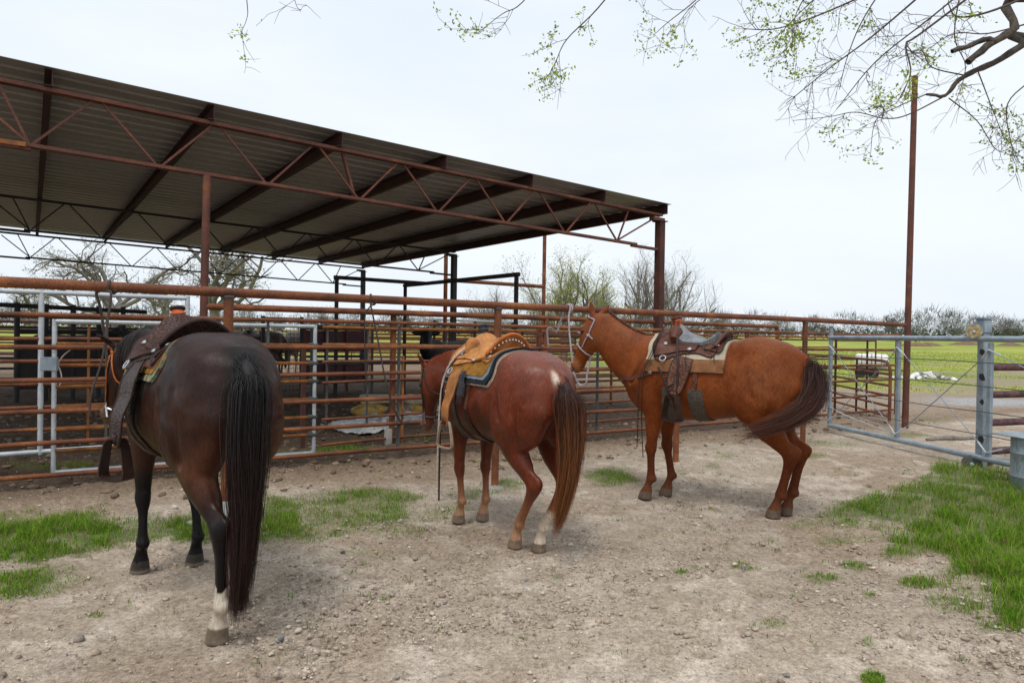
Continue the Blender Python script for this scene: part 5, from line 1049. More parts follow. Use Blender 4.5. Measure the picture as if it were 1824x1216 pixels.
def paint_sorrel(v, H, sp):
    n = len(v); r = np.tile(np.array([[.135, .027, .0098]]), (n, 1))
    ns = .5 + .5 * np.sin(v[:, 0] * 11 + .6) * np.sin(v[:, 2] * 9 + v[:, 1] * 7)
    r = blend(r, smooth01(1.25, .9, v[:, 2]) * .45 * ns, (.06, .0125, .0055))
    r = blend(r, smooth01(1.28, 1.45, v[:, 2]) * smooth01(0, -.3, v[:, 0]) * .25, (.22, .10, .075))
    r = blend(r, legw(v, .25, .5) * .8, (.27, .115, .05)); r = blend(r, legw(v, .1, .3) * .75, (.38, .22, .125))
    sw = fbm(v[:, 0] * 9, v[:, 2] * 3 + 4, 3, 55); r = blend(r, smooth01(1.18, 1.02, v[:, 2] + (sw - .5) * .55) * smooth01(-.42, -.2, v[:, 0] + (sw - .5) * .3) * smooth01(.66, .74, v[:, 2]) * .55, (.034, .0075, .004))
    ho = np.array(sp['RH'][3]); d = np.hypot(v[:, 0] - ho[0], v[:, 1] - ho[1])
    r = blend(r, (rng.random(n) < .008) * .14 * smooth01(.9, 1.1, v[:, 2]), (.45, .38, .33))
    lh = np.array(sp['LH'][3]); d2 = np.hypot(v[:, 0] - lh[0], v[:, 1] - lh[1])
    r = blend(r, ((d < .2) & (v[:, 1] < 0)).astype(float) * legw(v, .30, .36), (.56, .46, .36))
    for k in ('LF', 'RF', 'RH', 'LH'):
        ho = np.array(sp[k][3]); d = np.hypot(v[:, 0] - ho[0], v[:, 1] - ho[1])
        r = blend(r, ((d < .14) & (v[:, 2] < .075)).astype(float), (.19, .14, .10))
    w = np.exp(-((v[:, 0] + .80) ** 2 / .004 + (v[:, 1] - .045) ** 2 / .0003 + (v[:, 2] - 1.335) ** 2 / .002)); r = blend(r, np.clip(w * 1.6, 0, .9), (.55, .44, .36))
    mz = H['pol'] + H['hd'] * H['L'] * .97; d = np.linalg.norm(v - mz, axis=1); r = blend(r, smooth01(.16, .05, d) * .6, (.28, .14, .09))
    return r
def paint_red(v, H, sp):
    n = len(v); r = np.tile(np.array([[.185, .043, .0095]]), (n, 1))
    ns = .5 + .5 * np.sin(v[:, 0] * 8 + .6) * np.sin(v[:, 2] * 10 + v[:, 1] * 7)
    rump = np.exp(-((v[:, 0] + .52) ** 2 / .06 + (v[:, 2] - 1.2) ** 2 / .05)); r = blend(r, rump * .5, (.195, .075, .034))
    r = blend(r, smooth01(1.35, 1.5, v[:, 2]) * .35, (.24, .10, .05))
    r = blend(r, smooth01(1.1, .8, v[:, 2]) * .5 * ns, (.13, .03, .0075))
    mt = fbm(v[:, 0] * 6 + 2, v[:, 2] * 6, 3, 73); r = blend(r, np.clip((mt - .5) * 2, 0, .45), (.225, .068, .019)); r = blend(r, np.clip((.48 - mt) * 2, 0, .45), (.11, .026, .008))
    r = blend(r, legw(v, .35, .72) * .75, (.065, .018, .0085)); r = blend(r, legw(v, .12, .25) * .5, (.15, .06, .03))
    for k in ('LF', 'RF', 'RH', 'LH'):
        ho = np.array(sp[k][3]); d = np.hypot(v[:, 0] - ho[0], v[:, 1] - ho[1])
        r = blend(r, ((d < .14) & (v[:, 2] < .075)).astype(float), (.12, .085, .065))
    sh = np.exp(-((v[:, 0] - .62) ** 2 / .02 + (v[:, 2] - 1.0) ** 2 / .03)); r = blend(r, sh * .3, (.17, .05, .018))
    mz = H['pol'] + H['hd'] * H['L'] * .99; d = np.linalg.norm(v - mz, axis=1); r = blend(r, smooth01(.15, .10, d) * .6, (.28, .12, .05)); r = blend(r, smooth01(.085, .05, d) * .9, (.035, .025, .024))
    return r
def leg_f(x, y, ex=.44, kx=None):
    kx = .5 * (ex + x) + .0 if kx is None else kx
    s_ = 1 if y > 0 else -1
    return [(ex, s_ * .15, .88), (kx, (y + s_ * .14) / 2, .475), (x - .05, y, .20), (x, y, 0)]
def leg_h(x, y, hx=-.74, hz=.55, sx=-.42, fx=None, hy=None):
    s_ = 1 if y > 0 else -1
    return [(sx, s_ * .17, .90), (hx, (y + s_ * .13) / 2 if hy is None else hy, hz), (x - .05 if fx is None else fx, y, .20), (x, y, 0)]

coatL = coat_material('dark_bay_coat', .17, .34, .4); coatM = coat_material('sorrel_coat', .26, .33, .45); coatR = coat_material('red_coat', .10, .48, .45)
SPL = dict(poll=(1.15, .10, 1.40), muzzle=(1.37, .17, .90), headlat=(-.1, 1, 0), ear=[(-.1, .75, .55), (.7, -.2, .45)], crest=.04,
           LF=leg_f(.50, .15), RF=leg_f(.43, -.155), LH=leg_h(-.79, .11, hx=-.85, hz=.56, sx=-.46), RH=leg_h(-.42, -.13, hx=-.60, hz=.56, sx=-.36))
SPM = dict(poll=(1.14, .10, 1.315), muzzle=(1.20, .12, .745), headlat=(0, 1, 0), ear=[(-.05, .6, .9), (.6, -.3, .5)], crest=.01,
           LF=leg_f(.495, .11), RF=leg_f(.46, -.11), LH=leg_h(-.34, .055, hx=-.655, hz=.53, sx=-.34, hy=.10), RH=leg_h(-.505, -.055, hx=-.75, hz=.55, hy=-.10))
SPR = dict(poll=(1.17, 0, 1.70), muzzle=(1.41, 0, 1.185), headlat=(0, 1, 0), ear=[(.12, .12, 1), (-.75, -.1, .8)], crest=.0, arch=1.0,
           LF=leg_f(.53, .127), RF=leg_f(.43, -.123), LH=leg_h(-.60, .075, hx=-.735, hz=.53), RH=leg_h(-.66, -.085, hx=-.77, hz=.53))
hL, bvL, HL = make_horse('horse', 'dark bay horse with one white hind sock, seen from behind', SPL, (-1.835, 3.88), (-.67, .742), .98, coatL, paint_bay)
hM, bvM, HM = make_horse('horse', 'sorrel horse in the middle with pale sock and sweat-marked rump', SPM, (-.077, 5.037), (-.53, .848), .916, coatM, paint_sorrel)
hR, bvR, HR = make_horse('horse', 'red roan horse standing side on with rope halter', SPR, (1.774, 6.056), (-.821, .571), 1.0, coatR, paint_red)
# ------------------------------------------------------------------ hair
def horse_frame(t): return Matrix.Translation(t.location) @ Matrix.Rotation(t.rotation_euler[2], 4, 'Z')
def pick(t, bv, px, py):
    """Photo column/row onto the animal's hide, in the animal's own frame."""
    Mi = horse_frame(t).inverted(); o = Mi @ Vector(_O); d = (Mi.to_3x3() @ Vector(ray(px, py))).normalized()
    h = bv.ray_cast(o, d); return (np.array(h[0]), np.array(h[1])) if h[0] else (None, None)
def tail(t, S, path, n, spread, mat, jag=.12, root=.02, width=.0018, wisps=0, core=None, rootz=.16):
    P0 = np.asarray(path, float) * S; paths = []; k = 16
    ncl = max(10, n // 26); cl = np.clip(rng.normal(0, .75, (ncl, 3)), -1.7, 1.7); end = rng.uniform(1 - jag * 2, 1.0, ncl); cph = rng.uniform(0, 6, (ncl, 3)); drop = rng.random(ncl) * rootz
    fat = np.interp(np.linspace(0, 1, len(P0)), [0, .25, .5, .8, 1], [.2, .85, 1.0, .8, .62])[:, None]
    K = len(P0); c = rng.integers(0, ncl, n); w = np.arange(n) >= n - wisps; ls = np.linspace(0, 1, K)
    o = cl[c] * np.where(w, 1.25, 1.0)[:, None]; sc = np.interp(ls, [0, .4, 1], [.5, .45, .16])[None, :, None] * np.where(w, 1.5, 1.0)[:, None, None]
    m = P0[None] + (o[:, None, :] * fat[None] + rng.normal(0, 1, (n, 1, 3)) * sc) * np.array(spread)[None, None, :] * S
    dz = drop[c] + rng.uniform(-.02, .02, n); m[:, 0] = P0[0] + np.stack([-dz * .45, 0 * dz, -dz], 1) * S + rng.normal(0, root, (n, 3)) * S * V(.5, .9, .3)
    e = np.clip(end[c] + rng.normal(0, .03, n), .5, 1.03) * np.where(rng.random(n) < .12, rng.uniform(.55, 1, n), 1)
    Bm = spline(np.eye(K), 6); q = np.einsum('sk,nkd->nsd', Bm, m); L_ = q.shape[1]
    tt = np.linspace(0, 1, k)[None] * e[:, None] * (L_ - 1); i0 = np.clip(np.floor(tt).astype(int), 0, L_ - 2); fr = (tt - i0)[..., None]; ar = np.arange(n)[:, None]
    q = q[ar, i0] * (1 - fr) + q[ar, i0 + 1] * fr; z = np.linspace(0, 1, k)[None, :, None]
    paths = q + (np.sin(z * 9 + cph[c][:, None, :]) * .011 + np.sin(z * 21 + rng.uniform(0, 6, (n, 1, 3))) * .0025) * z * S
    o = strands('tail', paths, width * S, mat, t)
    if core is not None:
        c = MB(); q = spline(P0, 4)[1:-2]; c.tube(q, np.interp(np.linspace(0, 1, len(q)), [0, .1, .35, .7, 1], np.array([core[0] * .55, core[0], core[1] * .8, core[2] * .75, core[3] * .5]) * S), 10).build('tail_core', MAT['tailcore_' + mat.name], o, True)
    return o
def hairset(key, root, tip):
    m = hair_material(key, root, tip, .45); MAT['tailcore_' + m.name] = mottled(key + '_core', [(0.3, tuple(np.array(root) * .7)), (0.7, tuple(np.array(root) * 1.1))], 12, (.6, .8), fine=120, world=False, stretch=(1, 1, .08)); return m
hair_black = hairset('black_hair', (.0085, .0078, .009), (.034, .0135, .0095)); hair_sorrel = hairset('sorrel_hair', (.032, .0105, .009), (.24, .085, .025)); hair_red = hairset('dark_red_hair', (.03, .0115, .0105), (.10, .032, .016))
tail(hL, .98, [(-.79, 0, 1.405), (-.895, .01, 1.27), (-.93, .03, .98), (-.93, .04, .62), (-.92, .055, .17)], 3200, (.032, .043, .012), hair_black, .07, .028, .0014, 60, (.035, .04, .035, .015))
tail(hM, .916, [(-.82, -.01, 1.34), (-.905, -.01, 1.2), (-.93, -.02, .96), (-.92, -.01, .64), (-.87, .05, .27)], 3200, (.036, .044, .012), hair_sorrel, .14, .02, .0014, 110, (.035, .045, .04, .015))
tail(hR, 1.0, [(-.80, 0, 1.35), (-.875, .03, 1.20), (-.89, .13, 1.02), (-.77, .29, .87), (-.40, .42, .71)], 2800, (.042, .042, .055), hair_red, .26, .018, .0013, 600, (.035, .036, .026, .008))
def mane(t, H, S, mat, n, t0, t1, fall, side=1, upright=0.0, width=.002, off=1.04, jitter=.03):
    N = H['neck']; paths = []
    for i in range(n):
        u = rng.uniform(t0, t1) * (len(N) - 1); k = min(int(u), len(N) - 2); r = N[k] + (N[k + 1] - N[k]) * (u - k)
        T = N[k + 1, :3] - N[k, :3]; T = T / np.linalg.norm(T); U = H['nup'] - T * (H['nup'] @ T); U /= np.linalg.norm(U)
        R = np.cross(U, T); R = R if R[1] > 0 else -R
        c, a, b = r[:3], r[3], r[4]
        if upright > 0:
            p0 = c + U * a * .985 + R * rng.normal(0, .008); d = U * 1 + R * rng.normal(.15, .35) + T * rng.normal(.1, .3); d /= np.linalg.norm(d)
            h = upright * rng.uniform(.5, 1.2); paths.append(np.array([p0, p0 + d * h * .5, p0 + d * h + T * rng.normal(0, .008)]) * S)
        else:
            ph1 = fall * rng.uniform(.6, 1.05); ph0 = rng.normal(0, .06); q = []
            dt = rng.normal(0, jitter)
            for w in np.linspace(0, 1, 9):
                ph = ph0 + ph1 * w; q.append(c + U * a * math.cos(ph) * off + R * side * b * math.sin(ph) * (off + .07) + T * (dt * w - .05 * w) - V(0, 0, .05 * w * w))
            paths.append(np.array(q) * S)
    return strands('mane', paths, width * S, mat, t)
mane(hL, HL, .98, hair_black, 900, .30, 1.0, 1.7)
mane(hM, HM, .916, hair_sorrel, 400, .45, .95, .9, -1)
mane(hR, HR, 1.0, hairset('short_mane_hair', (.12, .045, .025), (.30, .17, .11)), 900, .22, 1.02, 0, 1, .028)

# ------------------------------------------------------------------ tack
def leather(name, c, rough=.5, tool=0.0):
    m, nt, b = newmat(name); P = coords(nt); c = np.array(c)
    n1 = noise(nt, 14, 5, .6, P, .4); r = ramp(nt, [(0.3, tuple(c * .62)), (0.52, tuple(c)), (0.75, tuple(c * 1.5))]); nt.links.new(n1.outputs['Fac'], r.inputs['Fac']); nt.links.new(r.outputs['Color'], b.inputs['Base Color'])
    b.inputs['Roughness'].default_value = rough; b.inputs['Specular IOR Level'].default_value = .22
    if tool:
        w = nt.nodes.new('ShaderNodeTexVoronoi'); w.inputs['Scale'].default_value = tool; nt.links.new(P, w.inputs['Vector'])
        rt_ = ramp(nt, [(0.15, (1.25,) * 3), (0.55, (.45,) * 3)]); nt.links.new(w.outputs['Distance'], rt_.inputs['Fac']); nt.links.new(mixc(nt, 1.0, r.outputs['Color'], rt_.outputs['Color'], 'MULTIPLY'), b.inputs['Base Color'])
        bump(nt, b, w.outputs['Distance'], .7, .006)
    else:
        n2 = noise(nt, 160, 3, .6, P); bump(nt, b, n2.outputs['Fac'], .3, .002)
    return m
def cloth(name, stops, scale=9, fine=140, bstr=.6):
    return mottled(name, stops, scale, (.85, .95), fine=fine, bstr=bstr, bdist=.006, spec=.1, world=False)
MAT['lea_brown'] = leather('brown_leather', (.115, .043, .027)); MAT['lea_brown_t'] = leather('tooled_brown_leather', (.165, .062, .036), .45, 62)
MAT['lea_mid'] = leather('red_brown_leather', (.078, .032, .024), .42, 66); MAT['lea_dark'] = leather('dark_leather', (.034, .018, .014)); MAT['lea_dark_t'] = leather('tooled_dark_leather', (.052, .029, .023), .40, 66)
MAT['lea_tan'] = leather('tan_leather', (.46, .20, .065), .6); MAT['lea_suede'] = leather('tan_suede', (.34, .14, .045), .8)
MAT['lea_orange'] = leather('orange_leather', (.42, .12, .025), .45); MAT['wrap_orange'] = leather('orange_rubber_wrap', (.50, .12, .05), .7); MAT['wrap_grey'] = leather('dark_rubber_wrap', (.045, .045, .05), .7)
MAT['felt'] = cloth('felt_pad', [(0.3, (.42, .35, .26)), (0.7, (.56, .48, .37))]); MAT['wear_leather'] = leather('pad_wear_leather', (.20, .085, .032), .6)
MAT['fleece'] = cloth('cream_fleece', [(0.3, (.42, .34, .25)), (0.7, (.62, .53, .42))], 20, 90, 1.0); MAT['black_cloth'] = cloth('black_wool', [(0.3, (.012, .013, .018)), (0.7, (.03, .032, .04))]); MAT['blue_cloth'] = cloth('grey_blue_wool', [(0.3, (.12, .16, .19)), (0.7, (.2, .25, .28))])
MAT['grey_seat'] = cloth('grey_wool_seat', [(0.3, (.16, .17, .18)), (0.7, (.3, .31, .32))], 20); MAT['gold_cloth'] = cloth('gold_wool', [(0.35, (.20, .085, .015)), (0.6, (.32, .155, .03))], 30); MAT['camo_cloth'] = cloth('patterned_wool', [(0.40, (.16, .045, .03)), (0.5, (.10, .20, .15)), (0.6, (.40, .28, .15))], 16)
MAT['chrome'] = mottled('nickel_hardware', [(0.3, (.5, .5, .5)), (0.7, (.75, .75, .75))], 8, (.2, .35), .9, fine=60, fine_amt=.1, world=False); MAT['rawhide'] = leather('rawhide', (.34, .26, .19), .6); MAT['cord_cloth'] = cloth('cinch_cord', [(0.3, (.075, .06, .05)), (0.7, (.14, .115, .095))], 40)

class Rig:
    def __init__(s, t, bv, H, S): s.t, s.bv, s.H, s.S = t, bv, H, S
    def surf(s, x, th, off):
        S = s.S; c = Vector((x * S, 0, 1.10 * S)); d = Vector((0, math.sin(th), math.cos(th)))
        far = abs((th + math.pi) % (2 * math.pi) - math.pi) > 1.6
        h = s.bv.ray_cast(c, d) if far else s.bv.ray_cast(c + d * 1.2 * S, -d)
        if h[0] is None: return np.array(c + d * .3 * S)
        return np.array(h[0]) + (np.array(h[1]) * (.5 if np.dot(h[1], d) > 0 else -.5) + np.array(d) * .5) * off * S
    def strip(s, fn, nu, nv, o0, o1):
        """A sheet with thickness hugging the hide. fn(u,v)->(x,th[,extra offset])."""
        top = []; bot = []
        for i in range(nu):
            for j in range(nv):
                q = fn(i / (nu - 1), j / (nv - 1)); e = q[2] if len(q) > 2 else 0.0
                top.append(s.surf(q[0], q[1], o1 + e)); bot.append(s.surf(q[0], q[1], o0 + (e if len(q) > 3 else 0)))
        n = nu * nv; f = []
        for i in range(nu - 1):
            for j in range(nv - 1):
                a = i * nv + j; f.append((a, a + 1, a + nv + 1, a + nv)); f.append((n + a, n + a + nv, n + a + nv + 1, n + a + 1))
        for j in range(nv - 1):
            f.append((j, n + j, n + j + 1, j + 1)); a = (nu - 1) * nv + j; f.append((a, a + 1, n + a + 1, n + a))
        for i in range(nu - 1):
            a = i * nv; f.append((a, a + nv, n + a + nv, n + a)); a = i * nv + nv - 1; f.append((a, n + a, n + a + nv, a + nv))
        return np.array(top + bot), f
    def cast(s, origin, direction, off):
        h = s.bv.ray_cast(Vector(origin), Vector(direction).normalized())
        return None if h[0] is None else np.array(h[0]) + np.array(h[1]) * off
    def headring(s, tt, ang, off, tilt=0.0):
        """Point on the head: tt along poll to muzzle, ang 0 = forehead, +90deg = left cheek."""
        H, S = s.H, s.S; c = H['pol'] + H['hd'] * H['L'] * (tt + tilt * math.cos(ang)) - H['dors'] * .06
        d = H['dors'] * math.cos(ang) + H['lat'] * math.sin(ang); p = s.cast((c + d * .24) * S, -d, off)
        return p if p is not None else (c + d * .1) * S
    def new(s, name, label, cat, group=None):
        return thing(name, label, cat, tuple(s.t.location), s.t.rotation_euler[2], group)
def flat_strap(pts, w, th, nrm):
    """Band along pts, width w across, thickness th along nrm."""
    pts = [np.asarray(p, float) for p in pts]; m = len(pts); v = []; f = []
    W = np.broadcast_to(np.asarray(w, float), (m,))
    for i in range(m):
        t = pts[min(i + 1, m - 1)] - pts[max(i - 1, 0)]; t /= np.linalg.norm(t) + 1e-9
        n_ = np.asarray(nrm[i] if isinstance(nrm, list) else nrm, float); n_ = n_ - t * (n_ @ t); n_ /= np.linalg.norm(n_) + 1e-9; b_ = np.cross(t, n_)
        for (a, c) in ((-1, 0), (1, 0), (1, 1), (-1, 1)): v.append(pts[i] + b_ * a * W[i] / 2 + n_ * c * th)
    for i in range(m - 1):
        for k in range(4): k2 = (k + 1) % 4; f.append((i * 4 + k, i * 4 + k2, i * 4 + 4 + k2, i * 4 + 4 + k))
    f.append((3, 2, 1, 0)); f.append(tuple((m - 1) * 4 + k for k in range(4))); return v, f

def binding(R, owner, fn, off, r, mat, nu=16, nv=24):
    q = [fn(0, t) for t in np.linspace(0, 1, nv)] + [fn(t, 1) for t in np.linspace(0, 1, nu)] + [fn(1, 1 - t) for t in np.linspace(0, 1, nv)] + [fn(1 - t, 0) for t in np.linspace(0, 1, nu)]
    P = []
    for e in q:
        p = R.surf(e[0], e[1], off + (e[2] if len(e) > 2 else 0))
        if not P or np.linalg.norm(p - P[-1]) > .004: P.append(p)
    MB().tube(P + [P[0]], r * R.S, 6, False).build('binding', mat, owner, True)
def make_saddle(R, label, padlabel, style):
    S = R.S; A = style
    pad = R.new('saddle_pad', padlabel, 'saddle pad')
    pf, pb, pth = A.get('pad', (.52, -.24, 70)); deg = math.radians
    def pfn(x0, x1, t0, t1, round_=.10):
        def fn(u, v):
            x = x0 + (x1 - x0) * u; lim = t1 - (deg(9) if (u < .02 or u > .98) else 0); return (x, -lim + 2 * lim * v)
        return fn
    for nm, mt, x0, x1, th, o0, o1 in A['layers']:
        v, f = R.strip(pfn(x0, x1, 0, deg(th)), 22, 41, o0, o1); part(nm, v, f, mt, pad, True, flatangle=50)
    if A.get('wear'):
        for s_ in (1, -1):
            v, f = R.strip(lambda u, v_: (pf + .004 + (pb - pf - .008) * u, s_ * deg(pth - 20 + 20.6 * v_)), 22, 6, A['padtop'] - .004, A['padtop'] + .006); part('wear_leather', v, f, MAT['wear_leather'], pad, True, flatangle=50)
    sd = R.new('saddle', label, 'saddle'); z = A['padtop']; L1, L2, L3 = A['skirt'], A['seat'], A['fender']
    bot = lambda u: deg(A.get('skirt_th', 52)) * (1 - .16 * math.sin(u * math.pi) ** 2 + .10 * math.sin(u * math.pi * 2 + .4)) * (1 - .35 * max(0, abs(u - .5) - .42) / .08)
    v, f = R.strip(lambda u, v_: (.45 - A.get('sk', .68) * u, (2 * v_ - 1) * bot(u)), 26, 33, z + .002, z + .012); o_ = part('skirt', v, f, L1, sd, True, flatangle=50); EB = A.get('edge', MAT['lea_dark']); binding(R, o_, lambda u, v_: (.45 - A.get('sk', .68) * u, (2 * v_ - 1) * bot(u)), z + .011, .0055, EB)
    v, f = R.strip(lambda u, v_: (.42 - .36 * u, (2 * v_ - 1) * bot(.15 + u * .45) * .86), 16, 29, z + .013, z + .021); o_ = part('front_jockey', v, f, L2, sd, True, flatangle=50); binding(R, o_, lambda u, v_: (.42 - .36 * u, (2 * v_ - 1) * bot(.15 + u * .45) * .86), z + .021, .005, EB)
    v, f = R.strip(lambda u, v_: (-.02 - .17 * u, (2 * v_ - 1) * bot(.68 + u * .28) * .84), 10, 29, z + .013, z + .021); o_ = part('rear_jockey', v, f, L1, sd, True, flatangle=50); binding(R, o_, lambda u, v_: (-.02 - .17 * u, (2 * v_ - 1) * bot(.68 + u * .28) * .84), z + .021, .005, EB)
    for s_ in (1, -1):
        for cx_, ct in ((.35, 26), (.12, 30), (-.13, 26)):
            p = R.surf(cx_, s_ * deg(ct), z + .026); n_ = R.surf(cx_, s_ * deg(ct), z + .056) - p; co = MB().lathe(p, [(.004, -.006), (.021 * S, -.002), (.018 * S, .004), (.004, .008)], n_, 14).build('concho', MAT['chrome'], sd, True)
            if cx_ < .3: MB().tube(spline([p, R.surf(cx_ - .01, s_ * deg(ct + 9), z + .034), R.surf(cx_ - .005, s_ * deg(ct + 20), z + .036), R.surf(cx_ - .02, s_ * deg(ct + 31), z + .03)], 3), .0045 * S, 5, flat=.5).build('saddle_string', EB, co, True)
        p = R.surf(.33, s_ * deg(50), z + .03); n_ = R.surf(.33, s_ * deg(50), z + .06) - p; n_ /= np.linalg.norm(n_); t1_, t2_ = V(1, 0, 0), np.cross(n_, V(1, 0, 0)); MB().tube([p + (t1_ * math.cos(a_) + t2_ * math.sin(a_)) * .028 * S for a_ in np.linspace(0, 2 * math.pi, 15)], .0055 * S, 6, False).build('rigging_ring', MAT['chrome'], sd, True)
    def seatfn(u, v_):
        x = .27 - .37 * u; th = (2 * v_ - 1) * deg(A.get('seat_th', 30)); e = .030 + .055 * max(0, (u - .55) / .45) ** 2 + .05 * max(0, (.3 - u) / .3) ** 2
        return (x, th, e * max(.1, math.cos(th * 2.6)))
    v, f = R.strip(seatfn, 18, 21, z + .016, z + .022); part('seat', v, f, A.get('seatm', L2), sd, True, flatangle=60)
    # fork / swell
    top = R.surf(.28, 0, z)[2] + A.get('fz', 0); fx = .275 * S; fr = A.get('swell', 1.0)
    arc = []
    for a in np.linspace(-1, 1, 13): arc.append((fx + (.015 - .02 * abs(a)) * S, a * .165 * S * (0.92 + .08 * fr), top + (.062 * (1 - abs(a) ** 2.2) - .04 * abs(a)) * S))
    rad = [.032 + (.030 * fr) * math.exp(-((abs(a) - .55) ** 2) / .06) for a in np.linspace(-1, 1, 13)]
    sw = MB().tube(arc, np.array(rad) * S, 14, up=(1, 0, 0)).build('swell', A.get('swellm', L2), sd, True, flat=60)
    if A.get('stripe'):
        for s_ in (1, -1):
            q = [V(fx + math.cos(a) * .074 * S, s_ * .052 * S, top + .042 * S + math.sin(a) * .066 * S) for a in np.linspace(.0, math.pi, 12)]; v, f = flat_strap(q, .018 * S, .005, [np.array([math.cos(a), 0, math.sin(a)]) for a in np.linspace(0, math.pi, 12)]); part('rawhide_strip', v, f, MAT['rawhide'], sw, True)
    hb = V(fx + .005, 0, top + (.06 + A.get('hz', 0)) * S); ht = hb + V(.032, 0, .088) * S
    horn = MB().tube([hb, hb * .4 + ht * .6, ht], np.array([.03, .026, .024]) * S, 12).build('horn', L2, sd, True)
    MB().lathe(ht, [(.02 * S, -.008), (.042 * S, 0), (.046 * S, .008), (.04 * S, .018), (.01, .024)], (.3, 0, 1), 18).build('horn_cap', A.get('capm', L2), horn, True)
    wr = MB()
    for k in range(6):
        c = hb + (ht - hb) * (.2 + .14 * k); wr.tube([c + S * (.034 + .006 * math.sin(k * 2.1)) * V(math.cos(a), math.sin(a), .12 * math.sin(a + k)) for a in np.linspace(0, 2 * math.pi, 13)], .0085 * S, 6, False)
    wr.build('horn_wrap', A['wrap'], horn, True)
    # cantle
    cx = -.10 * S; ctop = R.surf(-.10, 0, z)[2]; ch = A.get('cantle', 1.0); rows = []; nv = 15; v = []; f = []
    for i, h in enumerate(np.linspace(0, 1, 6)):
        for k in range(nv):
            a = -1 + 2 * k / (nv - 1); y = a * .205 * S * (.94 + .1 * h); base = ctop - .075 * S * a * a
            zz = base + h * (.105 * ch * (1 - .55 * a * a)) * S; v.append((cx - (.05 * h + .02 * h * h) * S + .055 * S * a * a, y, zz))
    for side in (0,):
        for i in range(5):
            for k in range(nv - 1): f.append((i * nv + k, i * nv + k + 1, (i + 1) * nv + k + 1, (i + 1) * nv + k))
    n0 = len(v); v = v + [(p[0] - .018 * S, p[1], p[2] - .004) for p in v]; f = f + [tuple(n0 + i for i in q[::-1]) for q in f]
    edge = [i * nv for i in range(6)] ; f += [(edge[i], edge[i + 1], n0 + edge[i + 1], n0 + edge[i]) for i in range(5)]; edge = [i * nv + nv - 1 for i in range(6)]; f += [(edge[i + 1], edge[i], n0 + edge[i], n0 + edge[i + 1]) for i in range(5)]
    ca = part('cantle', v, f, A.get('cantlem', L1), sd, True, flatangle=50)
    rim = [np.array(v[5 * nv + k]) - V(.009 * S, 0, -.002) for k in range(nv)]; MB().tube(rim, .014 * S, 8).build('cantle_roll', A.get('rollm', L1), ca, True)
    if A.get('studs'):
        for k in range(1, nv - 1):
            p = (np.array(v[4 * nv + k]) + np.array(v[3 * nv + k])) / 2 + V(-.026 * S, 0, .004); MB().lathe(p, [(.006, -.003), (.0085, .0), (.006, .004), (.001, .005)], (-1, 0, .3), 8).build('stud', MAT['chrome'], ca, True)
            p2 = p + V(.04 * S, 0, .012 * S); MB().lathe(p2, [(.006, -.003), (.0085, .0), (.006, .004), (.001, .005)], (1, 0, .3), 8).build('stud', MAT['chrome'], ca, True)
    # fenders, stirrups
    for s_ in (1, -1):
        fx0 = A.get('fender_x', .18); sx = A.get('stir_x', .24); zb = A.get('stir_z', .80)
        pts = [R.surf(fx0 + (sx - fx0) * .15 * k, s_ * deg(48 + 9 * k), z + .024) for k in range(5)]
        ymax = max(abs(p[1]) for p in pts) + .035 * S; last = pts[-1]
        pts.append(V(last[0] + (sx * S - last[0]) * .45, s_ * ymax, last[2] - .09 * S)); pts.append(V(sx * S, s_ * (ymax + .006), (zb + .16 * A.get('ss', 1.3) + .05) * S)); pts.append(V(sx * S, s_ * (ymax + .008), (zb + .14 * A.get('ss', 1.3)) * S))
        q = spline(pts, 3); w = np.interp(np.linspace(0, 1, len(q)), [0, .25, .55, .85, 1], np.array(A.get('fw', [.15, .19, .17, .085, .06])) * S)
        vv, ff = flat_strap(q, w, .008, V(0, s_, .05)); fe = part('fender', vv, ff, L3, sd, True, flatangle=50); mE = MB(); mE.tube([vv[4 * i + 3] for i in range(len(q))], .0048 * S, 5, False); mE.tube([vv[4 * i + 2] for i in range(len(q))], .0048 * S, 5, False); mE.build('binding', EB, fe, True)
        yc = s_ * (ymax + .01); xc = sx * S; z0 = zb * S; yaw = A.get('stir_yaw', .9) * s_
        ax_ = V(math.cos(yaw), math.sin(yaw), 0); nn = V(-math.sin(yaw), math.cos(yaw), 0); loop = []
        for (a, h) in ((.018, .165), (.04, .15), (.056, .09), (.066, .03), (.062, .006), (.03, 0), (-.03, 0), (-.062, .006), (-.066, .03), (-.056, .09), (-.04, .15), (-.018, .165)): loop.append(V(xc, yc, z0) + ax_ * a * S * A.get('ss', 1.3) + V(0, 0, h * S * A.get('ss', 1.3)))
        loop = spline(loop + [loop[0]], 3); cen = V(xc, yc, z0 + .07 * S); ss = A.get('ss', 1.3)
        vv, ff = flat_strap(loop, np.interp(np.linspace(0, 1, len(loop)), [0, .3, .45, .55, .7, 1], np.array(A.get('stw', [.05, .07, .1, .1, .07, .05])) * S), .009, [p - cen for p in loop]); part('stirrup', vv, ff, A['stir'], sd, True, flatangle=45)
        vv, ff = flat_strap([V(xc, yc, z0 + .15 * A.get('ss', 1.3) * S), V(xc, yc + .004 * s_, z0 + (.15 * A.get('ss', 1.3) + .05) * S)], .075 * S, .014, V(0, s_, 0)); part('hobble_strap', vv, ff, A.get('hobble', L3), fe, True)
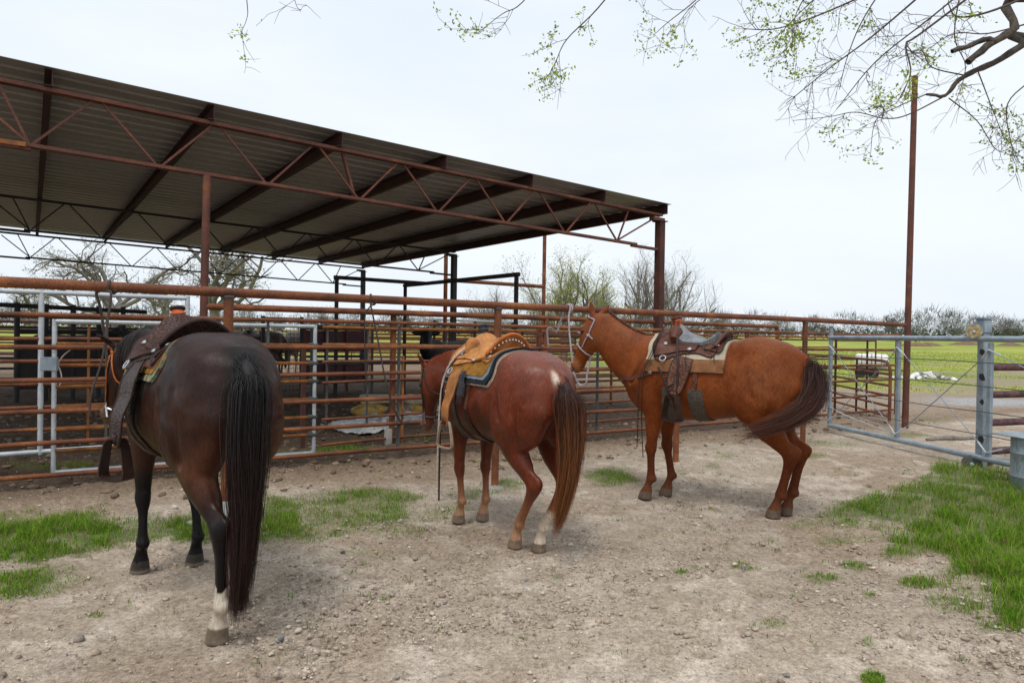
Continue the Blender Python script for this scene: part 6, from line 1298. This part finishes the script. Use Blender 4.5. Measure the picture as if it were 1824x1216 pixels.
    # cinches
    for nm, x, w, mt in (('front_cinch', A.get('fc', .28), .105, MAT['cord_cloth']), ('rear_cinch', A.get('rc', .02), A.get('rcw', .075), A.get('rcm', L1))):
        for a0, a1, wid, mt2, nm2 in ((60, 100, .04, A.get('latigo', L1), 'latigo'), (98, 262, w, mt, nm), (260, 300, .04, A.get('latigo', L1), 'latigo')):
            v, f = R.strip(lambda u, v_: (x + (v_ - .5) * wid - (.03 if nm == 'rear_cinch' else 0) * u * (1 if a0 < 200 and a0 > 90 else 0), deg(a0 + (a1 - a0) * u)), 26, 4, .003, .011 if nm2 == nm else .016); part(nm2, v, f, mt2, sd, True, flatangle=50)
    return pad, sd
RL, RM, RR = Rig(hL, bvL, HL, .98), Rig(hM, bvM, HM, .916), Rig(hR, bvR, HR, 1.0)
make_saddle(RL, 'dark tooled western saddle with orange wrapped horn on bay horse', 'patterned wool saddle pad with leather edge under the dark saddle', dict(pad=(.52, -.26, 62), padtop=.03,
    layers=[('felt', MAT['camo_cloth'], .52, -.27, 62, .002, .020), ('blanket', MAT['gold_cloth'], .50, -.255, 55, .0205, .027), ('top_edge', MAT['lea_brown'], .47, -.25, 50, .0275, .031)],
    skirt=MAT['lea_dark_t'], seat=MAT['lea_mid'], fender=MAT['lea_dark_t'], wrap=MAT['wrap_orange'], stir=MAT['lea_dark'], swell=.9, cantle=1.15, rollm=MAT['lea_dark'], fender_x=.03, stir_x=.0, stir_z=.71, stir_yaw=.5, ss=1.3, fz=-.045, hz=.018, capm=MAT['lea_dark'], fw=[.2, .30, .30, .25, .15], stw=[.05, .065, .09, .09, .065, .05], skirt_th=50, rcm=MAT['lea_dark'], rcw=.05, rc=.06, hobble=MAT['lea_dark']))
make_saddle(RM, 'tan leather western saddle with black wrapped horn on sorrel horse', 'layered black and fleece saddle pad under the tan saddle', dict(pad=(.54, -.30, 66), padtop=.055,
    layers=[('fleece', MAT['fleece'], .55, -.31, 64, .002, .024), ('black_pad', MAT['black_cloth'], .54, -.315, 62, .0245, .042), ('blue_blanket', MAT['blue_cloth'], .52, -.27, 57, .0425, .049), ('gold_blanket', MAT['gold_cloth'], .50, -.24, 53, .0495, .055)],
    edge=MAT['lea_suede'], skirt=MAT['lea_tan'], seat=MAT['lea_tan'], fender=MAT['lea_suede'], swellm=MAT['lea_suede'], wrap=MAT['wrap_grey'], capm=MAT['wrap_grey'], stir=MAT['rawhide'], swell=2.0, cantle=1.45, cantlem=MAT['lea_suede'], rollm=MAT['lea_orange'], studs=True, stripe=True,
    fender_x=.19, stir_x=.17, stir_z=.73, stir_yaw=.25, ss=1.25, fz=-.045, hz=.045, stw=[.02, .022, .03, .03, .022, .02], skirt_th=37, fw=[.16, .17, .13, .10, .085], rcm=MAT['lea_dark'], rcw=.05, latigo=MAT['lea_brown'], hobble=MAT['lea_brown']))
make_saddle(RR, 'brown basket-tooled western saddle with orange wrapped horn on red horse', 'beige felt saddle pad with worn brown leather edge', dict(pad=(.50, -.22, 70), padtop=.022, wear=True,
    layers=[('felt', MAT['felt'], .50, -.22, 70, .002, .022)],
    skirt=MAT['lea_brown_t'], seat=MAT['lea_brown'], fender=MAT['lea_brown_t'], wrap=MAT['wrap_orange'], stir=MAT['lea_dark'], swell=1.1, cantle=1.0, fender_x=.13, stir_x=.19, stir_z=.78, stir_yaw=-.45, ss=1.35, fw=[.15, .18, .17, .10, .07], seat_th=17, seatm=MAT['grey_seat'], rollm=MAT['lea_brown'], skirt_th=49, sk=.6, rc=.02, rcw=.13, rcm=MAT['cord_cloth']))
# ------------------------------------------------------------------ bridles, halter, reins
def to_world(t, p): return np.array(horse_frame(t) @ Vector(np.asarray(p, float)))
def ring_pts(R, tt, a0, a1, n, off, tilt=0): return [R.headring(tt, math.radians(a), off, tilt) for a in np.linspace(a0, a1, n)]
def tack_part(R, th, name, pts, r, mat, flat=1.0, sub=3):
    return MB().tube(spline(pts, sub) if len(pts) > 2 else pts, r, 8, flat=flat).build(name, mat, th, True)
# rope halter on the red horse
th = R_ = RR.new('rope_halter', 'purple and white rope halter on the head of the red horse', 'halter')
tack_part(RR, th, 'noseband', ring_pts(RR, .60, -180, 180, 22, .006, -.04), .0075, MAT['rope'])
tack_part(RR, th, 'crownpiece', ring_pts(RR, .02, -100, 100, 16, .008, .0), .0075, MAT['rope'])
for s_ in (1, -1):
    kn = RR.headring(.30, s_ * math.radians(100), .008)
    tack_part(RR, th, 'cheek_upper', [RR.headring(.02, s_ * math.radians(98), .008), RR.headring(.16, s_ * math.radians(98), .008), kn], .0075, MAT['rope'])
    tack_part(RR, th, 'cheek_lower', [kn, RR.headring(.42, s_ * math.radians(90), .008), RR.headring(.56, s_ * math.radians(84), .007)], .0065, MAT['rope'])
    tack_part(RR, th, 'throat_rope', [kn, RR.headring(.33, s_ * math.radians(130), .008), RR.headring(.36, s_ * math.radians(160), .008), RR.headring(.37, math.radians(180), .01)], .0065, MAT['rope'])
    MB().lathe(kn, [(.004, -.018), (.015, -.012), (.02, 0), (.015, .012), (.004, .018)], (0, 1, .3), 10).build('knot', MAT['rope'], th, True)
MB().lathe(RR.headring(.60, 0, .012, -.04), [(.004, -.018), (.014, -.01), (.016, .01), (.004, .018)], (0, 1, 0), 10).build('knot', MAT['rope'], th, True)
def free(name, label, cat, pts, r, mat, sub=5, flat=1.0):
    o = MB().tube(spline(pts, sub), r, 8, flat=flat).build(name, mat); return tag(o, label, cat)
def rail_wrap(px, r=.047, turns=1.4, pitch=.03, ph=0.0):
    c = LN_h.at(px, RAIL_Z); e = LN_h.b - LN_h.a; e = np.append(e / np.linalg.norm(e), 0); n_ = V(e[1], -e[0], 0); out = []
    for a in np.linspace(0, turns * 2 * math.pi, int(14 * turns)): out.append(c + e * pitch * (a / 6.28 - turns / 2) + r * (n_ * math.cos(a + ph) + V(0, 0, 1) * math.sin(a + ph)))
    return out
chin = to_world(hR, RR.headring(.66, math.pi, .01))
yr = LN_h.at(1012)[1]
free('lead_rope', 'purple and white lead rope tying the red horse to the rail', 'rope', [chin, DP(1046, 665, chin[1]), DP(1044, 682, chin[1]), DP(1034, 686, chin[1] + .06), DP(1024, 668, chin[1] + .2), DP(1017, 620, yr - .16), DP(1013, 570, yr - .09)] + rail_wrap(1012) + [DP(1002, 562, yr + .02), DP(992, 590, yr + .02), DP(982, 584, yr - .03), DP(975, 588, yr - .03), DP(977, 618, yr - .03)], .0095, MAT['rope'])
# bridle on the bay
def bridle(R, label, mat, met, ww=.010):
    t_ = R.new('bridle', label, 'bridle')
    for s_ in (1, -1):
        tack_part(R, t_, 'cheekpiece', [R.headring(.04, s_ * math.radians(70), .006), R.headring(.25, s_ * math.radians(88), .006), R.headring(.5, s_ * math.radians(95), .006), R.headring(.74, s_ * math.radians(100), .007)], ww, mat, .4)
        tack_part(R, t_, 'throat_latch', [R.headring(.04, s_ * math.radians(95), .008), R.headring(.16, s_ * math.radians(120), .008), R.headring(.30, s_ * math.radians(150), .012), R.headring(.34, s_ * math.radians(179), .014)], ww * .7, mat, .5)
        b0 = R.headring(.75, s_ * math.radians(104), .006); MB().tube([b0 + V(0, 0, .045), b0, b0 + V(-.02, 0, -.05), b0 + V(-.035, 0, -.085)], .0065 * 1.1, 7).build('bit_shank', met, t_, True)
        MB().lathe(b0, [(.016, -.004), (.022, 0), (.016, .004)], (0, 1, 0), 12).build('bit_ring', met, t_, True)
    tack_part(R, t_, 'crownpiece', ring_pts(R, .03, -95, 95, 14, .008), ww, mat, .4)
    tack_part(R, t_, 'browband', ring_pts(R, .14, -85, 85, 12, .006), ww * .8, mat, .4)
    tack_part(R, t_, 'curb_strap', ring_pts(R, .78, 104, 256, 12, .008), ww * .6, met)
    return t_
bridle(RL, 'orange leather bridle on the dark bay horse', MAT['lea_orange'], MAT['chrome'], .011)
bridle(RM, 'dark leather bridle on the sorrel horse', MAT['lea_dark'], MAT['greysteel'], .009)
bL = to_world(hL, RL.headring(.75, math.radians(104), .006) + V(-.035, 0, -.085)); yL = LN_h.at(198)[1]
MAT['strap'] = leather('grey_brown_strap', (.055, .042, .036), .6)
free('rein', 'long dark rein of bay horse looped over the rail', 'rein', [bL, DP(172, 746, bL[1]), DP(161, 738, bL[1] - .03), DP(163, 700, yL - .12), DP(182, 640, yL - .11), DP(192, 570, yL - .09), DP(198, 525, yL - .075)] + rail_wrap(196, .044, 1.0, .05, -.6) + [DP(173, 520, yL), DP(178, 545, yL + .02), DP(187, 600, yL + .03), DP(191, 650, yL + .03)], .0105, MAT['strap'], 5, .5)
bM = to_world(hM, RM.headring(.75, math.radians(104), .006) + V(-.035, 0, -.085)); yM = LN_h.at(660)[1]
free('rein', 'long dark rein of sorrel horse hanging from the rail', 'rein', [bM, DP(738, 762, bM[1]), DP(712, 748, bM[1] - .05), DP(690, 690, yM - .14), DP(674, 610, yM - .11), DP(664, 560, yM - .09)] + rail_wrap(660, .044, 1.0, .05, -.6) + [DP(651, 560, yM - .07), DP(650, 620, yM - .07), DP(652, 690, yM - .07)], .0105, MAT['strap'], 5, .5)
# reins of the red horse draped over the horn, hanging down the shoulder
hx = RR.surf(.28, 0, .022)
q = [hx + V(.03, .03, .14), hx + V(.10, .14, .06), RR.surf(.46, math.radians(48), .05), RR.surf(.52, math.radians(75), .05), V(.53, .33, .95), V(.53, .33, .72), V(.54, .32, .50)]
free('split_rein', 'dark leather rein end hanging down the red horse\'s shoulder', 'rein', [to_world(hR, p) for p in q], .0085, MAT['lea_dark'], 5, .45)
q = [hx + V(.035, .02, .14), hx + V(.11, .12, .07), RR.surf(.43, math.radians(46), .06), RR.surf(.485, math.radians(72), .06), V(.49, .345, .95), V(.485, .345, .7), V(.47, .34, .42)]
free('split_rein', 'dark leather rein nearer to the red horse\'s saddle, hanging longest', 'rein', [to_world(hR, p) for p in q], .0085, MAT['lea_dark'], 5, .45)
q = [hx + V(.0, .03, .13), hx + V(-.03, .13, .02), RR.surf(.20, math.radians(40), .09), RR.surf(.16, math.radians(60), .09), V(.15, .39, 1.02), V(.19, .40, .97), V(.24, .40, 1.08), RR.surf(.34, math.radians(66), .08)]
free('headstall', 'dark leather headstall looped over the red horse\'s saddle horn', 'bridle', [to_world(hR, p) for p in q], .010, MAT['lea_dark'], 5, .5)
for nm, rig, mt, lab, z0 in (('breast_collar', RR, MAT['lea_brown'], 'brown leather breast collar across the red horse\'s chest', 1.16), ('breast_collar', RL, MAT['lea_dark'], 'dark breast collar with round concho on the bay horse', 1.12), ('breast_collar', RM, MAT['lea_dark'], 'dark breast collar on the sorrel horse', 1.12)):
    pts = []
    for a in np.linspace(-125, 125, 31):
        a = math.radians(a); d = V(math.cos(a), math.sin(a), 0); zz = (z0 + .05 * abs(math.sin(a / 2)) - .07 * math.cos(a)) * rig.S; p = rig.cast(V(.42 * rig.S, 0, zz) + d * .47 * rig.S, -d, .006)
        if p is not None: pts.append(p)
    t_ = rig.new(nm, lab, 'breast collar'); v, f = flat_strap(pts, .042 * rig.S, .006, [np.array([p[0] - .42 * rig.S, p[1], 0]) for p in pts]); part('strap', v, f, mt, t_, True, flatangle=50)
    k = len(pts) * 5 // 6; MB().lathe(pts[k] + V(0, .01, 0), [(.004, -.004), (.022, 0), (.02, .006), (.004, .01)], pts[k] - V(.42 * rig.S, 0, pts[k][2]), 14).build('concho', MAT['chrome'], t_, True)
# white braided reins and dark rein end of the sorrel
q = [RM.surf(.30, 0, .1), RM.surf(.36, math.radians(30), .09), RM.surf(.42, math.radians(60), .08), V(.40, .31, .90), V(.40, .32, .6), V(.40, .32, .37)]
free('braided_rein', 'white braided rein hanging in front of the tan fender', 'rein', [to_world(hM, p) for p in q], .008, MAT['rope_white'], 5)
q = [RM.surf(.33, math.radians(20), .09), RM.surf(.39, math.radians(45), .08), RM.surf(.43, math.radians(66), .07), V(.36, .32, .80), V(.35, .33, .45), V(.37, .32, .22)]
free('strap', 'dark leather strap end hanging lowest from the tan saddle', 'strap', [to_world(hM, p) for p in q], .010, MAT['lea_dark'], 5, .5)
q = [RM.surf(.06, math.radians(52), .07), RM.surf(.055, math.radians(58), .075), RM.surf(.05, math.radians(68), .055), RM.surf(.05, math.radians(82), .045)]
v, f = flat_strap(spline([to_world(hM, p) for p in q], 4), [.05] * 3 + [.06] * 5 + [.085] * 5, .02, V(-.85, -.5, .1)); tag(part('glove_bundle', v, f, MAT['wrap_grey'], flatangle=60), 'grey leather bundle tied behind the tan saddle fender', 'leather bundle')
# hip brand on the bay: bar above, hooked figure below
def brand(t, bv, strokes, r, mat):
    m = MB()
    for st in strokes:
        P = [pick(t, bv, *p) for p in st]; P = [a - n_ * r * .55 for a, n_ in P if a is not None]
        if len(P) > 1: m.tube(spline(P, 3) if len(P) > 2 else P, r, 6)
    if m.n: m.build('brand_mark', mat, t, True)
MAT['scar'] = mottled('brand_scar', [(0.3, (.010, .009, .009)), (0.7, (.022, .019, .018))], 20, (.6, .8), world=False)
brand(hL, bvL, [[(373, 719), (373, 710), (392, 710), (407, 711)], [(378, 727), (371, 733), (372, 741), (385, 737), (397, 728), (406, 731), (406, 740), (398, 744), (392, 738)]], .0035, MAT['scar'])
# ------------------------------------------------------------------ animals in the pens
def far_coat(name, c1, c2):
    return mottled(name, [(0.35, c1), (0.65, c2)], 5, (.5, .7), fine=60, world=False, fine_amt=.2)
SPF = dict(poll=(1.2, 0, 1.45), muzzle=(1.45, 0, .98), headlat=(0, 1, 0), ear=[(.1, .15, 1), (.1, -.15, 1)], LF=leg_f(.5, .13), RF=leg_f(.46, -.13), LH=leg_h(-.70, .11), RH=leg_h(-.64, -.11))
vF, fF, HF = horse_body(SPF, .026)
for px, Y, rz, c1, c2, lab in ((462, 21.5, math.radians(172), (.05, .028, .02), (.10, .06, .045), 'brown saddled horse standing far back in the pens'), (506, 22.6, math.radians(-35), (.20, .15, .135), (.32, .25, .22), 'grey roan horse beside the mesh panel in the pens')):
    t_ = thing('horse', lab, 'horse', gp(px, Y), rz); part('body', vF, fF, far_coat(lab.split()[0] + '_far_coat', c1, c2), t_, True)
    tl = MB().tube(spline([(-.83, 0, 1.3), (-.92, 0, 1.1), (-.92, 0, .7), (-.88, 0, .35)], 4), [.03] * 4 + [.06] * 5 + [.05] * 3 + [.02], 8).build('tail', MAT['black_sheet'], t_, True)
    bvF = BVHTree.FromPolygons([tuple(p) for p in vF], [tuple(map(int, q)) for q in fF])
    if px == 462:
        class _T: pass
        rg = Rig(t_, bvF, HF, 1.0); sdl = rg.new('saddle', 'dark saddle on the brown horse far back in the pens', 'saddle')
        v, f = rg.strip(lambda u, w: (.45 - .65 * u, (2 * w - 1) * 1.0), 12, 15, .01, .04); part('skirt', v, f, MAT['lea_dark'], sdl, True)
        MB().tube([(.3, -.15, 1.48), (.3, 0, 1.55), (.3, .15, 1.48)], .05, 8).build('swell', MAT['lea_dark'], sdl, True); MB().tube([(-.12, -.18, 1.45), (-.15, 0, 1.57), (-.12, .18, 1.45)], .03, 8).build('cantle', MAT['lea_dark'], sdl, True); MB().tube([(.3, 0, 1.55), (.34, 0, 1.66)], .03, 8).build('horn', MAT['lea_dark'], sdl, True)
def cow(label, loc, rz, headturn=0.0, res=.022):
    B = Body((-1.2, -.55, -.03), (1.75, .65, 1.75), res); Zu = (0, 0, 1)
    B.add([(-.85, 0, 1.05, .2, .16), (-.75, 0, 1.03, .30, .24), (-.5, 0, 1.0, .36, .30), (-.1, 0, .93, .40, .34), (.3, 0, .95, .39, .31), (.55, 0, 1.0, .36, .25), (.75, 0, 1.05, .26, .19)], .05, 4, Zu)
    B.add([(.55, 0, 1.08, .28, .17), (.9, 0, 1.2, .21, .14), (1.1, headturn * .25, 1.42, .15, .11)], .08, 4, Zu)
    hd = V(.62, headturn, -.75); hd /= np.linalg.norm(hd); p0 = V(1.12, headturn * .3, 1.54); lat = np.cross(V(0, 0, 1), hd); lat /= np.linalg.norm(lat); dors = np.cross(hd, lat); dors = dors if dors[2] > 0 else -dors
    B.add([(*(p0), .10, .11), (*(p0 + hd * .12), .13, .12), (*(p0 + hd * .28), .11, .09), (*(p0 + hd * .42), .085, .078), (*(p0 + hd * .52), .07, .085), (*(p0 + hd * .56), .04, .06)], .05, 4, dors)
    for s_ in (1, -1):
        e0 = p0 + lat * s_ * .09 + hd * .05; ed = lat * s_ + V(0, 0, .12); B.add([(*e0, .035, .03), (*(e0 + ed * .09), .065, .028), (*(e0 + ed * .17), .05, .02), (*(e0 + ed * .22), .015, .012)], .02, 3, V(0, 0, 1))
        for x, hx_ in ((.5, .5), (-.62, -.7)):
            B.add([(x, s_ * .17, .85, .14, .11), (x + (0 if x > 0 else -.02), s_ * .17, .62, .10, .08), (hx_, s_ * .16, .42, .06, .052), (hx_ + .02, s_ * .16, .22, .042, .04), (hx_ + .03, s_ * .16, .10, .05, .046), (hx_ + .05, s_ * .16, -.02, .065, .055)], .05, 4, (1, 0, 0))
    v, f = B.mesh(0.0); v = relax(v, f, 2, .4); t_ = thing('cow', label, 'cow', loc, rz); part('body', v, f, MAT['cow'], t_, True)
    MB().tube(spline([(-.86, 0, 1.2), (-.98, 0, 1.0), (-.98, 0, .6), (-.96, 0, .35)], 3), [.03] * 7 + [.045, .05, .03], 7).build('tail', MAT['cow'], t_, True); return t_
MAT['cow'] = mottled('black_cow_coat', [(0.3, (.006, .0055, .006)), (0.7, (.016, .014, .014))], 6, (.55, .8), fine=70, world=False, spec=.25)
c1 = gp(800, 15.3); cow('black cow looking at the camera over the sorrel horse', c1, math.radians(-118), .5)
c2 = gp(125, 17.5); cow('black cow standing behind the silver gates at left', c2, math.radians(20))
